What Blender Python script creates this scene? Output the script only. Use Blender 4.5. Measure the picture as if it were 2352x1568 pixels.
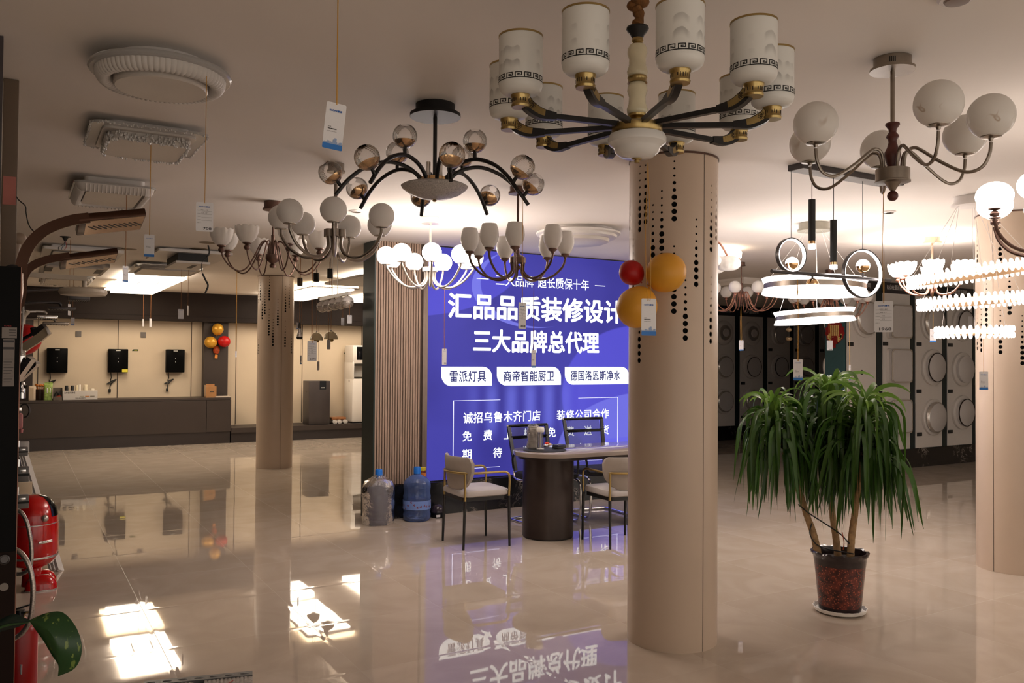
import bpy, bmesh, math, random
from mathutils import Vector, Matrix

# ---------------------------------------------------------------- scene, camera, world, exposure
for o in list(bpy.data.objects):
    bpy.data.objects.remove(o, do_unlink=True)
S = bpy.context.scene
COL = S.collection
S.view_settings.view_transform = 'Standard'
S.view_settings.look = 'None'
S.view_settings.gamma = 1.0
S.view_settings.use_curve_mapping = False
S.view_settings.exposure = 0.62
S.cycles.use_denoising = True
S.cycles.use_adaptive_sampling = True
S.cycles.adaptive_threshold = 0.02
S.cycles.max_bounces = 8
S.cycles.diffuse_bounces = 4
S.cycles.glossy_bounces = 4
S.cycles.transmission_bounces = 8
S.cycles.transparent_max_bounces = 12
S.cycles.caustics_reflective = False
S.cycles.caustics_refractive = False
S.cycles.sample_clamp_indirect = 4.0
S.cycles.sample_clamp_direct = 3.0

EYE, H = 1.55, 2.655            # eye height and ceiling height, metres
CX, CY = 1176.0, 784.0
VP1, VP2 = (4500.0, 845.0), (32.0, 812.0)
FOC = math.sqrt(-((VP1[0] - CX) * (VP2[0] - CX) + (VP1[1] - CY) * (VP2[1] - CY)))


def _cd(x, y):
    return Vector((x - CX, -(y - CY), -FOC)).normalized()


AX, AY = _cd(*VP1), _cd(*VP2)
AZ = AX.cross(AY)
ROT = Matrix((AX, AY, AZ))      # rows: world axes seen from the camera
cam_data = bpy.data.cameras.new('camera')
cam = bpy.data.objects.new('camera', cam_data)
COL.objects.link(cam)
cam.matrix_world = Matrix.Translation((0, 0, EYE)) @ ROT.to_4x4()
cam_data.sensor_fit = 'HORIZONTAL'
cam_data.sensor_width = 36.0
cam_data.lens = FOC / 2352 * 36.0
cam_data.clip_start = 0.05
S.camera = cam

world = bpy.data.worlds.new('world')
S.world = world
world.use_nodes = True
_bg = world.node_tree.nodes['Background']
_bg.inputs[0].default_value = (1.0, 0.88, 0.76, 1)   # fill light from behind the camera, let in by the added open front
_bg.inputs[1].default_value = 0.78

# emission of the lamps that are switched on
E_GLOBE, E_RING, E_PANEL, E_SIGN = 26.0, 16.0, 5.4, 0.56
WARM = (1.0, 0.80, 0.64)
WARMER = (1.0, 0.66, 0.34)
NEUTRAL = (1.0, 0.86, 0.76)


# ---------------------------------------------------------------- measuring: where a line of sight meets a plane of the room
def _ray(x, y):
    return ROT @ _cd(x, y)


def on_z(x, y, z):
    d = _ray(x, y)
    return Vector((0, 0, EYE)) + d * ((z - EYE) / d.z)


def on_y(x, y, Y):
    d = _ray(x, y)
    return Vector((0, 0, EYE)) + d * (Y / d.y)


def on_x(x, y, X):
    d = _ray(x, y)
    return Vector((0, 0, EYE)) + d * (X / d.x)


def at_depth(x, y, dep):
    d = _ray(x, y)
    c = ROT.transposed() @ d
    return Vector((0, 0, EYE)) + d * (dep / -c.z)


def depth_of(p):
    return -(ROT.transposed() @ (Vector(p) - Vector((0, 0, EYE)))).z


# ---------------------------------------------------------------- materials
def srgb(r, g, b):
    def f(v):
        v /= 255.0
        return v / 12.92 if v <= 0.04045 else ((v + 0.055) / 1.055) ** 2.4
    return (f(r), f(g), f(b))


MATS = {}


def mat(name, col=(0.8, 0.8, 0.8), rough=0.5, metal=0.0, vary=0.06, scale=8.0, trans=0.0, ior=1.45, alpha=1.0, spec=None,
        emit=None, estr=0.0, bump=0.0, bscale=40.0, coat=0.0, sss=0.0, rvary=0.0, transl=0.0):
    if name in MATS:
        return MATS[name]
    m = bpy.data.materials.new(name)
    m.use_nodes = True
    nt = m.node_tree
    b = nt.nodes['Principled BSDF']
    b.inputs['Roughness'].default_value = rough
    b.inputs['Metallic'].default_value = metal
    b.inputs['IOR'].default_value = ior
    b.inputs['Transmission Weight'].default_value = trans
    b.inputs['Alpha'].default_value = alpha
    b.inputs['Coat Weight'].default_value = coat
    if spec is not None:
        b.inputs['Specular IOR Level'].default_value = spec
    tc = nt.nodes.new('ShaderNodeTexCoord')
    nz = nt.nodes.new('ShaderNodeTexNoise')
    nz.inputs['Scale'].default_value = scale
    nz.inputs['Detail'].default_value = 3.0
    nt.links.new(tc.outputs['Object'], nz.inputs['Vector'])
    rp = nt.nodes.new('ShaderNodeValToRGB')
    rp.color_ramp.elements[0].position = 0.3
    rp.color_ramp.elements[1].position = 0.7
    rp.color_ramp.elements[0].color = (*[max(0, c * (1 - vary)) for c in col], 1)
    rp.color_ramp.elements[1].color = (*[min(1, c * (1 + vary)) for c in col], 1)
    nt.links.new(nz.outputs['Fac'], rp.inputs['Fac'])
    nt.links.new(rp.outputs['Color'], b.inputs['Base Color'])
    if emit:
        b.inputs['Emission Color'].default_value = (*emit, 1)
        b.inputs['Emission Strength'].default_value = estr
    if bump:
        n2 = nt.nodes.new('ShaderNodeTexNoise')
        n2.inputs['Scale'].default_value = bscale
        nt.links.new(tc.outputs['Object'], n2.inputs['Vector'])
        bp = nt.nodes.new('ShaderNodeBump')
        bp.inputs['Strength'].default_value = bump
        bp.inputs['Distance'].default_value = 0.004
        nt.links.new(n2.outputs['Fac'], bp.inputs['Height'])
        nt.links.new(bp.outputs['Normal'], b.inputs['Normal'])
    if transl:
        t = nt.nodes.new('ShaderNodeBsdfTranslucent')
        nt.links.new(rp.outputs['Color'], t.inputs['Color'])
        mx = nt.nodes.new('ShaderNodeMixShader')
        mx.inputs[0].default_value = transl
        nt.links.new(b.outputs[0], mx.inputs[1])
        nt.links.new(t.outputs[0], mx.inputs[2])
        nt.links.new(mx.outputs[0], nt.nodes['Material Output'].inputs['Surface'])
    MATS[name] = m
    return m


def N(m, kind, **kw):
    n = m.node_tree.nodes.new(kind)
    for k, v in kw.items():
        setattr(n, k, v)
    return n


def L(m, a, b):
    m.node_tree.links.new(a, b)


def M_(m, op, a, b=None, c=None, clamp=False):
    n = m.node_tree.nodes.new('ShaderNodeMath')
    n.operation = op
    n.use_clamp = clamp
    for i, v in enumerate((a, b, c)):
        if v is None:
            continue
        if isinstance(v, (int, float)):
            n.inputs[i].default_value = v
        else:
            m.node_tree.links.new(v, n.inputs[i])
    return n.outputs[0]


def smooth(m, v, a, b):
    n = m.node_tree.nodes.new('ShaderNodeMapRange')
    n.interpolation_type = 'SMOOTHSTEP'
    n.inputs['From Min'].default_value = a
    n.inputs['From Max'].default_value = b
    m.node_tree.links.new(v, n.inputs['Value'])
    return n.outputs['Result']


def mixc(m, f, a, b):
    n = m.node_tree.nodes.new('ShaderNodeMix')
    n.data_type = 'RGBA'
    if isinstance(f, (int, float)):
        n.inputs['Factor'].default_value = f
    else:
        m.node_tree.links.new(f, n.inputs['Factor'])
    for i, v in ((6, a), (7, b)):
        if isinstance(v, tuple):
            n.inputs[i].default_value = (*v[:3], 1)
        else:
            m.node_tree.links.new(v, n.inputs[i])
    return n.outputs[2]


CEIL = mat('painted ceiling', (0.80, 0.75, 0.70), 0.75, vary=0.015, scale=1.5)
CREAM = mat('cream wall panel', (0.70, 0.585, 0.44), 0.5, vary=0.03, scale=2)
DARKCAB = mat('dark brown laminate', srgb(60, 52, 49), 0.5, vary=0.05, scale=3)
DARKCAB2 = mat('dark brown plinth', srgb(52, 46, 46), 0.4, vary=0.05, scale=3)
FASCIA = mat('dark fascia laminate', srgb(38, 31, 29), 0.55, spec=0.15, vary=0.05, scale=3)
SEAM = mat('dark joint', srgb(58, 47, 38), 0.6)
COLM = mat('cream metal cladding', (0.57, 0.455, 0.355), 0.33, vary=0.02, scale=3)
BLACKCORE = mat('black lining', (0.006, 0.006, 0.006), 0.8)
GREEN = mat('dark green lacquer', srgb(24, 40, 38), 0.4)
TEAL = mat('teal laminate', srgb(38, 78, 84), 0.45)
DARKSTRIP = mat('blue black strip', srgb(18, 32, 34), 0.4)
PANELW = mat('light grey display board', (0.62, 0.585, 0.55), 0.5, vary=0.02)
HEADER = mat('charcoal header', srgb(40, 36, 38), 0.45)
SLAT = mat('taupe slat', srgb(150, 128, 112), 0.5, vary=0.05, scale=5)
SLATGAP = mat('slat groove', srgb(74, 60, 52), 0.6)
BLK = mat('black metal', (0.012, 0.011, 0.011), 0.35)
BLKGLOSS = mat('black gloss', (0.005, 0.005, 0.006), 0.1, ior=1.3)
BLKPANEL = mat('black panel film', (0.004, 0.004, 0.004), 0.3, ior=1.12)
PLATEGREY = mat('satin grey plate', (0.22, 0.20, 0.18), 0.6, spec=0.2)
BLKSATIN = mat('black satin', (0.014, 0.013, 0.013), 0.5, spec=0.2)
DARKRIM = mat('dark lamp rim', srgb(48, 40, 36), 0.6, spec=0.2)
BLKMATTE = mat('black matte', (0.012, 0.012, 0.012), 0.6)
GOLD = mat('brass', (0.40, 0.29, 0.12), 0.3, 1.0, vary=0.1, scale=30)
GOLDP = mat('polished gold', (0.80, 0.52, 0.27), 0.12, 1.0)
BRONZE = mat('dark bronze', (0.13, 0.075, 0.058), 0.42, 0.7, vary=0.15, scale=20)
COPPER = mat('copper', (0.50, 0.26, 0.19), 0.35, 0.9, vary=0.12, scale=20)
NICKEL = mat('brushed nickel', (0.29, 0.25, 0.21), 0.33, 1.0, vary=0.06, scale=30)
CHROME = mat('chrome', (0.8, 0.79, 0.78), 0.06, 1.0, vary=0.02)
GUN = mat('dark gunmetal', (0.075, 0.068, 0.068), 0.35, 0.85)
WOODRED = mat('red brown turned wood', srgb(84, 42, 36), 0.45, vary=0.25, scale=25)
WHITEMET = mat('white enamel', (0.7, 0.66, 0.63), 0.35)
OPAL = mat('opal glass', (0.90, 0.88, 0.85), 0.12, vary=0.02, transl=0.2)
FROST = mat('frosted white glass', (0.90, 0.88, 0.85), 0.35, vary=0.02, transl=0.3)
OPALLIT = mat('lit opal glass', (0.9, 0.9, 0.9), 0.3, emit=NEUTRAL, estr=E_GLOBE)
RINGLIT = mat('lit acrylic', (0.9, 0.9, 0.9), 0.3, emit=(1.0, 0.90, 0.84), estr=E_RING)
LEDRING = mat('bright led strip', (0.9, 0.9, 0.9), 0.3, emit=(1.0, 0.88, 0.8), estr=17.0)
LEDLIT = mat('led strip', (0.9, 0.9, 0.9), 0.3, emit=(1.0, 0.92, 0.9), estr=9.0)
CRYLIT = mat('lit crystal', (0.9, 0.88, 0.86), 0.15, emit=(1.0, 0.86, 0.78), estr=1.15)
PANLIT = mat('lit ceiling diffuser', (0.9, 0.9, 0.9), 0.4, emit=(1.0, 0.84, 0.66), estr=E_PANEL)
PANLITW = mat('warm lit ceiling diffuser', (0.9, 0.9, 0.9), 0.4, emit=(1.0, 0.76, 0.48), estr=E_PANEL * 0.75)
PLASTICW = mat('white plastic', (0.62, 0.59, 0.56), 0.4, vary=0.02)
PLASTICCL = mat('clear acrylic rim', (0.86, 0.84, 0.82), 0.12, vary=0.02, trans=0.55)
DIFF = mat('unlit diffuser', (0.56, 0.52, 0.48), 0.35, vary=0.02)
GLASS = mat('clear glass', (1, 0.98, 0.96), 0.02, trans=1.0, ior=1.45, vary=0.0)
TAGW = mat('tag card', (0.74, 0.73, 0.75), 0.35, vary=0.01)
TAGB = mat('tag blue', srgb(40, 112, 190), 0.4)
TAGSKY = mat('tag skyline blue', srgb(150, 170, 205), 0.4)
TAGTXT = mat('tag print', srgb(45, 40, 42), 0.5)
TAGLOGO = mat('tag logo blue', srgb(30, 92, 175), 0.5)
STRING = mat('yellow string', srgb(190, 140, 50), 0.6)
STRINGB = mat('brown string', srgb(150, 98, 50), 0.6)
WIREW = mat('thin steel wire', (0.75, 0.72, 0.7), 0.3, 0.6)
WIREB = mat('black cord', (0.015, 0.015, 0.015), 0.5)
YEL = mat('yellow sticker', srgb(225, 215, 70), 0.5)


# ---------------------------------------------------------------- mesh building
def frame_of(t):
    t = t.normalized()
    a = Vector((0, 0, 1)) if abs(t.z) < 0.9 else Vector((1, 0, 0))
    u = t.cross(a).normalized()
    return u, t.cross(u).normalized()


def rrect(w, h, r, n=5):
    pts = []
    for cx, cy, a0 in ((w / 2 - r, h / 2 - r, 0), (-w / 2 + r, h / 2 - r, 90), (-w / 2 + r, -h / 2 + r, 180), (w / 2 - r, -h / 2 + r, 270)):
        for i in range(n + 1):
            a = math.radians(a0 + 90 * i / n)
            pts.append((cx + r * math.cos(a), cy + r * math.sin(a)))
    return pts


def circ(r, n=32, ry=None):
    return [(r * math.cos(2 * math.pi * i / n), (ry or r) * math.sin(2 * math.pi * i / n)) for i in range(n)]


def spline(pts, n=6, closed=False):
    P = [Vector(p) for p in pts]
    out = []
    m = len(P)
    rng = range(m) if closed else range(m - 1)
    for i in rng:
        if closed:
            p0, p1, p2, p3 = P[i - 1], P[i], P[(i + 1) % m], P[(i + 2) % m]
        else:
            p1, p2 = P[i], P[i + 1]
            p0 = P[i - 1] if i else p1 * 2 - p2
            p3 = P[i + 2] if i + 2 < m else p2 * 2 - p1
        for k in range(n):
            t = k / n
            out.append(0.5 * ((2 * p1) + (p2 - p0) * t + (2 * p0 - 5 * p1 + 4 * p2 - p3) * t * t + (3 * p1 - p0 - 3 * p2 + p3) * t ** 3))
    if not closed:
        out.append(P[-1])
    return out


class MB:
    def __init__(self):
        self.bm = bmesh.new()
        self.mi = 0

    def _f(self, vs):
        try:
            f = self.bm.faces.new(vs)
            f.material_index = self.mi
            return f
        except ValueError:
            return None

    def _v(self, p, M=None):
        p = Vector(p)
        return self.bm.verts.new(M @ p if M else p)

    def box(self, x0, x1, y0, y1, z0, z1, bev=0.0, M=None, seg=2):
        vs = [self._v((x, y, z), M) for z in (z0, z1) for y in (y0, y1) for x in (x0, x1)]
        fs = [self._f([vs[i] for i in q]) for q in ((0, 2, 3, 1), (4, 5, 7, 6), (0, 1, 5, 4), (2, 6, 7, 3), (0, 4, 6, 2), (1, 3, 7, 5))]
        if bev:
            es = list({e for f in fs for e in f.edges})
            bmesh.ops.bevel(self.bm, geom=es, offset=bev, segments=seg, affect='EDGES', profile=0.5, material=self.mi)
        return self

    def lathe(self, prof, seg=24, M=None):
        rings = []
        for r, z in prof:
            if r <= 1e-6:
                rings.append([self._v((0, 0, z), M)])
            else:
                rings.append([self._v((r * math.cos(2 * math.pi * i / seg), r * math.sin(2 * math.pi * i / seg), z), M) for i in range(seg)])
        self._skin(rings, seg)
        return self

    def _skin(self, rings, seg, closed=False):
        pairs = list(zip(rings, rings[1:]))
        if closed:
            pairs.append((rings[-1], rings[0]))
        for a, b in pairs:
            if len(a) == 1 and len(b) == 1:
                continue
            for i in range(seg):
                j = (i + 1) % seg
                if len(a) == 1:
                    self._f((a[0], b[j], b[i]))
                elif len(b) == 1:
                    self._f((a[i], a[j], b[0]))
                else:
                    self._f((a[i], a[j], b[j], b[i]))

    def tube(self, pts, r, seg=8, closed=False, sect=None, M=None):
        P = [Vector(p) for p in pts]
        n = len(P)
        rings = []
        u = None
        for i, p in enumerate(P):
            if closed:
                t = P[(i + 1) % n] - P[i - 1]
            else:
                t = P[min(i + 1, n - 1)] - P[max(i - 1, 0)]
            t.normalize()
            if u is None:
                u, v = frame_of(t)
            else:
                u = (u - t * u.dot(t)).normalized()
                v = t.cross(u)
            rr = r[i] if isinstance(r, (list, tuple)) else r
            if sect:
                ring = [self._v(p + u * a * rr + v * b * rr, M) for a, b in sect]
            else:
                ring = [self._v(p + (u * math.cos(2 * math.pi * k / seg) + v * math.sin(2 * math.pi * k / seg)) * rr, M) for k in range(seg)]
            rings.append(ring)
        s = len(rings[0])
        self._skin(rings, s, closed)
        if not closed:
            self._f(list(reversed(rings[0])))
            self._f(rings[-1])
        return self

    def sweep(self, pts, w, h, M=None, up=Vector((0, 0, 1)), closed=False):
        """a flat bar of width w (sideways) and height h along pts"""
        P = [Vector(p) for p in pts]
        n = len(P)
        rings = []
        for i, p in enumerate(P):
            t = (P[(i + 1) % n] - P[i - 1]) if closed else (P[min(i + 1, n - 1)] - P[max(i - 1, 0)])
            t.normalize()
            sdir = t.cross(up).normalized()
            upd = sdir.cross(t)
            ww = w[i] if isinstance(w, (list, tuple)) else w
            hh = h[i] if isinstance(h, (list, tuple)) else h
            rings.append([self._v(p + sdir * a * ww / 2 + upd * b * hh / 2, M) for a, b in ((-1, -1), (1, -1), (1, 1), (-1, 1))])
        self._skin(rings, 4, closed)
        if not closed:
            self._f(list(reversed(rings[0])))
            self._f(rings[-1])
        return self

    def ell(self, c, rx, ry=None, rz=None, seg=24, rings=14, z0=-1.0, z1=1.0, M=None):
        ry = ry or rx
        rz = rz or rx
        R = []
        a0, a1 = math.asin(max(-1, z0)), math.asin(min(1, z1))
        for k in range(rings + 1):
            a = a0 + (a1 - a0) * k / rings
            cr, sz = math.cos(a), math.sin(a)
            if cr < 1e-4:
                R.append([self._v((c[0], c[1], c[2] + rz * sz), M)])
            else:
                R.append([self._v((c[0] + rx * cr * math.cos(2 * math.pi * i / seg), c[1] + ry * cr * math.sin(2 * math.pi * i / seg), c[2] + rz * sz), M) for i in range(seg)])
        self._skin(R, seg)
        return self

    def prism(self, poly, z0, z1, M=None, cap0=True, cap1=True):
        a = [self._v((x, y, z0), M) for x, y in poly]
        b = [self._v((x, y, z1), M) for x, y in poly]
        self._skin([a, b], len(poly))
        if cap0:
            self._f(list(reversed(a)))
        if cap1:
            self._f(b)
        return self

    def loft(self, polys, M=None, cap0=True, cap1=True, closed=False):
        """polys: list of (polygon, z) with equal counts"""
        R = [[self._v((x, y, z), M) for x, y in p] for p, z in polys]
        self._skin(R, len(R[0]), closed)
        if not closed:
            if cap0:
                self._f(list(reversed(R[0])))
            if cap1:
                self._f(R[-1])
        return self

    def quad(self, pts, M=None):
        self._f([self._v(p, M) for p in pts])
        return self

    def mesh(self, name, mats, sm=True, ang=38, fix=True):
        if fix:
            bmesh.ops.recalc_face_normals(self.bm, faces=self.bm.faces)
        me = bpy.data.meshes.new(name)
        self.bm.to_mesh(me)
        self.bm.free()
        for m in (mats if isinstance(mats, (list, tuple)) else [mats]):
            me.materials.append(m)
        if sm and len(me.polygons):
            me.shade_smooth()
            me.set_sharp_from_angle(angle=math.radians(ang))
        return me

    def obj(self, name, mats, parent=None, loc=(0, 0, 0), rot=(0, 0, 0), sm=True, ang=38, fix=True):
        return place(self.mesh(name, mats, sm, ang, fix), name, parent, loc, rot)


def place(me, name, parent=None, loc=(0, 0, 0), rot=(0, 0, 0), scale=None, M=None, label=None):
    o = bpy.data.objects.new(name, me)
    COL.objects.link(o)
    if M is not None:
        o.matrix_local = M
    else:
        o.location = loc
        o.rotation_euler = rot
        if scale:
            o.scale = scale if isinstance(scale, (list, tuple)) else (scale,) * 3
    if parent:
        o.parent = parent
    if label:
        o['label'] = label
    return o


def tag(o, label, cat, group=None, kind=None):
    o['label'] = label
    o['category'] = cat
    if group:
        o['group'] = group
    if kind:
        o['kind'] = kind
    return o


def thing(name, label, cat, loc=(0, 0, 0), rz=0.0, group=None):
    o = bpy.data.objects.new(name, None)
    o.empty_display_size = 0.1
    COL.objects.link(o)
    o.location = loc
    o.rotation_euler = (0, 0, rz)
    return tag(o, label, cat, group)


def struct(o, label=None):
    o['kind'] = 'structure'
    if label:
        o['label'] = label
    return o


def copy_tree(o, parent=None):
    c = o.copy()
    COL.objects.link(c)
    if parent:
        c.parent = parent
    for ch in o.children:
        copy_tree(ch, c)
    return c


TXT = {}


def text_mesh(s, w, h, m, stroke=0.0, depth=0.0, spacing=1.0):
    """lettering in the XZ plane, centred on its own middle, fitted to w x h, facing -Y"""
    key = (s, round(w, 4), round(h, 4), m.name, stroke, spacing)
    if key in TXT:
        return TXT[key]
    cu = bpy.data.curves.new('lettering', 'FONT')
    cu.body = s
    cu.size = 1.0
    cu.space_character = spacing
    cu.extrude = 0.0
    cu.resolution_u = 3
    ob = bpy.data.objects.new('lettering', cu)
    COL.objects.link(ob)
    dg = bpy.context.evaluated_depsgraph_get()
    me = bpy.data.meshes.new_from_object(ob.evaluated_get(dg))
    bpy.data.objects.remove(ob, do_unlink=True)
    xs = [v.co.x for v in me.vertices]
    ys = [v.co.y for v in me.vertices]
    x0, x1, y0, y1 = min(xs), max(xs), min(ys), max(ys)
    sx, sy = w / (x1 - x0), h / max(1e-6, (y1 - y0))
    for v in me.vertices:
        v.co = Vector(((v.co.x - (x0 + x1) / 2) * sx, 0.0, (v.co.y - (y0 + y1) / 2) * sy))
    if stroke:
        # heavier strokes: the same outline set again a stroke-width aside
        bm = bmesh.new()
        for i, (dx, dz) in enumerate(((0, 0), (1, 0), (-1, 0), (0, 1), (0, -1), (.7, .7), (-.7, -.7), (.7, -.7), (-.7, .7))):
            n0 = len(bm.verts)
            bm.from_mesh(me)
            bm.verts.ensure_lookup_table()
            for v in bm.verts[n0:]:
                v.co += Vector((dx * stroke, -0.00005 * i, dz * stroke))
        bm.to_mesh(me)
        bm.free()
    me.materials.clear()
    me.materials.append(m)
    TXT[key] = me
    return me

# ---------------------------------------------------------------- floor material: polished 0.8 m tiles
def floor_material():
    m = bpy.data.materials.new('polished floor tile')
    m.use_nodes = True
    b = m.node_tree.nodes['Principled BSDF']
    tc = N(m, 'ShaderNodeTexCoord')
    sp = N(m, 'ShaderNodeSeparateXYZ')
    L(m, tc.outputs['Object'], sp.inputs[0])
    fx = M_(m, 'FRACT', M_(m, 'DIVIDE', M_(m, 'ADD', sp.outputs[0], 8.0 - 0.70), 0.8))
    fy = M_(m, 'FRACT', M_(m, 'DIVIDE', M_(m, 'ADD', sp.outputs[1], 8.0), 0.8))
    ex = M_(m, 'MINIMUM', fx, M_(m, 'SUBTRACT', 1.0, fx))
    ey = M_(m, 'MINIMUM', fy, M_(m, 'SUBTRACT', 1.0, fy))
    e = M_(m, 'MINIMUM', ex, ey)
    grout = M_(m, 'SUBTRACT', 1.0, smooth(m, e, 0.0006, 0.0022))
    ix = M_(m, 'FLOOR', M_(m, 'DIVIDE', M_(m, 'ADD', sp.outputs[0], 8.0 - 0.70), 0.8))
    iy = M_(m, 'FLOOR', M_(m, 'DIVIDE', M_(m, 'ADD', sp.outputs[1], 8.0), 0.8))
    cb = N(m, 'ShaderNodeCombineXYZ')
    L(m, M_(m, 'MULTIPLY', ix, 3.7), cb.inputs[0])
    L(m, M_(m, 'MULTIPLY', iy, 5.3), cb.inputs[1])
    va = N(m, 'ShaderNodeVectorMath', operation='ADD')
    L(m, tc.outputs['Object'], va.inputs[0])
    L(m, cb.outputs[0], va.inputs[1])
    n1 = N(m, 'ShaderNodeTexNoise')
    n1.inputs['Scale'].default_value = 2.2
    n1.inputs['Detail'].default_value = 6
    n1.inputs['Distortion'].default_value = 1.2
    L(m, va.outputs[0], n1.inputs['Vector'])
    base = mixc(m, smooth(m, n1.outputs['Fac'], 0.3, 0.75), (0.52, 0.435, 0.355), (0.59, 0.505, 0.425))
    colr = mixc(m, M_(m, 'MULTIPLY', grout, 0.55), base, (0.26, 0.2, 0.15))
    L(m, colr, b.inputs['Base Color'])
    L(m, M_(m, 'ADD', 0.022, M_(m, 'MULTIPLY', grout, 0.4)), b.inputs['Roughness'])
    b.inputs['IOR'].default_value = 1.62
    # each tile lies a hair out of level and is very slightly wavy
    wn = N(m, 'ShaderNodeTexNoise')
    wn.inputs['Scale'].default_value = 4.5
    wn.inputs['Detail'].default_value = 1.5
    L(m, va.outputs[0], wn.inputs['Vector'])
    edge = M_(m, 'SUBTRACT', 1.0, smooth(m, e, 0.0, 0.035))
    hgt = M_(m, 'ADD', M_(m, 'MULTIPLY', wn.outputs['Fac'], 0.00016), M_(m, 'MULTIPLY', edge, -0.00016))
    bp = N(m, 'ShaderNodeBump')
    bp.inputs['Strength'].default_value = 1.0
    bp.inputs['Distance'].default_value = 1.0
    L(m, hgt, bp.inputs['Height'])
    L(m, bp.outputs['Normal'], b.inputs['Normal'])
    return m


def marble_material():
    m = bpy.data.materials.new('black marble')
    m.use_nodes = True
    b = m.node_tree.nodes['Principled BSDF']
    tc = N(m, 'ShaderNodeTexCoord')
    nz = N(m, 'ShaderNodeTexNoise')
    nz.inputs['Scale'].default_value = 5.0
    nz.inputs['Detail'].default_value = 9
    nz.inputs['Roughness'].default_value = 0.7
    nz.inputs['Distortion'].default_value = 1.5
    L(m, tc.outputs['Object'], nz.inputs['Vector'])
    d = M_(m, 'ABSOLUTE', M_(m, 'SUBTRACT', nz.outputs['Fac'], 0.5))
    vein = M_(m, 'SUBTRACT', 1.0, smooth(m, d, 0.0, 0.012))
    n2 = N(m, 'ShaderNodeTexNoise')
    n2.inputs['Scale'].default_value = 3.0
    L(m, tc.outputs['Object'], n2.inputs['Vector'])
    k = M_(m, 'MULTIPLY', vein, smooth(m, n2.outputs['Fac'], 0.52, 0.66))
    L(m, mixc(m, k, (0.008, 0.008, 0.009), (0.55, 0.47, 0.42)), b.inputs['Base Color'])
    b.inputs['Roughness'].default_value = 0.16
    return m


MARBLE = marble_material()
X0, X1, Y0, Y1 = -2.6, 16.0, -2.2, 16.2

# ---------------------------------------------------------------- room shell
struct(MB().box(X0, X1, Y0, Y1, -0.12, 0.0).obj('floor', floor_material()))
struct(MB().box(X0, X1, Y0, Y1, H, H + 0.12).obj('ceiling', CEIL))
struct(MB().box(X0, X1, Y1, Y1 + 0.12, 0, H).obj('wall_back', CREAM))
struct(MB().box(X0 - 0.12, X0, Y0, Y1, 0, H).obj('wall_left', CREAM))
struct(MB().box(X1, X1 + 0.12, Y0, Y1, 0, H).obj('wall_right', CREAM))
mb = MB()                                   # unseen open front, added to let fill light in: posts and lintel
for k in range(7):
    x = X0 + (X1 - X0) * k / 6
    mb.box(x - 0.06, x + 0.06, Y0 - 0.1, Y0, 0, H)
mb.box(X0, X1, Y0 - 0.1, Y0, H - 0.25, H)
struct(mb.obj('added_front_1', BLK, sm=False))

# kitchen wall: joints between the cream panels, dark overhead fascia, dark pilaster
mb = MB()
for x in (0.348, 1.558, 2.772, 3.562, 4.804, 6.009):
    mb.box(x - 0.006, x + 0.006, Y1 - 0.004, Y1 + 0.004, 0.27, 2.15)
struct(mb.obj('trim_1', SEAM, sm=False))
mb = MB()
mb.box(X0, 9.0, 15.9, Y1, 2.235, H)
mb.box(X0, 9.0, 15.89, Y1, 2.15, 2.228)
mb.box(X0, 9.0, 15.905, Y1, 2.226, 2.24)
struct(mb.obj('trim_2', FASCIA, sm=False), 'dark brown fascia above the kitchen wall')
struct(MB().box(2.956, 3.38, 16.03, Y1, 0.8, 2.15).obj('trim_3', DARKCAB), 'dark brown pilaster on the cream wall')
struct(MB().box(-1.2, 0.27, 16.0, Y1, 0.8, 2.15).obj('trim_4', DARKCAB))


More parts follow.
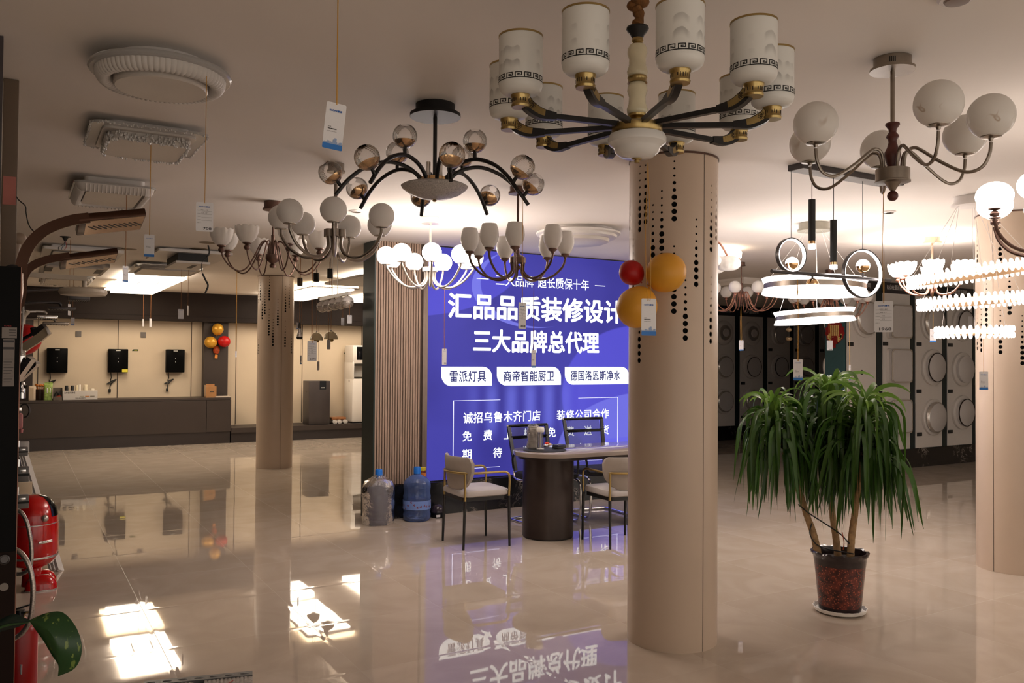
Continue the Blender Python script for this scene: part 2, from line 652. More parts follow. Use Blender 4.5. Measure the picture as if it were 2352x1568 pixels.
# ---------------------------------------------------------------- columns with perforated cladding
def column(x, y, lines, seam_deg, label):
    """lines: (angle seen from the camera side in degrees, height of the lowest hole, holes)"""
    R0, sp = 0.245, 0.0383
    base = math.atan2(-y, -x)
    sizes = (0.0056, 0.0056, 0.0062, 0.0068, 0.0098, 0.0098, 0.0146, 0.0146, 0.0146, 0.0146)
    mb = MB()
    wd = 0.0318 / R0                # angular width of one line of holes

    def pt(a, z):
        return (R0 * math.cos(a), R0 * math.sin(a), z)

    groups = []
    for deg, zl in sorted(lines):
        if groups and deg - groups[-1][0] < math.degrees(wd):
            g = groups[-1]
            g[1].append((deg, zl))
        else:
            groups.append([deg, [(deg, zl)]])
    strips, last = [], -180.0
    for g in groups:
        c = sum(d for d, z in g[1]) / len(g[1])
        c = max(c, last + math.degrees(wd) / 2 + 0.01)
        lo, hi = c - math.degrees(wd) / 2, c + math.degrees(wd) / 2
        n = max(1, int(math.ceil((lo - last) / 4.0)))
        strips += [(last + (lo - last) * i / n, last + (lo - last) * (i + 1) / n, []) for i in range(n)]
        strips.append((lo, hi, [z for d, z in g[1]]))
        last = hi
    n = int(math.ceil((180.0 - last) / 4.0))
    strips += [(last + (180.0 - last) * i / n, last + (180.0 - last) * (i + 1) / n, []) for i in range(n)]
    for lo, hi, zls in strips:
        a0, a1 = base + math.radians(lo), base + math.radians(hi)
        da = a1 - a0
        cuts = []
        for zl in sorted(zls):
            cells = [(zl + sp * (9 - i), sizes[i]) for i in range(10)]
            cells = [c for c in reversed(cells) if c[0] + sp / 2 < H - 0.004]
            if cuts and cells and cells[0][0] - sp / 2 < cuts[-1][0] + sp / 2:
                continue
            cuts += cells
        z = 0.0
        for zc, r in cuts + [(None, 0)]:
            zt = H - 0.002 if zc is None else zc - sp / 2
            if zt - z > 1e-4:
                mb.quad([pt(a0, z), pt(a1, z), pt(a1, zt), pt(a0, zt)])
            if zc is None:
                break
            half = da / 2
            per = []
            for s in range(16):
                th = 2 * math.pi * (s + 0.5) / 16
                cx_, sy_ = math.cos(th), math.sin(th)
                q = max(abs(cx_), abs(sy_))
                per.append((a0 + half + half * cx_ / q, zc + sp / 2 * sy_ / q))
            per_c = [(a0, zc - sp / 2), (a1, zc - sp / 2), (a1, zc + sp / 2), (a0, zc + sp / 2)]
            # insert the cell's corners so that the outline is a full square
            out = []
            for s in range(16):
                out.append(per[s])
                ang = 2 * math.pi * (s + 1) / 16
                if s in (1, 5, 9, 13):
                    out.append({1: per_c[2], 5: per_c[3], 9: per_c[0], 13: per_c[1]}[s])
            inn = []
            for (aa, zz) in out:
                dx, dz = (aa - (a0 + half)) * R0, zz - zc
                q = math.hypot(dx, dz)
                inn.append(((a0 + half) + dx / q * r / R0, zc + dz / q * r))
            n = len(out)
            vo = [mb._v(pt(*p)) for p in out]
            vi = [mb._v(pt(*p)) for p in inn]
            vd = [mb._v(((R0 - 0.004) * math.cos(p[0]), (R0 - 0.004) * math.sin(p[0]), p[1])) for p in inn]
            for s in range(n):
                t = (s + 1) % n
                mb._f((vo[s], vo[t], vi[t], vi[s]))
                mb._f((vi[s], vi[t], vd[t], vd[s]))
            z = zc + sp / 2
    t = thing('column', label, 'column', (x, y, 0))
    t['kind'] = 'structure'
    me = mb.mesh('cladding', COLM, ang=180, fix=False)
    me.normals_split_custom_set_from_vertices([Vector((v.co.x, v.co.y, 0)).normalized() for v in me.vertices])
    place(me, 'cladding', t)
    MB().lathe([(0.0, 0.001), (R0 - 0.035, 0.001), (R0 - 0.035, H - 0.003), (0, H - 0.003)], 32).obj('core', BLACKCORE, t)
    a = base + math.radians(seam_deg)
    MB().box(R0 - 0.002, R0 + 0.0012, -0.0015, 0.0015, 0.002, H - 0.003).obj('joint', SEAM, t, rot=(0, 0, a), sm=False)
    MB().lathe([(R0 + 0.003, H - 0.012), (R0 + 0.003, H - 0.001)], 48).obj('top_trim', BRONZE, t)
    return t


# angle: + is to the right seen from the camera; height of the lowest (largest) hole
def col_lines(px, edge_l, edge_r, py_low, scale, oy, dep):
    out = []
    c, r = (edge_l + edge_r) / 2, (edge_r - edge_l) / 2
    for x, yl in zip(px, py_low):
        s = max(-0.985, min(0.985, (x - c) / r))
        d = dep - 0.245 * math.sqrt(1 - s * s)
        yy = oy + yl / scale
        out.append((math.degrees(math.asin(s)), EYE + (821.5 - yy) * d / FOC))
    return out


cC = col_lines([179, 240, 287, 336, 392, 480, 206, 258, 462, 544, 611, 705, 742, 709],
               172, 760, [541, 550, 497, 812, 722, 481, 1025, 1415, 1090, 1266, 914, 688, 615, 1287], 2.85, 330, 4.73)
cL = col_lines([97, 122, 152, 190, 260, 243, 311, 378, 487, 541, 488, 101, 583],
               84, 615, [552, 507, 788, 713, 502, 1032, 1186, 880, 677, 609, 1201, 1315, 1296], 6.536, 615.5, 11.85)
cR = col_lines([146, 219, 321, 395, 146, 177, 335, 488, 395, 321, 219],
               128, 700, [735, 985, 1030, 700, 1330, 1343, 1357, 1440, 1060, 690, 1150], 3.27, 386, 6.4)
# fill the sides turned away with the same rhythm
extra = [(115, 1.9), (130, 2.2), (145, 1.6), (160, 2.05), (-115, 1.75), (-130, 2.2), (-145, 1.7), (-160, 2.1)]
column(3.17, 3.63, cC + extra, 41, 'big cream perforated column between the blue sign and the potted plant')
column(3.15, 11.9, cL + extra, 19, 'slim far cream perforated column in front of the kitchen wall')
column(6.49, 3.61, cR + extra, -30, 'cream perforated column at the right edge behind the lit crystal rings')

# ---------------------------------------------------------------- free-standing wall with the slats and the light box
WY = 7.60
mb = MB()
mb.box(2.955, 6.25, WY + 0.06, WY + 0.30, 0.02, H)
struct(mb.obj('wall_sign', HEADER, sm=False))
t = MB().box(2.94, 2.955, WY - 0.005, WY + 0.30, 0.0, H - 0.001).obj('trim_5', GREEN)
struct(t)
struct(MB().box(2.956, 6.25, WY - 0.02, WY + 0.06, 0.0, 0.318).obj('baseboard_sign', MARBLE, sm=False))
mb = MB()
x = 2.962
mb.mi = 0
while x < 3.43:
    mb.box(x, x + 0.017, WY + 0.012, WY + 0.04, 0.322, H - 0.002)
    x += 0.0262
mb.mi = 1
mb.box(2.956, 3.45, WY + 0.035, WY + 0.062, 0.32, H - 0.002)
struct(mb.obj('wall_slats', [SLAT, SLATGAP], sm=False), 'taupe vertical slat panel left of the blue light box')
mb = MB()
mb.box(3.45, 3.475, WY + 0.0, WY + 0.06, 0.32, H - 0.002)
mb.box(3.48, 3.505, WY + 0.01, WY + 0.06, 0.32, H - 0.002)
struct(mb.obj('trim_6', mat('taupe metal trim', srgb(120, 106, 96), 0.35, 0.4), sm=False))

# ---------------------------------------------------------------- display wall on the right and the dark one behind it
LY = 7.68
mb = MB()
mb.box(9.80, X1, LY + 0.012, LY + 0.35, 0.0, H - 0.001)
struct(mb.obj('wall_display', DARKSTRIP, sm=False))
struct(MB().box(9.794, 9.80, LY + 0.02, LY + 0.35, 0.0, H - 0.001).obj('trim_7', TEAL))
struct(MB().box(9.794, X1, LY - 0.01, LY + 0.012, 0.0, 0.272).obj('baseboard_display', MARBLE, sm=False))
DY = 11.95
struct(MB().box(6.3, X1, DY + 0.012, DY + 0.25, 0.0, H - 0.001).obj('wall_dark', DARKSTRIP, sm=False))
struct(MB().box(6.3, X1, DY - 0.01, DY + 0.012, 0.0, 0.262).obj('baseboard_dark', MARBLE, sm=False))
mb = MB()
mb.box(8.5, X1, 8.3, 16.0, H - 0.085, H - 0.001)
mb.box(8.46, X1, 8.26, 16.0, H - 0.035, H - 0.002)
mb.box(8.48, X1, 8.28, 16.0, H - 0.06, H - 0.03)
struct(mb.obj('trim_8', CEIL, sm=False), 'lowered ceiling edge with stepped moulding')

# ---------------------------------------------------------------- shower display partition seen end-on at the left edge
mb = MB()
mb.box(-0.9, 0.002, 2.66, 13.4, 0.0, 1.745)
struct(mb.obj('wall_partition', BLKGLOSS, sm=False))


# ---------------------------------------------------------------- thin clear glass (no refraction through a shell)
def thin_glass(name, tint=(0.96, 0.94, 0.92), body=0.06, bodycol=(0.8, 0.78, 0.76), ribs=0, bumpy=0.0, f0=1.5):
    m = bpy.data.materials.new(name)
    m.use_nodes = True
    nt = m.node_tree
    nt.nodes.remove(nt.nodes['Principled BSDF'])
    tr = N(m, 'ShaderNodeBsdfTransparent')
    tr.inputs[0].default_value = (*tint, 1)
    gl = N(m, 'ShaderNodeBsdfGlossy')
    gl.inputs['Roughness'].default_value = 0.03
    df = N(m, 'ShaderNodeBsdfDiffuse')
    df.inputs[0].default_value = (*bodycol, 1)
    fr = N(m, 'ShaderNodeFresnel')
    fr.inputs[0].default_value = f0
    lw = N(m, 'ShaderNodeLayerWeight')
    lw.inputs[0].default_value = 0.35
    tc = N(m, 'ShaderNodeTexCoord')
    if ribs or bumpy:
        bp = N(m, 'ShaderNodeBump')
        bp.inputs['Distance'].default_value = 0.01
        if ribs:
            sp = N(m, 'ShaderNodeSeparateXYZ')
            L(m, tc.outputs['Object'], sp.inputs[0])
            an = M_(m, 'ARCTAN2', sp.outputs[0], sp.outputs[1])
            L(m, M_(m, 'SINE', M_(m, 'MULTIPLY', an, float(ribs))), bp.inputs['Height'])
            bp.inputs['Strength'].default_value = 0.25
        else:
            nz = N(m, 'ShaderNodeTexNoise')
            nz.inputs['Scale'].default_value = bumpy
            nz.inputs['Detail'].default_value = 4
            L(m, tc.outputs['Object'], nz.inputs['Vector'])
            L(m, nz.outputs['Fac'], bp.inputs['Height'])
            bp.inputs['Strength'].default_value = 0.9
        for n in (gl, df, fr, lw):
            L(m, bp.outputs[0], n.inputs['Normal'])
    m1 = N(m, 'ShaderNodeMixShader')
    L(m, M_(m, 'ADD', body, M_(m, 'MULTIPLY', lw.outputs['Facing'], body * 2.2), clamp=True), m1.inputs[0])
    L(m, tr.outputs[0], m1.inputs[1])
    L(m, df.outputs[0], m1.inputs[2])
    m2 = N(m, 'ShaderNodeMixShader')
    L(m, fr.outputs[0], m2.inputs[0])
    L(m, m1.outputs[0], m2.inputs[1])
    L(m, gl.outputs[0], m2.inputs[2])
    L(m, m2.outputs[0], nt.nodes['Material Output'].inputs['Surface'])
    return m


RIBGLASS = thin_glass('ribbed clear glass', (0.985, 0.975, 0.965), body=0.035, bodycol=(0.9, 0.88, 0.86), ribs=56, f0=1.35)
CLEARTHIN = thin_glass('clear thin glass', body=0.07)
WRAP = thin_glass('crumpled clear plastic', (0.93, 0.91, 0.9), 0.13, (0.62, 0.58, 0.56), bumpy=26)
BOTTLE = thin_glass('blue water bottle plastic', (0.42, 0.52, 0.78), 0.30, (0.12, 0.20, 0.50))
BOTTLEPALE = thin_glass('pale bottle plastic', (0.62, 0.64, 0.76), 0.28, (0.25, 0.27, 0.40))
CRACKLE = mat('crackled silver glass', (0.62, 0.57, 0.53), 0.18, 0.55, vary=0.5, scale=90, bump=1.0, bscale=120)


# ---------------------------------------------------------------- the blue light box
def sign_material():
    m = bpy.data.materials.new('backlit violet print')
    m.use_nodes = True
    b = m.node_tree.nodes['Principled BSDF']
    b.inputs['Roughness'].default_value = 0.35
    b.inputs['Base Color'].default_value = (0.012, 0.012, 0.05, 1)
    b.inputs['Specular IOR Level'].default_value = 0.05
    tc = N(m, 'ShaderNodeTexCoord')
    sp = N(m, 'ShaderNodeSeparateXYZ')
    L(m, tc.outputs['Object'], sp.inputs[0])
    X, Z = sp.outputs[0], sp.outputs[2]

    def ellipse(cx, cz, rx, rz, soft):
        q = M_(m, 'SQRT', M_(m, 'ADD', M_(m, 'POWER', M_(m, 'DIVIDE', M_(m, 'SUBTRACT', X, cx), rx), 2.0),
                             M_(m, 'POWER', M_(m, 'DIVIDE', M_(m, 'SUBTRACT', Z, cz), rz), 2.0)))
        return M_(m, 'SUBTRACT', 1.0, smooth(m, q, 1.0 - soft, 1.0)), q

    deep, mid, light, pale = (0.046, 0.041, 0.31), (0.066, 0.060, 0.42), (0.135, 0.12, 0.92), (0.25, 0.26, 1.0)
    n0 = N(m, 'ShaderNodeTexNoise')
    n0.inputs['Scale'].default_value = 0.9
    L(m, tc.outputs['Object'], n0.inputs['Vector'])
    c = mixc(m, smooth(m, n0.outputs['Fac'], 0.35, 0.65), deep, mid)
    # a ribbon sweeping from the top edge down to the left border, with a brighter lip
    a, _ = ellipse(3.15, 2.55, 1.45, 0.62, 0.02)
    k, _ = ellipse(3.30, 2.86, 1.20, 0.70, 0.30)
    c = mixc(m, M_(m, 'MULTIPLY', a, 0.55), c, light)
    c = mixc(m, M_(m, 'MULTIPLY', M_(m, 'MULTIPLY', a, k), 0.7), c, mid)
    r1, q1 = ellipse(4.75, 2.28, 0.75, 0.42, 0.01)
    r2, q2 = ellipse(4.84, 2.31, 0.74, 0.44, 0.02)
    lip = M_(m, 'MULTIPLY', r1, M_(m, 'SUBTRACT', 1.0, r2))
    c = mixc(m, M_(m, 'MULTIPLY', lip, 0.75), c, pale)
    # swell rising on the right
    s, _ = ellipse(6.15, 1.15, 1.05, 0.78, 0.03)
    c = mixc(m, M_(m, 'MULTIPLY', s, 0.6), c, light)
    s2, _ = ellipse(6.3, 0.55, 1.25, 0.62, 0.02)
    c = mixc(m, M_(m, 'MULTIPLY', s2, 0.55), c, pale)
    s3, _ = ellipse(6.05, 0.25, 1.5, 0.42, 0.05)
    c = mixc(m, M_(m, 'MULTIPLY', s3, 0.45), c, light)
    # curtain of soft vertical light
    w = M_(m, 'ADD', M_(m, 'MULTIPLY', M_(m, 'SINE', M_(m, 'MULTIPLY', X, 27.0)), 0.5), 0.5)
    cur = M_(m, 'MULTIPLY', smooth(m, M_(m, 'ABSOLUTE', M_(m, 'SUBTRACT', X, 4.65)), 0.85, 0.3), smooth(m, M_(m, 'ABSOLUTE', M_(m, 'SUBTRACT', Z, 1.02)), 0.38, 0.12))
    c = mixc(m, M_(m, 'MULTIPLY', M_(m, 'MULTIPLY', cur, w), 0.55), c, (0.20, 0.22, 0.95))
    L(m, c, b.inputs['Emission Color'])
    b.inputs['Emission Strength'].default_value = E_SIGN
    return m


SIGNWHITE = mat('backlit white print', (0.8, 0.8, 0.8), 0.4, emit=(0.80, 0.92, 1.0), estr=0.66, vary=0, spec=0.05)
SIGNNAVY = mat('navy print', (0.012, 0.012, 0.05), 0.6, emit=(0.03, 0.03, 0.16), estr=0.5, vary=0, spec=0.05)
SIGNFAINT = mat('backlit faint line', (0.5, 0.5, 0.6), 0.4, emit=(0.62, 0.66, 1.0), estr=1.0, vary=0)
SY = WY + 0.045
sg = thing('light_box', 'large backlit violet blue advertising light box with white Chinese lettering', 'illuminated sign', (0, SY, 0))
MB().box(3.512, 6.17, 0.0, 0.014, 0.325, H - 0.012).obj('print_panel', sign_material(), sg, sm=False)
mb = MB()
mb.box(3.505, 3.512, -0.006, 0.014, 0.32, H - 0.003)
mb.box(6.17, 6.19, -0.006, 0.014, 0.32, H - 0.003)
mb.box(3.505, 6.19, -0.006, 0.014, H - 0.012, H - 0.002)
mb.box(3.505, 6.19, -0.006, 0.014, 0.319, 0.326)
mb.obj('frame', BLK, sg, sm=False)
e = -0.0015


def sign_text(s, x0, x1, z, h, bold, m=SIGNWHITE, dy=e, spacing=1.0):
    return place(text_mesh(s, x1 - x0, h, m, bold, 0, spacing), 'lettering', sg, ((x0 + x1) / 2, dy, z))


sign_text('三大品牌', 4.285, 4.745, 2.352, 0.116, 0.001)
sign_text('超长质保十年', 4.80, 5.462, 2.352, 0.116, 0.001)
sign_text('汇品品质装修设计', 3.745, 5.93, 2.068, 0.250, 0.0075)
sign_text('三大品牌总代理', 4.03, 5.60, 1.718, 0.228, 0.0065)
for x in (4.06, 5.545):
    MB().box(x, x + 0.14, 0, 0.001, 2.349, 2.357).obj('dash', SIGNWHITE, sg, (0, e, 0), sm=False)


def pill(x0, x1, z0, z1, r=0.11, n=8):
    pts = [(x0, z1)]
    pts += [(x1 - r + r * math.sin(math.pi / 2 * i / n), z1 - r + r * math.cos(math.pi / 2 * i / n)) for i in range(n + 1)]
    pts += [(x1, z0)]
    pts += [(x0 + r - r * math.sin(math.pi / 2 * i / n), z0 + r - r * math.cos(math.pi / 2 * i / n)) for i in range(n + 1)]
    return pts


for s, x0, x1, t0, t1 in (('雷派灯具', 3.672, 4.25, 3.765, 4.175), ('商帝智能厨卫', 4.305, 5.10, 4.385, 5.01), ('德国洛恩斯净水', 5.15, 6.03, 5.225, 5.90)):
    p = pill(x0, x1, 1.258, 1.452)
    mb = MB()
    mb._f([mb._v((x, 0, z)) for x, z in p])
    q = mb.obj('caption_plate', SIGNWHITE, sg, (0, e, 0), sm=False, fix=False)
    place(text_mesh(s, t1 - t0, 0.112, SIGNNAVY, 0.0017, 0, 1.1), 'lettering', q, ((t0 + t1) / 2, -0.001, 1.356))
t_ = 0.004
for sx, xa, xb in ((3.806, 3.806, 4.35), (5.866, 5.33, 5.873)):
    mb = MB()
    mb.box(sx, sx + 0.007, 0, 0.001, 0.42, 1.112)
    for z in (1.108, 0.42):
        mb.box(xa, xb, 0, 0.001, z, z + t_)
    mb.obj('line_frame', SIGNFAINT, sg, (0, e, 0), sm=False)
sign_text('诚招乌鲁木齐门店', 3.923, 4.84, 0.935, 0.109, 0.0016, spacing=1.08)
sign_text('装修公司合作', 5.05, 5.745, 0.932, 0.106, 0.0016, spacing=1.08)
for s, xs, z in (('免费上样免费送货', (3.965, 4.205, 4.445, 4.685, 4.985, 5.225, 5.46, 5.69), 0.752), ('期待您来合作', (3.965, 4.32, 4.66, 5.0, 5.36, 5.69), 0.567)):
    for ch, x in zip(s, xs):
        w = 0.102
        sign_text(ch, x - w / 2, x + w / 2, z, 0.103, 0.0015)


# ---------------------------------------------------------------- hanging lamps: common pieces
class Hang:
    """a place on the ceiling, with lengths read off the photograph at that distance"""

    def __init__(s, px, pyc, xy=None):
        s.p = Vector((xy[0], xy[1], H)) if xy else on_z(px, pyc, H)
        s.d = depth_of(s.p)
        s.m = s.d / FOC
        s.yh = 811.8 + 0.00739 * px
        s.rz = math.atan2(-s.p.y, -s.p.x) + math.pi / 2

    def z(s, py):
        return EYE + (s.yh - py) * s.m - H

    def prof(s, pts):
        return [(r * s.m, s.z(y)) for r, y in pts]

    def path(s, pts):
        return [(r * s.m, 0, s.z(y)) for r, y in pts]

    def thing(s, name, label, cat, group=None):
        return thing(name, label, cat, (s.p.x, s.p.y, H), s.rz, group)


def canopy(h, t, r0, r1, y0, y1, mt, body_mat=None):
    """ceiling cup: body of radius r0 from the ceiling down to y0, flange of radius r1 down to y1 (pixels)"""
    za, zb = h.z(y0), h.z(y1)
    m = h.m
    return MB().lathe([(0, -0.001), (r0 * m, -0.001), (r0 * m, za), (r1 * m, za - 0.0005), (r1 * m, zb), (0, zb)], 40).obj('canopy', mt, t)


def rod(h, t, r, y0, y1, mt, name='rod'):
    return MB().lathe([(0, h.z(y0)), (r * h.m, h.z(y0)), (r * h.m, h.z(y1)), (0, h.z(y1))], 14).obj(name, mt, t)


def arm_set(h, t, angles, path, r, mt, shade, shade_mat, at, cup=None, cup_mat=None, sub=7, seg=8, arm_name='arm', shade_name='glass_shade'):
    """arms turned around the centre; each with its cup, and the glass standing on it as a part of its own"""
    am = MB().tube(spline(h.path(path), sub), r * h.m, seg).mesh(arm_name, mt)
    sm = shade.mesh(shade_name, shade_mat)
    cm = cup.mesh('shade_holder', cup_mat or mt) if cup else None
    out = []
    for a in angles:
        R = Matrix.Rotation(-math.radians(a), 4, 'Z')
        ar = place(am, arm_name, t, M=R)
        if cm:
            place(cm, 'shade_holder', ar, (at[0] * h.m, 0, h.z(at[1])))
        out.append(place(sm, shade_name, t, M=R @ Matrix.Translation((at[0] * h.m, 0, h.z(at[1])))))
    return out


# ---------------------------------------------------------------- A: ten-arm brass chandelier with painted cylinder shades
def fret_band(R0, z, h, units=15):
    mb = MB()
    u = 2 * math.pi / units / 8.0
    v = h / 5.0
    rects = [(0, 8, 0, 0.8), (0.0, 0.85, 0, 5), (0, 6.2, 4.2, 5), (5.35, 6.2, 1.6, 5), (2.2, 6.2, 1.6, 2.4), (2.2, 3.05, 1.6, 3.4), (3.0, 4.4, 2.7, 3.4)]
    for k in range(units):
        for a, b, c, d in rects:
            n = max(1, int((b - a) / 2))
            for i in range(n):
                a0 = (k * 8 + a + (b - a) * i / n) * u
                a1 = (k * 8 + a + (b - a) * (i + 1) / n) * u
                pts = []
                for aa, zz in ((a0, c), (a1, c), (a1, d), (a0, d)):
                    pts.append((R0 * math.cos(aa), R0 * math.sin(aa), z + zz * v))
                mb.quad(pts)
    return mb


def ink_glass():
    m = bpy.data.materials.new('white glass with grey ink mountains')
    m.use_nodes = True
    b = m.node_tree.nodes['Principled BSDF']
    b.inputs['Roughness'].default_value = 0.3
    tc = N(m, 'ShaderNodeTexCoord')
    sp = N(m, 'ShaderNodeSeparateXYZ')
    L(m, tc.outputs['Object'], sp.inputs[0])
    X, Y, Z = sp.outputs
    an = M_(m, 'ARCTAN2', Y, X)
    cb = N(m, 'ShaderNodeCombineXYZ')
    L(m, M_(m, 'COSINE', an), cb.inputs[0])
    L(m, M_(m, 'SINE', an), cb.inputs[1])
    nz = N(m, 'ShaderNodeTexNoise')
    nz.inputs['Scale'].default_value = 1.25
    nz.inputs['Detail'].default_value = 1.2
    L(m, cb.outputs[0], nz.inputs['Vector'])
    total = None
    for z0, amp, pw in ((0.062, 0.10, 0.6), (0.10, 0.085, 0.45)):
        top = M_(m, 'ADD', z0 - amp * 0.42, M_(m, 'MULTIPLY', nz.outputs['Fac'], amp))
        f = M_(m, 'MULTIPLY', smooth(m, M_(m, 'SUBTRACT', top, Z), -0.001, 0.002), smooth(m, M_(m, 'SUBTRACT', Z, top), -0.026, 0.0))
        f = M_(m, 'MULTIPLY', f, M_(m, 'MULTIPLY', smooth(m, nz.outputs['Fac'], 0.50, 0.60), pw))
        total = f if total is None else M_(m, 'MAXIMUM', total, f)
    c = mixc(m, total, (0.88, 0.875, 0.84), (0.36, 0.35, 0.33))
    L(m, c, b.inputs['Base Color'])
    t = N(m, 'ShaderNodeBsdfTranslucent')
    L(m, c, t.inputs[0])
    mx = N(m, 'ShaderNodeMixShader')
    mx.inputs[0].default_value = 0.2
    L(m, b.outputs[0], mx.inputs[1])
    L(m, t.outputs[0], mx.inputs[2])
    L(m, mx.outputs[0], m.node_tree.nodes['Material Output'].inputs['Surface'])
    return m


JADE = mat('pale jade glass', srgb(226, 216, 184), 0.1, vary=0.12, scale=9, coat=0.4)
ROPE = mat('yellow brown fabric sleeve', srgb(112, 74, 36), 0.85, vary=0.35, scale=60, bump=0.8, bscale=90)
ENGRAVE = mat('dark engraving', srgb(40, 30, 18), 0.5)
hA = Hang(1456, 0, (1.535, 1.915))
A = hA.thing('chandelier', 'large ten-arm brass and black chandelier with white painted cylinder shades', 'chandelier')
MB().lathe([(0, -0.001), (0.075, -0.001), (0.075, -0.02), (0.06, -0.032), (0, -0.032)], 32).obj('canopy', GOLD, A)
mb = MB()
zt = hA.z(62)
mb.tube([(0.006 * math.sin(7 * k), 0.006 * math.cos(9 * k), -0.03 + (zt + 0.03) * k / 14) for k in range(15)],
        [0.011 + 0.006 * abs(math.sin(2.3 * k)) for k in range(15)], 10)
mb.ell((0.008, 0, hA.z(6)), 0.026, 0.022, 0.018, 14, 8)
mb.ell((-0.012, 0.004, hA.z(12)), 0.02, 0.018, 0.016, 14, 8)
mb.obj('cord_sleeve', ROPE, A)
MB().lathe(hA.prof([(0, 64), (25, 64), (26, 68), (24, 72), (15, 84), (12, 90), (0, 90)]), 28).obj('top_cup', BLK, A)
MB().lathe(hA.prof([(0, 88), (12, 88), (14, 96), (11, 100), (16, 106), (0, 108)]), 24).obj('neck', GOLD, A)
for y0 in (106, 193):
    MB().lathe(hA.prof([(0, y0), (18, y0), (22, y0 + 8), (23, y0 + 18), (19, y0 + 32), (20, y0 + 48), (24, y0 + 60), (23, y0 + 68), (19, y0 + 72), (0, y0 + 73)]), 28).obj('jade_baluster', JADE, A)
MB().lathe(hA.prof([(0, 178), (22, 178), (23, 181), (21, 184), (21, 190), (23, 193), (0, 194)]), 24).obj('collar', GOLD, A)
MB().lathe(hA.prof([(0, 265), (22, 265), (21, 270), (14, 274), (17, 282), (20, 286), (52, 288), (58, 292), (58, 306), (54, 312), (0, 312)]), 36).obj('hub', GOLD, A)
MB().lathe(hA.prof([(0, 308), (52, 308), (63, 313), (67, 322), (65, 332), (55, 340), (52, 344), (50, 352), (36, 363), (0, 367)]), 40).obj('bowl_shade', OPAL, A)
MB().lathe(hA.prof([(0, 364), (11, 366), (11, 369), (6, 370), (6, 376), (0, 377)]), 18).obj('finial', GOLD, A)
zc, Ra = 2.232 - H, 0.374
zarm = hA.z(293)
bar = MB().sweep([(0.066, 0, zarm), (0.27, 0, zarm - 0.006)], 0.016, 0.014).mesh('arm', BLK)
elb = MB()
pth = spline([(0.268, 0, zarm - 0.006), (0.315, 0, zarm - 0.004), (0.35, 0, zarm + 0.012), (0.366, 0, zarm + 0.03), (0.374, 0, zc - 0.004)], 4)
elb.sweep(pth, 0.019, [0.019 + 0.014 * math.sin(math.pi * i / (len(pth) - 1)) for i in range(len(pth))])
elb.mi = 1
for sgn in (1, -1):
    for i in range(3, len(pth) - 3):        # brass cheek let into each side of the black elbow
        h_ = 0.019 + 0.014 * math.sin(math.pi * i / (len(pth) - 1))
        h2 = 0.019 + 0.014 * math.sin(math.pi * (i + 1) / (len(pth) - 1))
        p_, q_ = pth[i], pth[i + 1]
        up1 = Vector((-(q_ - p_).z, 0, (q_ - p_).x)).normalized()
        y_ = Vector((0, sgn * 0.0099, 0))
        elb.quad([p_ + y_ - up1 * h_ * 0.18, q_ + y_ - up1 * h2 * 0.18, q_ + y_ + up1 * h2 * 0.44, p_ + y_ + up1 * h_ * 0.44])
elbm = elb.mesh('arm_casting', [BLK, GOLD])
ros = MB()
for sgn in (1, -1):
    for k in range(7):
        a_ = 2 * math.pi * k / 7
        rr_ = 0.0062 if k else 0.0
        ros.tube([(0.343 + (rr_ + 0.0026 * math.cos(b_)) * math.cos(a_) * 1.0 - 0.0026 * math.sin(b_) * math.sin(a_), sgn * 0.0103, zarm + 0.014 + (rr_ + 0.0026 * math.cos(b_)) * math.sin(a_) + 0.0026 * math.sin(b_) * math.cos(a_)) for b_ in [2 * math.pi * j / 8 for j in range(8)]], 0.0007, 4, closed=True)
rosm = ros.mesh('engraving', ENGRAVE)
cupb = MB().lathe([(0, -0.012), (0.024, -0.012), (0.0255, -0.006), (0.0235, -0.003), (0.0235, 0.012), (0.0265, 0.016), (0.0265, 0.022), (0, 0.022)], 28)
cupb.mi = 1
for k in range(22):
    if k % 4 == 3:
        continue
    a = 2 * math.pi * k / 22
    cupb.box(0.0228, 0.0241, -0.0011, 0.0011, 0.0 + 0.001 * (k % 3), 0.0095 + 0.0012 * (k % 2), M=Matrix.Rotation(a, 4, 'Z'))
cupm = cupb.mesh('shade_holder', [GOLD, ENGRAVE])
SR, SH = 0.059, 0.158
shm = MB().lathe([(0, 0.0), (0.026, 0.0), (0.048, 0.005), (0.056, 0.013), (SR, 0.024), (SR, SH), (SR - 0.003, SH), (SR - 0.003, 0.024), (0.05, 0.012), (0, 0.008)], 44).mesh('glass_shade', ink_glass(), ang=50)
rimm = MB().lathe([(SR + 0.0012, SH - 0.004), (SR + 0.0012, SH + 0.001), (SR - 0.004, SH + 0.001), (SR - 0.004, SH - 0.004), (SR + 0.0012, SH - 0.004)], 44).mesh('rim', GOLD)
frm = fret_band(SR + 0.0006, 0.030, 0.0155).mesh('fret_band', BLKMATTE, sm=False, fix=False)
for i in range(10):
    R = Matrix.Rotation(-math.radians(74 + 36 * i), 4, 'Z')
    ar = place(bar, 'arm', A, M=R)
    cs_ = place(elbm, 'arm_casting', ar)
    place(rosm, 'engraving', cs_)
    place(cupm, 'shade_holder', A, M=R @ Matrix.Translation((Ra, 0, zc)))
    sh = place(shm, 'glass_shade', A, M=R @ Matrix.Translation((Ra, 0, zc + 0.021)) @ Matrix.Rotation(i * 2.1, 4, 'Z'))
    place(rimm, 'rim', sh)
    place(frm, 'fret_band', sh)

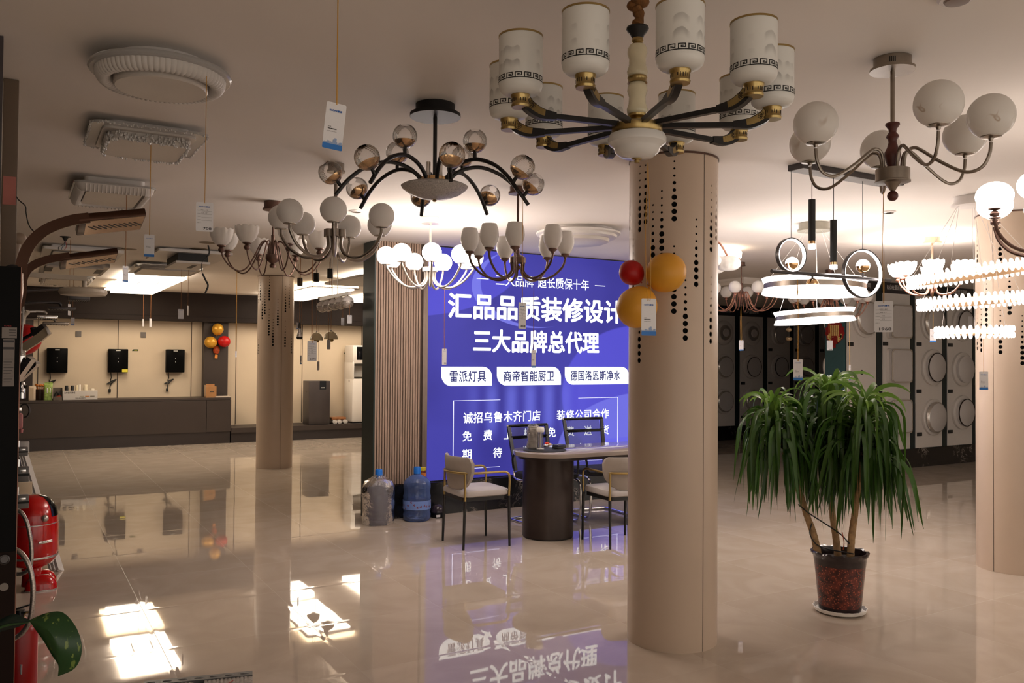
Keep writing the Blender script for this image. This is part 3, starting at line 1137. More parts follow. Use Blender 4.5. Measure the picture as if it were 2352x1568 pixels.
# ---------------------------------------------------------------- B: black arched arms with ribbed glass balls
hB = Hang(1000, 240)
B = hB.thing('chandelier', 'black chandelier with arched arms and clear ribbed glass balls over gold cups', 'chandelier')
canopy(hB, B, 45, 58, 262, 270, BLKSATIN)
rod(hB, B, 4.6, 262, 420, BLK)
MB().lathe(hB.prof([(0, 410), (34, 410), (34, 426), (0, 426)]), 30).obj('hub', GOLDP, B)
for a in (200, 320):
    q = Matrix.Rotation(-math.radians(a), 4, 'Z')
    place(MB().lathe([(0, hB.z(412)), (5.5 * hB.m, hB.z(412)), (5.5 * hB.m, hB.z(372)), (0, hB.z(369))], 16).mesh('light_tube', CHROME), 'light_tube', B, M=q @ Matrix.Translation((16 * hB.m, 0, 0)))
DISHG = mat('pressed crystal glass', (0.62, 0.58, 0.55), 0.12, 0.0, vary=0.25, scale=160, bump=1.0, bscale=260, transl=0.3)
MB().lathe(hB.prof([(0, 424), (70, 425), (77, 429), (74, 434), (58, 446), (36, 455), (14, 459), (0, 460)]), 48).obj('dish_shade', DISHG, B)
MB().lathe(hB.prof([(0, 459), (4, 459), (5, 462), (3, 464), (0, 464)]), 14).obj('finial', GOLD, B)
ballm = MB().ell((0, 0, 0), 0.051, seg=40, rings=22, z1=0.93).mesh('glass_ball', RIBGLASS)
goldm = MB().ell((0, 0, 0), 0.0475, seg=32, rings=12, z1=-0.38).mesh('gold_cup', GOLDP)
stub = MB().lathe([(0, -0.074), (0.008, -0.074), (0.008, -0.045), (0, -0.045)], 12).mesh('ball_neck', BLK)
pA = spline([(0.055, 0, 2.275 - H), (0.068, 0, 2.33 - H), (0.125, 0, 2.375 - H), (0.21, 0, 2.39 - H), (0.30, 0, 2.36 - H), (0.37, 0, 2.305 - H), (0.425, 0, 2.235 - H)], 6)
armm = MB().tube(pA, 0.0088, 8).mesh('arm', BLK)


def ball_on(M):
    b = place(ballm, 'glass_ball', B, M=M)
    place(goldm, 'gold_cup', b)
    place(stub, 'ball_neck', b)


for i in range(8):
    R = Matrix.Rotation(-math.radians(81.5 - 45 * i), 4, 'Z')
    zs = 1.0 if i % 2 else 0.985
    place(armm, 'arm', B, M=R @ Matrix.Diagonal((1, 1, 1, 1)))
    nrm = Vector((0.62, 0, 0.78)).normalized()
    tilt = Matrix.Rotation(math.atan2(nrm.x, nrm.z), 4, 'Y')
    p = Vector((0.40, 0, 2.272 - H)) + nrm * 0.074
    ball_on(R @ Matrix.Translation(p) @ tilt)
    if i % 2:
        ball_on(R @ Matrix.Translation((0.21, 0, 2.39 - H + 0.078)))

# ---------------------------------------------------------------- C: nickel arms, marbled balls, red-brown turned stem
def marbled():
    m = mat('white marbled glass', (0.9, 0.87, 0.83), 0.28, vary=0.02, transl=0.2)
    b = m.node_tree.nodes['Principled BSDF']
    tc = N(m, 'ShaderNodeTexCoord')
    nz = N(m, 'ShaderNodeTexNoise')
    nz.inputs['Scale'].default_value = 5.0
    nz.inputs['Detail'].default_value = 2.5
    nz.inputs['Distortion'].default_value = 0.4
    L(m, tc.outputs['Object'], nz.inputs['Vector'])
    v = M_(m, 'SUBTRACT', 1.0, smooth(m, M_(m, 'ABSOLUTE', M_(m, 'SUBTRACT', nz.outputs['Fac'], 0.46)), 0.001, 0.011))
    n2 = N(m, 'ShaderNodeTexNoise')
    n2.inputs['Scale'].default_value = 7.0
    L(m, tc.outputs['Object'], n2.inputs['Vector'])
    f = M_(m, 'MULTIPLY', v, smooth(m, n2.outputs['Fac'], 0.52, 0.64))
    L(m, mixc(m, M_(m, 'MULTIPLY', f, 0.8), (0.90, 0.87, 0.83), (0.45, 0.3, 0.18)), b.inputs['Base Color'])
    return m


hC = Hang(2050, 134)
Cc = hC.thing('chandelier', 'nickel six-arm chandelier with white marbled globes and turned red brown stem', 'chandelier')
canopy(hC, Cc, 41, 49, 158, 164, NICKEL)
mb = MB()
for k in range(4):
    mb.box(-0.002, 0.002, -41.4 * hC.m, -40 * hC.m, hC.z(154), hC.z(142), M=Matrix.Rotation(0.09 * (k - 1.5), 4, 'Z'))
mb.obj('vent_slots', BLKMATTE, Cc, sm=False)
rod(hC, Cc, 4.8, 158, 290, NICKEL)
MB().lathe(hC.prof([(0, 284), (15, 284), (16, 288), (9, 298), (8, 305), (13, 312), (14, 316), (10, 321), (9, 328), (12, 340), (17, 350), (18, 358), (15, 372), (9, 386), (9, 394), (0, 394)]), 24).obj('turned_stem', WOODRED, Cc)
MB().lathe(hC.prof([(0, 390), (37, 390), (37, 416), (38.5, 417), (38.5, 420), (18, 421), (10, 432), (5, 440), (0, 441)]), 40).obj('hub', NICKEL, Cc)
MB().ell((0, 0, hC.z(451)), 12 * hC.m, seg=20, rings=12).obj('ball_finial', WOODRED, Cc)
gl = MB().ell((0, 0, 0.0760), 0.0775, seg=36, rings=20, z0=-0.93)
cp = MB().lathe([(0, -0.010), (0.006, -0.010), (0.009, 0.0), (0.034, 0.004), (0.036, 0.010), (0, 0.010)], 24)
arm_set(hC, Cc, [64, 10, -38, 143, 200, -98], [(24, 396), (25, 372), (31, 352), (45, 346), (60, 354), (95, 382), (135, 408), (160, 414), (182, 404), (194, 380), (197, 354)], 3.7, NICKEL, gl, marbled(), (197, 346), cp)


# ---------------------------------------------------------------- D: bronze, eight scalloped cups
def scallop_cup(r, h, lobes=10, seg=60):
    mb = MB()
    R = []
    prof = [(0.22, 0.0), (0.5, 0.06), (0.78, 0.28), (0.95, 0.6), (1.0, 0.86), (0.97, 1.0), (0.93, 0.98), (0.9, 0.7), (0.72, 0.32), (0.4, 0.1)]
    for k, (pr, pz) in enumerate(prof):
        ring = []
        for i in range(seg):
            a = 2 * math.pi * i / seg
            f = abs(math.sin(a * lobes / 2))
            rr = r * pr * (1 + 0.06 * f * pz)
            zz = h * (pz - 0.10 * (1 - f) * (pz ** 3))
            ring.append(mb._v((rr * math.cos(a), rr * math.sin(a), zz)))
        R.append(ring)
    mb._skin(R, seg)
    mb._f(list(reversed(R[0])))
    mb._f(R[-1])
    return mb


hD = Hang(628, 463)
D = hD.thing('chandelier', 'dark bronze eight-arm chandelier with scalloped white glass cups', 'chandelier')
canopy(hD, D, 21, 24, 479, 483, BRONZE)
rod(hD, D, 2.2, 480, 545, BRONZE)
MB().lathe(hD.prof([(0, 540), (4, 540), (4, 560), (5, 566), (4, 572), (5, 584), (15, 585), (16, 594), (13, 600), (6, 604), (4, 606), (7, 610), (6, 615), (0, 616)]), 24).obj('hub', BRONZE, D)
gl = scallop_cup(24.5 * hD.m, 38 * hD.m)
cp = MB().lathe([(0, -0.05), (0.008, -0.05), (0.014, -0.046), (0.021, -0.034), (0.021, -0.026), (0.012, -0.014), (0.030, -0.004), (0.030, 0.002), (0, 0.002)], 18)
arm_set(hD, D, [118, 73, 28, -17, -62, -107, -152, 163], [(7, 592), (9, 572), (14, 556), (22, 556), (30, 566), (42, 592), (58, 618), (75, 627), (95, 618), (110, 600), (115, 584)], 1.7, BRONZE, gl, FROST, (115, 573), cp)


# ---------------------------------------------------------------- E and F: nickel globe chandeliers, the second lit
def globe_lamp(h, label, y0, y1, flange, ytop, yhub0, yhub1, arm_pts, at, rg, ang, mt, gmat, spike, rr, group=None):
    t = h.thing('chandelier', label, 'chandelier', group)
    canopy(h, t, flange * 0.88, flange, y0, y1, mt)
    rod(h, t, rr, y0, yhub0, mt)
    mb = MB().lathe(h.prof([(0, yhub0), (8 * rr / 3, yhub0), (8 * rr / 3, yhub1), (0, yhub1)]), 20)
    for a in ang:
        q = Matrix.Rotation(-math.radians(a), 4, 'Z') @ Matrix.Translation((arm_pts[0][0] * h.m, 0, 0))
        mb.lathe([(0, h.z(yhub0 + 1)), (2.1 * rr * h.m, h.z(yhub0 + 1)), (2.1 * rr * h.m, h.z(yhub1)), (0, h.z(yhub1))], 14, q)
    mb.obj('hub', mt, t)
    MB().lathe(h.prof([(0, yhub1), (rr * 1.6, yhub1), (rr * 0.9, spike - 3), (0, spike)]), 12).obj('finial_spike', mt, t)
    gl = MB().ell((0, 0, rg * 0.93), rg, seg=30, rings=18, z0=-0.92)
    cp = MB().lathe([(0, -0.012), (0.006, -0.012), (0.008, -0.002), (0.036 * rg / 0.075, 0.001), (0.037 * rg / 0.075, 0.007), (0, 0.007)], 20)
    arm_set(h, t, ang, arm_pts, rr * 0.85, mt, gl, gmat, at, cp)
    return t


hE = Hang(772, 376)
globe_lamp(hE, 'nickel chandelier of unlit white globes hanging before the far column', 392, 396, 21, 376, 527, 545,
           [(17, 545), (16, 566), (26, 584), (46, 593), (74, 591), (103, 572), (120, 545), (122, 532)], (122, 530), 0.0725,
           [92, 143, 186, 232, 286, 328, 34], NICKEL, OPAL, 588, 4.3)
hF = Hang(989, 499)
globe_lamp(hF, 'lit nickel chandelier of glowing white globes before the blue sign', 509, 514, 21.5, 499, 613, 624,
           [(12, 624), (11, 640), (18, 652), (34, 660), (55, 659), (78, 645), (97, 622), (101, 613)], (101, 612), 0.074,
           [88, 128, 168, 208, 248, 288, 328, 8, 48], mat('pale nickel', (0.62, 0.57, 0.52), 0.3, 0.85), OPALLIT, 660, 2.9)

# ---------------------------------------------------------------- G: bronze with tulip goblets
hG = Hang(1190, 429)
G = hG.thing('chandelier', 'dark bronze chandelier with white tulip goblet shades before the blue sign', 'chandelier')
canopy(hG, G, 19, 22, 441, 446, BRONZE)
rod(hG, G, 2.6, 442, 580, BRONZE)
MB().lathe(hG.prof([(0, 572), (4, 574), (5, 579), (4, 583), (12, 588), (19, 592), (19, 604), (8, 606), (0, 607)]), 26).obj('hub', BRONZE, G)
MB().ell((0, 0, hG.z(615)), 6.5 * hG.m, seg=16, rings=10).obj('ball_finial', BRONZE, G)
gh, gr = 0.150, 0.060
gl = MB().lathe([(0, 0.0), (0.024, 0.0), (0.040, 0.018), (0.054, 0.045), (gr, 0.075), (0.057, 0.11), (0.049, 0.138), (0.044, gh), (0.041, gh), (0.05, 0.11), (0.054, 0.07), (0.03, 0.016), (0, 0.012)], 30)
cp = MB().lathe([(0, -0.03), (0.008, -0.03), (0.011, -0.018), (0.02, -0.012), (0.03, -0.003), (0.031, 0.003), (0, 0.003)], 18)
arm_set(hG, G, [168, 124, 93, 46, -8, -50, -106, -146], [(15, 604), (14, 622), (24, 634), (42, 641), (64, 640), (86, 630), (104, 612), (110, 598), (111, 590)], 2.6, BRONZE, gl, OPAL, (111, 582), cp)


# ---------------------------------------------------------------- K: big lit globes at the right edge
hK = Hang(2500, 0, (4.03, 1.90))
K = hK.thing('chandelier', 'bronze chandelier with big glowing globes cut off by the right edge', 'chandelier')
canopy(hK, K, 38, 46, 300, 306, BRONZE)
hK.yh = 829.5
rod(hK, K, 4, 290, 540, BRONZE)
MB().lathe(hK.prof([(0, 530), (9, 530), (12, 548), (26, 556), (26, 572), (10, 580), (0, 584)]), 24).obj('hub', BRONZE, K)
gl = MB().ell((0, 0, 0.058), 0.077, 0.077, 0.063, seg=32, rings=18, z0=-0.9)
cp = MB().lathe([(0, -0.034), (0.007, -0.034), (0.018, -0.03), (0.020, -0.02), (0.014, -0.010), (0.006, -0.006), (0.026, 0.0), (0.027, 0.005), (0, 0.005)], 20)
arm_set(hK, K, [118, 155, 196, 240, 284, 328, 12, 66], [(18, 575), (20, 590), (40, 592), (80, 588), (130, 578), (170, 562), (196, 534), (205, 506), (206, 498)], 4.2, BRONZE, gl, mat('dimmer lit opal glass', (0.9, 0.9, 0.9), 0.3, emit=NEUTRAL, estr=2.8), (206, 476), cp)


# ---------------------------------------------------------------- L: two bronze chandeliers with small globes, far right
def small_globes(px, pyc, label, ang, sc, roty):
    h = Hang(px, pyc)
    t = h.thing('chandelier', label, 'chandelier', 'bronze small globe chandeliers')
    y = pyc
    canopy(h, t, 8 * sc, 9 * sc, y + 7, y + 9, BRONZE)
    rod(h, t, 1.3, y + 8, y + 52, BRONZE)
    MB().lathe(h.prof([(0, y + 48), (3, y + 48), (4, y + 56), (2.5, y + 62), (3.5, y + 72), (7, y + 80), (8, y + 86), (4, y + 92), (2, y + 96), (3, y + 100), (0, y + 102)]), 18).obj('hub', BRONZE, t)
    gl = MB().ell((0, 0, 0.064), 0.069, seg=24, rings=14, z0=-0.92)
    cp = MB().lathe([(0, -0.03), (0.01, -0.03), (0.016, -0.022), (0.016, -0.014), (0.01, -0.008), (0.028, -0.002), (0.028, 0.003), (0, 0.003)], 14)
    arm_set(h, t, ang, [(6, y + 86), (7, y + 74), (12, y + 68), (17, y + 76), (24, y + 96), (36, y + 110), (52, y + 111), (68, y + 102), (78, y + 86), (80, y + 80)], 1.1, COPPER, gl, OPAL, (80, y + 76), cp)
    return h


hL1 = small_globes(1703, 602, 'bronze chandelier of small white globes nearest the perforated column', [100, 64, 28, -8, -44, -80, -116, -152, 172, 136], 1.0, 0)
hL2 = small_globes(1906, 619, 'bronze chandelier of small white globes half hidden behind the lit double ring', [80, 44, 8, -28, -64, -100, -136, -172, 152, 116], 1.2, 0)

# ---------------------------------------------------------------- M: copper with lit shell cups
hM = Hang(2141, 545)
Mm = hM.thing('chandelier', 'copper chandelier with glowing white shell cups behind the crystal rings', 'chandelier')
canopy(hM, Mm, 17, 20, 555, 559, COPPER)
rod(hM, Mm, 2.2, 556, 640, COPPER)
MB().lathe(hM.prof([(0, 636), (4, 636), (5, 650), (9, 656), (10, 664), (4, 670), (0, 678)]), 20).obj('hub', COPPER, Mm)
gl = scallop_cup(22 * hM.m, 31 * hM.m, 9, 54)
cp = MB().lathe([(0, -0.04), (0.008, -0.04), (0.017, -0.03), (0.017, -0.022), (0.01, -0.012), (0.024, -0.003), (0.024, 0.002), (0, 0.002)], 16)
arm_set(hM, Mm, [178, 88, 28, -32, -92, -152, 138], [(8, 662), (14, 674), (30, 677), (48, 672), (64, 656), (71, 642)], 2.0, COPPER, gl, mat('lit shell glass', (0.9, 0.9, 0.9), 0.3, emit=NEUTRAL, estr=13.0), (72, 635), cp)

# ---------------------------------------------------------------- long pendant with rings, tubes and balls
PY = 3.31
xl, xr = on_z(1792, 384, H).x, on_z(2033, 421, H).x
pend = thing('linear_pendant', 'black linear pendant of two glowing hoops, two tubes and half gold balls', 'pendant lamp', ((xl + xr) / 2, PY, H))
pc = (xl + xr) / 2
mb = MB().box(xl - pc, xr - pc, -0.055, 0.055, -0.034, -0.001)
mb.obj('canopy', GUN, pend)
MB().box(xl - pc + 0.003, xr - pc - 0.003, -0.052, 0.052, -0.0355, -0.034).obj('canopy_plate', PLATEGREY, pend)


def pz(px, py):
    p = on_y(px, py, PY)
    return p.x - pc, p.z - H


x1, z1 = pz(1817, 586)
x2, z2 = pz(1981, 628)
xa, zb = pz(1772, 627)
xb, zb2 = pz(2045, 640)
zb = (zb + zb2) / 2
MB().tube([(xa, 0, zb), (xb, 0, zb)], 0.0105, 12).obj('bar', GUN, pend)
for x, z, r in ((x1, z1, 0.098), (x2, z2, 0.146)):
    mb = MB()
    ring = [(0, r * math.cos(2 * math.pi * k / 56), r * math.sin(2 * math.pi * k / 56)) for k in range(56)]
    R_ = []
    for rr, xx in ((r, -0.012), (r, 0.012), (r - 0.006, 0.012), (r - 0.006, -0.012)):
        R_.append([mb._v((xx, rr * math.cos(2 * math.pi * k / 56), rr * math.sin(2 * math.pi * k / 56))) for k in range(56)])
    mb._skin(R_, 56, True)
    o = mb.obj('hoop', GUN, pend, (x, 0, z), (0, 0, math.radians(80)))
    mb = MB()
    R_ = []
    for rr, xx in ((r - 0.0062, -0.011), (r - 0.0062, 0.011), (r - 0.012, 0.009), (r - 0.012, -0.009)):
        R_.append([mb._v((xx, rr * math.cos(2 * math.pi * k / 56), rr * math.sin(2 * math.pi * k / 56))) for k in range(56)])
    mb._skin(R_, 56, True)
    mb.obj('led_strip', LEDLIT, o)
    MB().tube([(x, 0, z + r), (x, 0, -0.034)], 0.0016, 6).obj('cord', WIREB, pend)
for pxs, y0, y1, y2, y3 in ((1865, 458, 553, 560, 571), (1914.5, 505, 602, 608, 617)):
    x, za = pz(pxs, y0)
    zs = [pz(pxs, y)[1] for y in (y0, y1, y2, y3)]
    o = MB().lathe([(0, zs[0]), (0.0195, zs[0]), (0.0195, zs[1]), (0, zs[1])], 24).obj('tube', BLKMATTE, pend, (x, 0, 0))
    MB().lathe([(0, zs[1]), (0.0185, zs[1]), (0.0185, zs[2]), (0, zs[2])], 24).obj('collar', GOLDP, o)
    MB().lathe([(0, zs[2]), (0.021, zs[2] - 0.001), (0.021, zs[3]), (0.016, zs[3] - 0.003), (0, zs[3] - 0.003)], 24).obj('lens', LEDLIT, o)
    MB().tube([(x, 0, zs[0]), (x, 0, -0.034)], 0.0022, 6).obj('cord', WIREB, pend)
for pxs, pys, up, rb in ((1866, 653, False, 0.036), (1819, 605, True, 0.037), (1982, 611, True, 0.041)):
    x, z = pz(pxs, pys)
    o = MB().ell((0, 0, 0), rb, seg=26, rings=12, z0=0.0 if up else -1.0, z1=1.0 if up else 0.0).obj('glass_ball', LEDLIT, pend, (x, 0, z))
    MB().ell((0, 0, 0), rb * 0.99, seg=26, rings=12, z0=-1.0 if up else 0.0, z1=0.0 if up else 1.0).obj('gold_cup', GOLDP, o)
    MB().tube([(x, 0, z - rb * 0.9 if up else z + rb * 0.9), (x, 0, zb)], 0.006, 8).obj('ball_stem', GUN, pend)

# ---------------------------------------------------------------- double ring
hI = Hang(1870, 512)
I = hI.thing('ring_chandelier', 'lit chandelier of two tilted frosted acrylic rings hung on steel wires', 'chandelier')
canopy(hI, I, 34, 37, 527, 531, mat('olive grey metal', (0.20, 0.185, 0.15), 0.45, 0.6))


def tilted(R_, z, tx, ty):
    return Matrix.Translation((0, 0, z)) @ Matrix.Rotation(tx, 4, 'Y') @ Matrix.Rotation(ty, 4, 'X')


def band_ring(t, R_, M, h):
    def rng(pr, seg=84):
        mb = MB()
        RR = [[mb._v((r * math.cos(2 * math.pi * k / seg), r * math.sin(2 * math.pi * k / seg), z)) for k in range(seg)] for r, z in pr]
        mb._skin(RR, seg, True)
        return mb
    o = place(rng([(R_, -0.17 * h), (R_, 0.17 * h), (R_ - 0.02, 0.17 * h), (R_ - 0.02, -0.17 * h)]).mesh('metal_band', NICKEL), 'metal_band', t, M=M)
    place(rng([(R_ + 0.002, 0.17 * h), (R_ + 0.016, 0.5 * h), (R_ - 0.012, 0.5 * h), (R_ - 0.022, 0.17 * h)]).mesh('lit_rim', RINGLIT), 'lit_rim', o)
    place(rng([(R_ + 0.002, -0.17 * h), (R_ + 0.016, -0.5 * h), (R_ - 0.012, -0.5 * h), (R_ - 0.022, -0.17 * h)]).mesh('lit_rim', RINGLIT), 'lit_rim', o)
    return o


MI1, MI2 = tilted(0, hI.z(659), math.radians(1.0), math.radians(-1.0)), tilted(0, hI.z(727), math.radians(-3.6), 0)
band_ring(I, 0.392, MI1, 0.125)
band_ring(I, 0.298, MI2, 0.10)
for k in range(3):
    a = math.radians(200 + 120 * k)
    for RR, MM, r0 in ((0.385, MI1, 0.10), (0.29, MI2, 0.085)):
        p = MM @ Vector((RR * math.cos(a + r0), RR * math.sin(a + r0), 0.04))
        MB().tube([(0.07 * math.cos(a), 0.07 * math.sin(a), hI.z(530)), p], 0.0013, 5).obj('wire', WIREW, I)

# ---------------------------------------------------------------- triple crystal ring
hJ = Hang(2232, 452)
J = hJ.thing('ring_chandelier', 'lit chandelier of three bronze rings edged with glowing crystal lobes', 'chandelier')
canopy(hJ, J, 38, 43, 468, 473, WHITEMET)
lobe = MB()
for s in (1, -1):
    lobe.ell((0.006, 0, s * 0.021), 0.010, 0.0125, 0.020, 10, 6)
lobe.box(-0.004, 0.006, -0.006, 0.006, -0.02, 0.02)
lobem = lobe.mesh('crystal', CRYLIT)
rings = []
for R_, py, tx, ty, n, dx in ((0.435, 627, math.radians(-7.5), math.radians(2), 78, 0.055), (0.335, 692, math.radians(-3.5), math.radians(1), 60, 0.02), (0.215, 763, math.radians(-0.5), 0, 38, 0.01)):
    MM = Matrix.Translation((dx, 0, 0)) @ tilted(0, hJ.z(py), tx, ty)
    seg = 72
    mb = MB()
    RR = [[mb._v((r * math.cos(2 * math.pi * k / seg), r * math.sin(2 * math.pi * k / seg), z)) for k in range(seg)] for r, z in ((R_, -0.017), (R_, 0.017), (R_ - 0.014, 0.017), (R_ - 0.014, -0.017))]
    mb._skin(RR, seg, True)
    o = place(mb.mesh('ring', mat('champagne metal', (0.66, 0.45, 0.27), 0.35, 0.8)), 'ring', J, M=MM)
    mb = MB()
    RR = [[mb._v((r * math.cos(2 * math.pi * k / seg), r * math.sin(2 * math.pi * k / seg), z)) for k in range(seg)] for r, z in ((R_ + 0.001, -0.012), (R_ + 0.001, 0.012), (R_ + 0.004, 0.010), (R_ + 0.004, -0.010))]
    mb._skin(RR, seg, True)
    mb.obj('led_strip', LEDRING, o)
    far = bmesh.new()
    for k in range(n):
        Mk = Matrix.Rotation(2 * math.pi * k / n, 4, 'Z') @ Matrix.Translation((R_ + 0.012, 0, 0))
        if math.sin(2 * math.pi * k / n) < 0.02:      # the half turned to the room: every crystal by itself
            place(lobem, 'crystal', o, M=Mk)
        else:
            n0 = len(far.verts)
            far.from_mesh(lobem)
            far.verts.ensure_lookup_table()
            for v in far.verts[n0:]:
                v.co = Mk @ v.co
    fm = bpy.data.meshes.new('crystal')
    far.to_mesh(fm)
    far.free()
    fm.materials.append(CRYLIT)
    fm.shade_smooth()
    place(fm, 'crystal_row', o)['kind'] = 'stuff'
    rings.append((R_, MM))
for j, (R_, MM) in enumerate(rings):
    for k in range(3):
        a = math.radians(190 + 120 * k + 9 * j)
        p = MM @ Vector((R_ * math.cos(a), R_ * math.sin(a), 0.017))
        MB().tube([(0.085 * math.cos(a), 0.085 * math.sin(a), hJ.z(472)), p], 0.0014, 5).obj('wire', WIREW, J)

# ---------------------------------------------------------------- flush lamp with caramel ring and the pumpkin lamp beside the column
hN = Hang(1638, 571)
Nn = hN.thing('flush_ceiling_light', 'lit round ceiling light with a caramel ring peeping past the big column', 'ceiling light')
m = hN.m
MB().lathe([(0, -0.001), (0.20, -0.001), (0.20, -0.03), (0, -0.03)], 48).obj('base', WHITEMET, Nn)
MB().lathe([(0, -0.03), (62 * m, -0.028), (64 * m, -0.045), (63 * m, -0.095), (58 * m, -0.11), (0, -0.11)], 56).obj('diffuser', mat('lit milk rim', (0.9, 0.9, 0.9), 0.3, emit=(1, 0.80, 0.58), estr=3.0), Nn)
MB().lathe([(52 * m, -0.085), (61 * m, -0.11), (58 * m, -0.123), (50 * m, -0.135), (44 * m, -0.13), (44 * m, -0.11)], 56).obj('caramel_ring', mat('caramel ring', srgb(205, 135, 70), 0.4), Nn)
MB().lathe([(0, -0.128), (48 * m, -0.128), (49 * m, -0.14), (42 * m, -0.158), (0, -0.162)], 56).obj('lower_diffuser', mat('lit cream disc', (0.9, 0.9, 0.9), 0.3, emit=(1, 0.84, 0.66), estr=3.0), Nn)

hQ = Hang(1592, 0, tuple(at_depth(1592, 600, 7.25).xy))
Q = hQ.thing('chandelier', 'bronze chandelier with white pumpkin shaped glass half behind the big column', 'chandelier')
canopy(hQ, Q, 18, 21, hQ.yh - (H - 0.03 - EYE) / hQ.m, hQ.yh - (H - 0.034 - EYE) / hQ.m, COPPER)
yq = hQ.yh - (H - EYE) / hQ.m
rod(hQ, Q, 2.4, yq + 6, 572, COPPER)
MB().lathe(hQ.prof([(0, 556), (8, 556), (10, 564), (6, 574), (0, 576)]), 20).obj('hub', COPPER, Q)
pk = MB()
Rr = []
for k in range(13):
    a = -math.pi / 2 + math.pi * k / 12
    ring = []
    for i in range(60):
        th = 2 * math.pi * i / 60
        f = 1 - 0.06 * (1 - abs(math.sin(5 * th)))
        rr = 0.112 * math.cos(a) ** 0.7 * f if abs(math.cos(a)) > 1e-6 else 0.0
        ring.append(pk._v((max(rr, 0.001) * math.cos(th), max(rr, 0.001) * math.sin(th), 0.062 * math.sin(a))))
    Rr.append(ring)
pk._skin(Rr, 60)
pkm = pk.mesh('pumpkin_shade', OPAL)
ap = spline(hQ.path([(6, 562), (20, 552), (40, 550), (60, 562), (72, 582), (77, 592)]), 6)
apm = MB().tube(ap, 2.4 * hQ.m, 8).mesh('arm', COPPER)
for a in (6, 66, 126, 186, 246, 306):
    R = Matrix.Rotation(-math.radians(a), 4, 'Z')
    place(apm, 'arm', Q, M=R)
    place(pkm, 'pumpkin_shade', Q, M=R @ Matrix.Translation((77 * hQ.m, 0, hQ.z(607))))


# ---------------------------------------------------------------- flush ceiling lights
def ribbed_ring(r0, r1, za, zb, lobes, seg=None):
    seg = seg or lobes * 4
    mb = MB()
    RR = []
    for k in range(9):
        a = math.pi * k / 8
        c, w = (r0 + r1) / 2, (r1 - r0) / 2
        ring = []
        for i in range(seg):
            th = 2 * math.pi * i / seg
            f = 1 - 0.10 * (1 - abs(math.sin(lobes * th / 2)))
            r = c + w * math.cos(a) * f
            z = za + (zb - za) * math.sin(a) * f
            ring.append(mb._v((r * math.cos(th), r * math.sin(th), z)))
        RR.append(ring)
    mb._skin(RR, seg)
    return mb


p = on_z(371, 176, 2.60)
O1 = thing('flush_ceiling_light', 'big round unlit ceiling light with a ribbed acrylic ring, nearest at upper left', 'ceiling light', (p.x, p.y, H), 0, 'unlit ceiling lights')
MB().lathe([(0, -0.001), (0.17, -0.001), (0.17, -0.04), (0, -0.04)], 48).obj('base', WHITEMET, O1)
MB().lathe([(0, -0.036), (0.248, -0.036), (0.252, -0.042), (0.252, -0.05), (0.246, -0.056), (0, -0.056)], 72).obj('clear_rim', PLASTICCL, O1)
ribbed_ring(0.168, 0.232, -0.056, -0.10, 72).obj('ribbed_ring', PLASTICW, O1)
MB().lathe([(0, -0.056), (0.166, -0.056), (0.166, -0.10), (0.160, -0.106), (0, -0.106)], 56).obj('diffuser', DIFF, O1)


def rect_light(name, label, x, y, w, d, parts, rz=0.0, group='unlit ceiling lights'):
    """parts: (part, width factor, depth factor, corner, z top, z bottom, material)"""
    t = thing(name, label, 'ceiling light', (x, y, H), rz, group)
    for pn, fw, fd, cr, za, zb, mt in parts:
        MB().prism(rrect(w * fw, d * fd, cr), zb, za).obj(pn, mt, t, ang=40)
    return t


def bead_frame(w, d, cr, za, zb, n, r, seed):
    """a frame of small crystal beads"""
    rnd = random.Random(seed)
    poly = rrect(w, d, cr, 8)
    P = [Vector((a, b)) for a, b in poly]
    L_ = [0]
    for i in range(len(P)):
        L_.append(L_[-1] + (P[(i + 1) % len(P)] - P[i]).length)
    mb = MB()
    for k in range(n):
        s = L_[-1] * k / n
        i = max(j for j in range(len(P)) if L_[j] <= s)
        q = P[i].lerp(P[(i + 1) % len(P)], (s - L_[i]) / max(1e-6, L_[i + 1] - L_[i]))
        z = za + (zb - za) * rnd.random()
        mb.ell((q.x + rnd.uniform(-r, r), q.y + rnd.uniform(-r, r), z), r * rnd.uniform(0.7, 1.2), None, r * rnd.uniform(1.0, 1.8), 6, 4)
    return mb


CRYS = mat('crystal beads', (0.80, 0.76, 0.72), 0.08, vary=0.1, trans=0.3)
p = on_z(333, 331, 2.60)
O2 = rect_light('flush_ceiling_light', 'unlit rounded rectangular ceiling light with a crystal bead frame, second from camera', p.x, p.y, 0.52, 0.56, [
    ('base', 0.7, 0.7, 0.04, -0.001, -0.03, WHITEMET), ('clear_plate', 1, 1, 0.05, -0.03, -0.04, PLASTICCL), ('inner_plate', 0.8, 0.82, 0.04, -0.04, -0.05, DIFF),
    ('diffuser', 0.66, 0.70, 0.05, -0.05, -0.092, DIFF)])
bead_frame(0.36, 0.405, 0.05, -0.055, -0.097, 420, 0.006, 3).obj('crystal_frame', CRYS, O2, sm=False)['kind'] = 'stuff'
bead_frame(0.515, 0.555, 0.05, -0.032, -0.042, 300, 0.004, 4).obj('crystal_edge', CRYS, O2, sm=False)['kind'] = 'stuff'

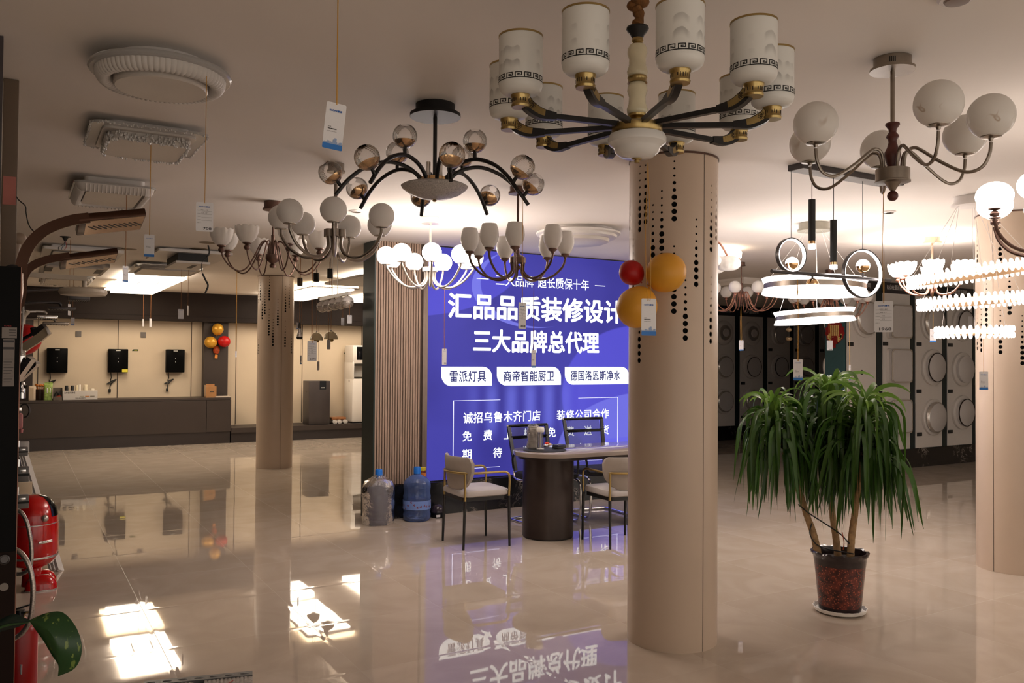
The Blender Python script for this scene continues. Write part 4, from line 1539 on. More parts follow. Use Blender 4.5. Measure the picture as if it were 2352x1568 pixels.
p = on_z(255, 446, 2.60)
O3 = rect_light('flush_ceiling_light', 'unlit rectangular ceiling light with a ribbed white frame, third from camera', p.x, p.y, 0.47, 0.72, [
    ('base', 0.74, 0.76, 0.03, -0.001, -0.045, WHITEMET), ('clear_rim', 1, 1, 0.06, -0.045, -0.056, PLASTICCL), ('diffuser', 0.68, 0.72, 0.03, -0.056, -0.092, DIFF)])
mb = MB()
for k in range(9):
    pass
fr_ = []
for off, z in ((0.0, -0.056), (0.012, -0.085), (0.03, -0.10), (0.05, -0.098), (0.062, -0.075)):
    fr_.append((rrect(0.45 - 2 * off, 0.70 - 2 * off, 0.05 - off * 0.4, 5), z))
mb.loft(fr_, cap0=False, cap1=False)
for side, n, ln in (('x', 16, 0.36), ('y', 26, 0.6)):
    for k in range(n):
        u = -ln / 2 + ln * (k + 0.5) / n
        for s in (1, -1):
            if side == 'x':
                mb.tube([(u, s * 0.345, -0.06), (u, s * 0.335, -0.088), (u, s * 0.318, -0.101), (u, s * 0.298, -0.097)], 0.0055, 6)
            else:
                mb.tube([(s * 0.220, u, -0.06), (s * 0.210, u, -0.088), (s * 0.193, u, -0.101), (s * 0.173, u, -0.097)], 0.0055, 6)
mb.obj('ribbed_frame', PLASTICW, O3)

SLOT = mat('dark speaker slot', (0.05, 0.045, 0.04), 0.6)
t = rect_light('flush_ceiling_light', 'unlit square ceiling light with a sunken frame behind the farther shower head', 0.60, 10.1, 0.74, 1.0, [
    ('base', 0.8, 0.8, 0.02, -0.001, -0.03, WHITEMET), ('frame', 1, 1, 0.03, -0.03, -0.06, PLASTICW), ('groove', 0.78, 0.78, 0.02, -0.06, -0.064, SLOT), ('diffuser', 0.74, 0.74, 0.02, -0.062, -0.07, DIFF)])
t = rect_light('flush_ceiling_light', 'unlit square ceiling light with slotted corners above the white shower disc', 0.61, 11.75, 0.72, 1.25, [
    ('base', 0.8, 0.8, 0.02, -0.001, -0.03, WHITEMET), ('clear_rim', 1, 1, 0.03, -0.03, -0.075, PLASTICCL), ('diffuser', 0.84, 0.86, 0.02, -0.07, -0.09, DIFF)])
for sx in (1, -1):
    MB().box(sx * 0.27 - 0.04, sx * 0.27 + 0.04, -0.45, 0.1, -0.092, -0.0895).obj('corner_slot', SLOT, t, sm=False)
t = rect_light('flush_ceiling_light', 'unlit crystal edged ceiling light farthest left, next to the dark fascia', 0.62, 13.5, 0.66, 1.2, [
    ('base', 0.8, 0.8, 0.02, -0.001, -0.03, WHITEMET), ('clear_rim', 1, 1, 0.05, -0.03, -0.06, PLASTICCL), ('diffuser', 0.8, 0.84, 0.03, -0.058, -0.10, DIFF)])
bead_frame(0.58, 1.1, 0.05, -0.06, -0.10, 260, 0.012, 8).obj('crystal_frame', CRYS, t, sm=False)['kind'] = 'stuff'
t = rect_light('flush_ceiling_light', 'unlit square ceiling light carrying a dark backed box with one vent slot', 1.62, 9.75, 0.74, 1.0, [
    ('base', 0.8, 0.8, 0.02, -0.001, -0.02, WHITEMET), ('plate', 1, 1, 0.02, -0.02, -0.045, PLASTICW)])
MB().box(-0.17, 0.13, -0.42, 0.3, -0.13, -0.045).obj('hanging_box', BLKMATTE, t, sm=False)
MB().box(-0.19, 0.15, -0.44, 0.32, -0.15, -0.128).obj('box_cover', PLASTICW, t)
MB().box(0.0, 0.05, -0.25, 0.1, -0.152, -0.149).obj('vent_slot', SLOT, t, sm=False)
t = rect_light('flush_ceiling_light', 'unlit clear rimmed ceiling light touching the near edge of the lit white panel', 1.60, 11.3, 0.76, 0.95, [
    ('base', 0.8, 0.8, 0.02, -0.001, -0.03, WHITEMET), ('clear_rim', 1, 1, 0.03, -0.03, -0.07, PLASTICCL), ('diffuser', 0.8, 0.84, 0.02, -0.068, -0.09, DIFF)])
t = rect_light('flush_ceiling_light', 'lit white rectangular ceiling panel hanging left of the far column', 1.63, 12.85, 0.74, 1.5, [
    ('base', 0.8, 0.8, 0.02, -0.001, -0.03, WHITEMET), ('diffuser', 1, 1, 0.03, -0.03, -0.085, PANLIT)], group='lit ceiling panels')
for dx in (-0.12, 0.12):
    MB().box(dx - 0.006, dx + 0.006, 0.0, 0.4, -0.0865, -0.0845).obj('slit', SLOT, t, sm=False)
t = rect_light('flush_ceiling_light', 'lit warm stepped ceiling panel farthest left, hard by the dark fascia', 1.66, 14.7, 0.80, 1.35, [
    ('base', 0.8, 0.8, 0.02, -0.001, -0.03, WHITEMET), ('outer_diffuser', 1, 1, 0.02, -0.03, -0.055, PANLITW), ('diffuser', 0.8, 0.84, 0.02, -0.055, -0.10, PANLIT)], group='lit ceiling panels')
t = rect_light('flush_ceiling_light', 'lit warm square ceiling panel with slanted rim right of the far column', 4.15, 13.25, 0.74, 1.9, [
    ('base', 0.8, 0.8, 0.02, -0.001, -0.03, WHITEMET), ('outer_diffuser', 1.0, 1.0, 0.06, -0.03, -0.075, PANLITW), ('dark_rim', 1.03, 1.02, 0.06, -0.075, -0.082, BRONZE), ('diffuser', 0.9, 0.9, 0.05, -0.082, -0.10, PANLIT)], group='lit ceiling panels')
t = rect_light('flush_ceiling_light', 'lit plain ceiling panel lowest and farthest right of the far column', 4.2, 14.95, 0.74, 0.9, [
    ('base', 0.8, 0.8, 0.02, -0.001, -0.03, WHITEMET), ('diffuser', 1, 1, 0.02, -0.03, -0.10, PANLIT)], group='lit ceiling panels')
t = rect_light('flush_ceiling_light', 'lit ceiling light with glowing ends and a broad flat unlit tray', 4.28, 10.75, 0.78, 1.5, [
    ('base', 0.8, 0.8, 0.02, -0.001, -0.03, WHITEMET), ('diffuser', 1, 0.9, 0.02, -0.03, -0.085, PANLIT), ('tray', 1.5, 1.0, 0.06, -0.085, -0.115, PLASTICW)], group='lit ceiling panels')
t = rect_light('flush_ceiling_light', 'lit ceiling panel cut off by the dark green wall edge', 5.75, 14.6, 0.8, 1.5, [
    ('base', 0.8, 0.8, 0.02, -0.001, -0.03, WHITEMET), ('diffuser', 1, 1, 0.02, -0.03, -0.09, PANLIT)], group='lit ceiling panels')

p = on_z(1328, 527, H)
P_ = thing('flush_ceiling_light', 'big round white ceiling light with stepped rim above the blue sign', 'ceiling light', (p.x, p.y, H), 0, 'unlit ceiling lights')
MB().lathe([(0, -0.001), (0.30, -0.001), (0.30, -0.03), (0, -0.03)], 56).obj('base', WHITEMET, P_)
MB().lathe([(0, -0.028), (0.36, -0.028), (0.365, -0.034), (0.362, -0.046), (0.34, -0.056), (0, -0.056)], 72).obj('rim', PLASTICW, P_)
MB().lathe([(0, -0.054), (0.335, -0.054), (0.33, -0.075), (0.30, -0.085), (0.285, -0.085), (0, -0.085)], 72).obj('ring', PLASTICW, P_)
MB().lathe([(0, -0.083), (0.27, -0.083), (0.262, -0.11), (0.22, -0.125), (0, -0.13)], 72).obj('diffuser', DIFF, P_)

# ---------------------------------------------------------------- small ceiling fittings
rs = [((818, 484), 'recessed downlight near the hanging glass ball over the far globes'), ((2041, 486), 'recessed downlight behind the nickel chandelier with marbled globes')]
for (px, py), lb in rs:
    p = on_z(px, py, H)
    t = thing('recessed_downlight', lb, 'downlight', (p.x, p.y, H), 0, 'downlights')
    MB().lathe([(0.036, -0.012), (0.05, -0.001), (0.05, -0.006), (0.038, -0.008)], 32).obj('trim_ring', WHITEMET, t)
    MB().lathe([(0, -0.0015), (0.038, -0.0015), (0.036, -0.010), (0, -0.004)], 32).obj('lens', CHROME, t)
p = on_z(2198, -12, H)
t = thing('smoke_detector', 'round grey ceiling detector cut by the top edge of the view', 'smoke detector', (p.x, p.y, H))
MB().lathe([(0, -0.001), (0.055, -0.001), (0.055, -0.012), (0.048, -0.018), (0, -0.018)], 40).obj('ring', WHITEMET, t)
MB().lathe([(0, -0.017), (0.038, -0.017), (0.034, -0.024), (0, -0.026)], 32).obj('cap', mat('grey cap', srgb(120, 100, 85), 0.5), t)
for (px, py), r, lb in (((297, 572), 0.075, 'open cable hole in the ceiling beside a hanging tag string'), ((478, 557), 0.09, 'ceiling hole nearest the bronze cup chandelier'), ((456, 571), 0.09, 'ceiling hole left of the dangling black cable')):
    p = on_z(px, py, H)
    tag(MB().lathe([(0, -0.003), (r * 0.8, -0.003), (r, -0.0015), (r, -0.0005)], 32).obj('cable_hole_cover', mat('grey hole', srgb(128, 112, 92), 0.7), None, (p.x, p.y, H)), lb, 'ceiling hole', 'ceiling holes')
# dangling cables
h = Hang(478, 563)
t = h.thing('ceiling_cable', 'black cable dangling from a ceiling hole left of the bronze cups', 'cable')
x_ = lambda px: (px - 478) * h.m
MB().tube(spline([(x_(478), 0, -0.001), (x_(481), 0, h.z(580)), (x_(475), 0, h.z(592))], 5), 0.008, 8).obj('sheath', WIREB, t)
MB().tube(spline([(x_(475), 0, h.z(592)), (x_(467), 0, h.z(600)), (x_(464), 0, h.z(615)), (x_(467), 0, h.z(630))], 6), 0.0035, 6).obj('core', WIREB, t)
MB().tube(spline([(x_(467), 0, h.z(629)), (x_(473), 0, h.z(642)), (x_(479), 0, h.z(656)), (x_(473), 0, h.z(674))], 6), 0.0085, 8).obj('lower_sheath', WIREB, t)
h = Hang(150, 543)
t = h.thing('ceiling_cable', 'tangle of red and blue wires under a round plate near the shower heads', 'cable')
MB().lathe([(0, -0.001), (0.045, -0.001), (0.045, -0.006), (0, -0.006)], 28).obj('plate', BLKMATTE, t)
MB().lathe([(0, -0.006), (0.03, -0.006), (0.008, -0.045), (0, -0.045)], 16).obj('cone', BLKMATTE, t)
for k, c in enumerate((srgb(150, 50, 40), srgb(60, 90, 120), (0.02, 0.02, 0.02))):
    MB().tube(spline([(0, 0, -0.04), (0.01 - 0.012 * k, 0.005, -0.075), (-0.03 * k + 0.008, 0, -0.10), (-0.025 * k - 0.005, 0.01, -0.125)], 6), 0.003, 6).obj('wire', mat('wire colour %d' % k, c, 0.5), t)
t = tag(MB().tube(spline([at_depth(38, 452, 3.415), at_depth(44, 460, 3.41), at_depth(58, 473, 3.41), at_depth(60, 490, 3.41), at_depth(68, 520, 3.41), at_depth(92, 545, 3.41)], 6), 0.0022, 6).obj('loose_wire', WIREB), 'thin loose black wire curling off the grey post', 'cable')

# ---------------------------------------------------------------- pendants over the platform
h = Hang(771, 583, None)
p0, p1 = on_z(736, 693, 2.10), on_z(804, 668, 2.10)
d1 = 8.9
q0, q1 = at_depth(737, 692, d1 + 0.5), at_depth(803, 668, d1 - 0.5)
cen = (q0 + q1) / 2
t = thing('linear_pendant', 'row pendant of five crackled silver glass balls under a pale bar', 'pendant lamp', (cen.x, cen.y, H))
MB().sweep([Vector((q0.x, q0.y, cen.z)) - Vector((cen.x, cen.y, H)), Vector((q1.x, q1.y, cen.z)) - Vector((cen.x, cen.y, H))], 0.03, 0.03).obj('bar', WHITEMET, t)
bm_ = MB().ell((0, 0, 0), 0.062, seg=24, rings=14).mesh('glass_ball', CRACKLE)
cm_ = MB().ell((0, 0, 0), 0.0630, seg=24, rings=8, z0=0.12).mesh('metal_cap', WHITEMET)
sm_ = MB().tube([(0, 0, 0.06), (0, 0, 0.09)], 0.005, 6).mesh('ball_neck', BLK)
dirv = Vector((q1.x - q0.x, q1.y - q0.y, 0))
for k in range(5):
    pp = Vector((q0.x, q0.y, cen.z)) + dirv * (0.06 + 0.22 * k) - Vector((cen.x, cen.y, H + 0.085))
    b = place(bm_, 'glass_ball', t, pp)
    place(cm_, 'metal_cap', b)
    place(sm_, 'ball_neck', b)
for f in (0.42, 0.60):
    pp = Vector((q0.x, q0.y, cen.z)) + dirv * f - Vector((cen.x, cen.y, H))
    MB().tube([(pp.x, pp.y, pp.z), (pp.x, pp.y, -0.03)], 0.004, 6).obj('cord', WIREW, t)
MB().box(-0.22, 0.22, -0.05, 0.05, -0.035, -0.001, M=Matrix.Rotation(math.atan2(dirv.y, dirv.x), 4, 'Z')).obj('canopy', WHITEMET, t)


def spot(px, py0, py1, dep, r, label):
    a, b = at_depth(px, py0, dep), at_depth(px, py1, dep)
    t = thing('pendant_spotlight', label, 'pendant lamp', (a.x, a.y, H), 0, 'black cylinder pendants')
    MB().lathe([(0, a.z - H), (r, a.z - H), (r, b.z - H), (r * 0.85, b.z - H), (r * 0.85, b.z - H + 0.02), (0, b.z - H + 0.02)], 24).obj('cylinder', BLKMATTE, t)
    MB().tube([(0, 0, a.z - H), (0, 0, -0.001)], 0.004, 6).obj('cord', WIREB, t)


spot(758.5, 617, 639, 9.6, 0.033, 'black cylinder pendant right above the five ball bar')
spot(726.5, 627, 647, 10.4, 0.034, 'black cylinder pendant in the middle over the lit warm panel')
spot(689, 638, 656, 10.8, 0.034, 'black cylinder pendant close to the far column')

IVORY = mat('ivory enamel', srgb(226, 214, 180), 0.25)
for px, pyt, pyb, w, dep, lb in ((727, 763, 781, 29, 10.9, 'ivory mushroom dome pendant behind the hanging price card, left of two'), (760, 760, 779, 32, 10.6, 'ivory mushroom dome pendant with a chrome knob, right of two')):
    c = at_depth(px, pyb, dep)
    mm = dep / FOC
    t = thing('dome_pendant', lb, 'pendant lamp', (c.x, c.y, H), 0, 'ivory dome pendants')
    R_ = w / 2 * mm
    hh = (pyb - pyt) * mm
    z0 = c.z - H
    MB().lathe([(0, z0 + hh)] + [(R_ * math.sin(a), z0 + hh * math.cos(a)) for a in [math.pi / 2 * k / 10 for k in range(1, 11)]] + [(R_ * 0.96, z0), (R_ * 0.5, z0 + hh * 0.6)], 36).obj('dome_shade', IVORY, t)
    MB().ell((0, 0, z0 + hh + 0.008), 0.011, seg=16, rings=10).obj('knob', CHROME, t)
    MB().lathe([(0, z0 + 0.03), (0.03, z0 + 0.02), (0.034, z0 - 0.018), (0.02, z0 - 0.03), (0, z0 - 0.032)], 20).obj('lamp_cap', GOLD, t)
    MB().tube([(0, 0, z0 + hh), (0, 0, -0.001)], 0.0028, 6).obj('cord', STRINGB, t)
c = at_depth(688, 779, 9.4)
t = thing('bottle_pendant', 'small black and crystal drop pendant beside the far column', 'pendant lamp', (c.x, c.y, H))
z0 = c.z - H
MB().lathe([(0, z0 + 0.185), (0.012, z0 + 0.185), (0.016, z0 + 0.12), (0.02, z0 + 0.07), (0, z0 + 0.07)], 18).obj('neck', BLK, t)
MB().lathe([(0.018, z0 + 0.12), (0.024, z0 + 0.075), (0.034, z0 + 0.03), (0.034, z0 + 0.028), (0, z0 + 0.028)], 20).obj('crystal_body', CRACKLE, t)
MB().lathe([(0, z0 + 0.028), (0.036, z0 + 0.028), (0.033, z0 + 0.012), (0.024, z0), (0, z0)], 20).obj('base_cup', BLK, t)
MB().tube([(0, 0, z0 + 0.185), (0, 0, -0.001)], 0.004, 6).obj('cord', STRINGB, t)
# gold bulb pendant in the dim part behind the plant
c = at_depth(1812, 778, 10.9)
t = thing('bulb_pendant', 'dim pendant of two small gold glass globes before the dark display boards', 'pendant lamp', (c.x, c.y, H))
z0 = c.z - H
MB().tube([(0, 0, z0), (0, 0, -0.0005)], 0.003, 6).obj('cord', WIREB, t)
SMOKE = mat('gold smoked glass', (0.36, 0.26, 0.15), 0.15, 0.6)
MB().ell((0, 0, z0), 0.042, 0.042, 0.03, 20, 12).obj('globe', SMOKE, t)
MB().ell((0.0, 0, z0 + 0.115), 0.036, 0.036, 0.03, 20, 12).obj('globe', SMOKE, t)

# ---------------------------------------------------------------- display boards with lamps
LAMPGREY = mat('unlit pale diffuser', (0.52, 0.495, 0.48), 0.4, vary=0.02)
LAMPRIM = mat('pale clear rim', (0.60, 0.565, 0.53), 0.2, vary=0.02)
CHROMERIM = mat('satin rim', (0.62, 0.58, 0.54), 0.2, 0.7)
LABELTXT = mat('silver lettering', (0.55, 0.53, 0.52), 0.4)


def board(x0, x1, yw, z0, z1, label, header=None, grp='display boards'):
    t = thing('display_board', label, 'display board', ((x0 + x1) / 2, yw, z0), 0, grp)
    w = (x1 - x0) / 2
    MB().box(-w, w, -0.001, 0.0115, 0, z1 - z0, 0.0).obj('board', PANELW, t, sm=False)
    if header:
        hd = MB().box(-w, w, -0.004, 0.0115, z1 - z0 + 0.001, header - z0).obj('header', HEADER, t, sm=False)
        hz = (z1 + header) / 2 - z0
        place(text_mesh('REÖPE雷派照明', w * 1.30, 0.075, LABELTXT, 0.0008), 'lettering', hd, (-0.02, -0.0045, hz + 0.012))
    return t


def wall_lamp(x, yw, z, r, kind, label, grp, square=False):
    """round or square flush lamp fixed to a board that faces the room"""
    t = thing('flush_wall_lamp', label, 'wall lamp', (x, yw - 0.001, z), 0, grp)
    Mx = Matrix.Rotation(math.pi / 2, 4, 'X')
    if square:
        w = r
        MB().prism(rrect(w * 2, w * 2.06, 0.05), 0.0, 0.045, Mx).obj('clear_rim', LAMPRIM, t)
        MB().prism(rrect(w * 1.78, w * 1.86, 0.045), 0.045, 0.085, Mx).obj('diffuser', LAMPGREY, t)
        fr = MB()
        fr.loft([(rrect(w * 1.86, w * 1.94, 0.05), 0.07), (rrect(w * 1.90, w * 1.98, 0.05), 0.09), (rrect(w * 1.76, w * 1.84, 0.045), 0.092), (rrect(w * 1.74, w * 1.82, 0.045), 0.07)], Mx, False, False)
        fr.obj('frame', CHROMERIM, t)
        return t
    if kind == 'petal':
        MB().lathe([(0, 0), (r, 0), (r, 0.03), (r * 0.92, 0.045), (r * 0.8, 0.05), (0, 0.05)], 44, Mx).obj('clear_rim', LAMPRIM, t)
        MB().lathe([(0, 0.049), (r * 0.62, 0.05), (r * 0.6, 0.065), (r * 0.45, 0.075), (0, 0.075)], 40, Mx).obj('inner_ring', CHROMERIM, t)
        MB().lathe([(0, 0.07), (r * 0.34, 0.075), (r * 0.3, 0.095), (0, 0.10)], 32, Mx).obj('diffuser', LAMPGREY, t)
    else:
        MB().lathe([(0, 0), (r, 0), (r, 0.035), (r * 0.97, 0.042), (r * 0.80, 0.046), (0, 0.046)], 48, Mx).obj('clear_rim', LAMPRIM, t)
        MB().lathe([(0, 0.045), (r * 0.80, 0.046), (r * 0.80, 0.085), (r * 0.76, 0.093), (0, 0.095)], 48, Mx).obj('diffuser', LAMPGREY, t)
        if kind == 'dark':
            MB().lathe([(r * 0.80, 0.083), (r * 0.818, 0.083), (r * 0.818, 0.094), (r * 0.775, 0.0965), (r * 0.775, 0.093), (r * 0.80, 0.088)], 48, Mx).obj('dark_rim', DARKRIM, t)
        elif kind == 'pale':
            MB().lathe([(r * 0.80, 0.05), (r * 0.86, 0.052), (r * 0.87, 0.07), (r * 0.82, 0.09), (r * 0.78, 0.094), (r * 0.80, 0.085)], 48, Mx).obj('satin_rim', CHROMERIM, t)
    return t


def switch_plate(x, yw, z, label):
    t = thing('switch_plate', label, 'switch', (x, yw - 0.0012, z), 0, 'black switch plates')
    MB().box(-0.055, 0.055, -0.012, 0, -0.026, 0.026, 0.004).obj('plate', BLKMATTE, t)
    MB().box(-0.005, 0.035, -0.0135, -0.012, -0.006, 0.006).obj('rocker', GUN, t, sm=False)
    return t


BX = [(9.81, 10.42), (10.572, 11.181), (11.313, 11.94), (12.08, 12.702), (12.84, 13.46)]
BN = ['grey display board next to the teal wall end with a drilled round hole', 'grey display board of three rounded square lamps', 'grey display board of round lamps behind the copper chandelier',
      'grey display board of round lamps touching the right column', 'grey display board mostly hidden behind the right column']
for i, (a, b) in enumerate(BX):
    board(a, b, LY, 0.276, 2.50, BN[i], H - 0.004)
wall_lamp(10.17, LY, 2.13, 0.27, 'pale', 'big round pale lamp behind the card reading 1968', 'unlit board lamps')
MB().lathe([(0, 0.0), (0.035, 0.0), (0.035, 0.002), (0, 0.002)], 24, Matrix.Rotation(math.pi / 2, 4, 'X')).obj('drill_hole', BLKMATTE, None, (10.115, LY - 0.0012, 1.378))
tag(bpy.data.objects['drill_hole'], 'dark round drilled hole in the display board above the plant', 'hole')
for z, lb in ((2.10, 'top'), (1.47, 'middle'), (0.75, 'bottom')):
    wall_lamp(10.885, LY, z, 0.24, '', 'rounded square lamp, %s of the three squares on one board' % lb, 'unlit board lamps', True)
wall_lamp(11.68, LY, 2.11, 0.265, 'pale', 'round lamp behind the white and blue card, topmost on its board', 'unlit board lamps')
wall_lamp(11.70, LY, 1.448, 0.265, 'dark', 'dark rimmed round lamp, middle of the board right of the squares', 'unlit board lamps')
wall_lamp(11.71, LY, 0.715, 0.265, 'pale', 'round lamp, bottom of the board right of the squares', 'unlit board lamps')
L4 = wall_lamp(12.43, LY, 2.10, 0.255, 'dark', 'dark rimmed round lamp with a white paper sticker under the crystal rings', 'unlit board lamps')
MB().box(0.02, 0.12, -0.098, -0.0955, -0.06, 0.12).obj('paper_sticker', TAGW, L4, sm=False)
wall_lamp(12.43, LY, 1.42, 0.255, '', 'stepped round pale lamp, middle of the board beside the right column', 'unlit board lamps')
wall_lamp(12.43, LY, 0.765, 0.255, 'dark', 'dark rimmed round lamp, bottom of the board beside the right column', 'unlit board lamps')
for px, py, lb in ((1953, 790, 'black switch plate above the drilled hole'), (2033, 789, 'black switch plate under the top square lamp'), (2110, 790, 'black switch plate under the round lamp behind the blue card'),
                   (2182, 792, 'black switch plate under the stickered lamp'), (2110, 898, 'black switch plate under the middle dark rimmed lamp'), (2182, 898, 'black switch plate under the stepped lamp'),
                   (2111, 997, 'black switch plate under the bottom pale round lamp'), (2182, 991, 'black switch plate under the bottom dark rimmed lamp'), (2033, 997, 'black switch plate under the bottom square lamp')):
    q = on_y(px, py, LY)
    switch_plate(q.x, LY, q.z, lb)
# lamps on the back of the display wall, seen only as a pale profile
for z in (2.12, 1.45):
    t = thing('flush_wall_lamp', 'pale lamp profile bulging behind the teal wall end, %s one' % ('upper' if z > 2 else 'lower'), 'wall lamp', (10.06, LY + 0.3505, z), 0, 'lamps behind the teal wall end')
    Mx = Matrix.Rotation(-math.pi / 2, 4, 'X')
    MB().lathe([(0, 0), (0.27, 0), (0.27, 0.03), (0.22, 0.05), (0.21, 0.085), (0, 0.09)], 40, Mx).obj('clear_rim', LAMPRIM, t)
    MB().lathe([(0, 0.089), (0.19, 0.0895), (0.18, 0.10), (0, 0.10)], 32, Mx).obj('diffuser', LAMPGREY, t)

# dim boards farther back
DB = [(11.40, 11.997), (12.136, 12.751), (12.884, 13.516), (13.643, 14.264), (14.396, 15.0)]
DN = ['dim display board nearest the big column', 'dim display board second from the big column', 'dim display board third from the big column', 'dim display board fourth from the big column', 'dim display board beside the teal wall end']
for i, (a, b) in enumerate(DB):
    board(a, b, DY, 0.268, 2.38, DN[i], 2.545, 'dim display boards')
KI = [['petal', 'pale', 'pale'], ['petal', 'dark', 'pale'], ['', 'dark', 'pale'], ['', '', ''], ['', '', '']]
NM = ['nearest the big column', 'second from the big column', 'third from the big column', 'fourth from the big column', 'beside the teal wall end']
for i, (a, b) in enumerate(DB):
    for j, (z, lb) in enumerate(((2.05, 'top'), (1.40, 'middle'), (0.74, 'bottom'))):
        wall_lamp((a + b) / 2 - 0.01, DY, z, 0.235 if KI[i][j] else 0.22, KI[i][j] or 'pale', '%s round lamp on the dim board %s' % (lb, NM[i]), 'dim board lamps')
for i, (a, b) in enumerate(DB):
    if i == 0:
        continue
    for j, z in enumerate((1.74, 1.08, 0.43)):
        switch_plate(a + 0.07, DY, z, '%s black switch plate on the dim board %s' % (('upper', 'middle', 'lower')[j], NM[i]))

# red and gold paper decoration on the teal wall end
t = thing('paper_decoration', 'red and gold festive paper cut hanging on the teal wall end', 'decoration', (9.7935, LY + 0.185, 1.93))
REDP = mat('red flocked paper', srgb(140, 22, 22), 0.8, vary=0.2, scale=40)
GOLDPP = mat('gold paper', srgb(222, 190, 120), 0.5, vary=0.2, scale=60)
poly = []
for k in range(72):
    a = 2 * math.pi * k / 72
    r = 0.155 + 0.008 * math.sin(13 * a)
    poly.append((r * math.cos(a), r * math.sin(a)))
My = Matrix.Rotation(-math.pi / 2, 4, 'Y')
MB().prism(poly, 0, 0.008, My @ Matrix.Rotation(math.pi / 2, 4, 'Z')).obj('disc', REDP, t)
rnd = random.Random(5)
gp = MB()
for k in range(26):
    a = math.radians(200 + 140 * k / 25)
    r = rnd.uniform(0.085, 0.135)
    gp.box(-0.011, -0.0078, r * math.cos(a) - 0.013, r * math.cos(a) + 0.013, r * math.sin(a) - 0.013, r * math.sin(a) + 0.015)
for k in range(5):
    gp.box(-0.011, -0.0078, -0.07 + 0.03 * k, -0.05 + 0.03 * k, -0.05, 0.10)
gp.obj('gold_petals', GOLDPP, t, sm=False)['kind'] = 'stuff'
MB().box(-0.014, -0.0078, -0.05, 0.05, -0.16, -0.07).box(-0.014, -0.0078, -0.018, 0.018, -0.215, -0.16).obj('tassel', REDP, t, sm=False)

# ---------------------------------------------------------------- kitchen side: counter, plinth, water purifiers
t = thing('counter', 'long dark brown counter with recessed plinth along the cream wall', 'counter', (1.0, 15.5, 0))
MB().box(-3.55, 2.335, 0.005, 0.69, 0.765, 0.80).obj('worktop', DARKCAB, t, sm=False)
MB().box(-3.55, 1.915, 0.0, 0.69, 0.205, 0.76).obj('front_panel', DARKCAB, t, sm=False)
MB().box(1.921, 2.335, 0.0, 0.69, 0.205, 0.76).obj('front_panel', DARKCAB, t, sm=False)
MB().box(-3.55, 2.32, 0.012, 0.69, 0.0, 0.204).obj('plinth', DARKCAB2, t, sm=False)
t = thing('platform', 'low dark brown display platform beyond the counter', 'platform', (5.2, 15.5, 0))
MB().box(-1.86, 3.8, -0.02, 0.69, 0.175, 0.262).obj('top_slab', DARKCAB, t, sm=False)
MB().box(-1.86, 3.8, 0.012, 0.69, 0.0, 0.174).obj('plinth', DARKCAB2, t, sm=False)

PUR = [(108, 799, 155, 856), (249, 801, 294, 855), (382, 802, 424, 855)]
PL = ['black wall mounted water purifier above the green tissue pack', 'black wall mounted water purifier with a yellow sticker on its corner', 'black wall mounted water purifier nearest the dark pilaster']
STK = mat('silver mark', (0.6, 0.6, 0.58), 0.4)
for i, (a, b, c, d) in enumerate(PUR):
    p0, p1 = on_y(a, b, 16.07), on_y(c, d, 16.07)
    w, hh = (p1.x - p0.x), (p0.z - p1.z)
    t = thing('water_purifier', PL[i], 'water purifier', ((p0.x + p1.x) / 2, 16.199, p1.z), 0, 'black wall purifiers')
    MB().box(-w / 2, w / 2, -0.13, -0.012, 0, hh, 0.012).obj('housing', BLKPANEL, t)
    MB().box(-w / 2 + 0.02, w / 2 - 0.02, -0.012, 0, 0.03, hh - 0.03).obj('wall_mount', BLKMATTE, t, sm=False)
    MB().box(-w * 0.11, w * 0.11, -0.1315, -0.13, hh - 0.035, hh - 0.02).obj('mark', STK, t, sm=False)
    for z in (0.60, 0.44):
        MB().box(-0.006, 0.006, -0.1312, -0.13, hh * z, hh * z + 0.012).obj('indicator', STK, t, sm=False)
    if i == 1:
        MB().box(w / 2 - 0.095, w / 2 - 0.005, -0.132, -0.13, 0.005, 0.055).obj('yellow_sticker', YEL, t, sm=False)
    xs = -w / 2 + 0.05
    MB().tube(spline([(xs, -0.05, 0.01), (xs + 0.01, -0.04, -0.09), (xs + 0.0, -0.03, -0.15), (xs + 0.09, -0.03, -0.12), (xs + 0.02, -0.03, -0.18), (xs - 0.06, -0.03, -0.20), (xs + 0.06, -0.03, -0.14), (xs, -0.03, -0.22), (xs - 0.01, -0.03, -0.29)], 6), 0.008, 6).obj('power_cord', WIREB, t)
    MB().box(xs - 0.03, xs + 0.008, -0.045, -0.015, -0.345, -0.285, 0.006).obj('plug', BLKMATTE, t)
for px, py, lb in ((180, 767, 'small grey blank cover plate left on the cream wall'), (329, 769, 'small grey blank cover plate right on the cream wall')):
    q = on_y(px, py, 16.2)
    tag(MB().box(-0.045, 0.045, -0.01, 0, -0.05, 0.05, 0.004).obj('cover_plate', mat('grey plate', srgb(118, 112, 108), 0.5), None, (q.x, 16.199, q.z)), lb, 'wall plate', 'wall cover plates')
LEAFGREEN = mat('dark green sign', srgb(40, 62, 30), 0.5)
for px, py, lb in ((310, 804, 'small dark green sticker right of the middle purifier'), (795, 810, 'small dark green sticker left of the white dispenser')):
    q = on_y(px, py, 16.2)
    t = thing('wall_sticker', lb, 'sticker', (q.x, 16.1985, q.z), 0, 'green wall stickers')
    MB().prism([(-0.05, -0.016), (0.055, -0.016), (0.055, 0.016), (-0.025, 0.016)], 0, 0.001, Matrix.Rotation(math.pi / 2, 4, 'X')).obj('face', LEAFGREEN, t, sm=False)
    MB().box(-0.012, 0.04, -0.0016, -0.001, -0.004, 0.004).obj('print', YEL, t, sm=False)


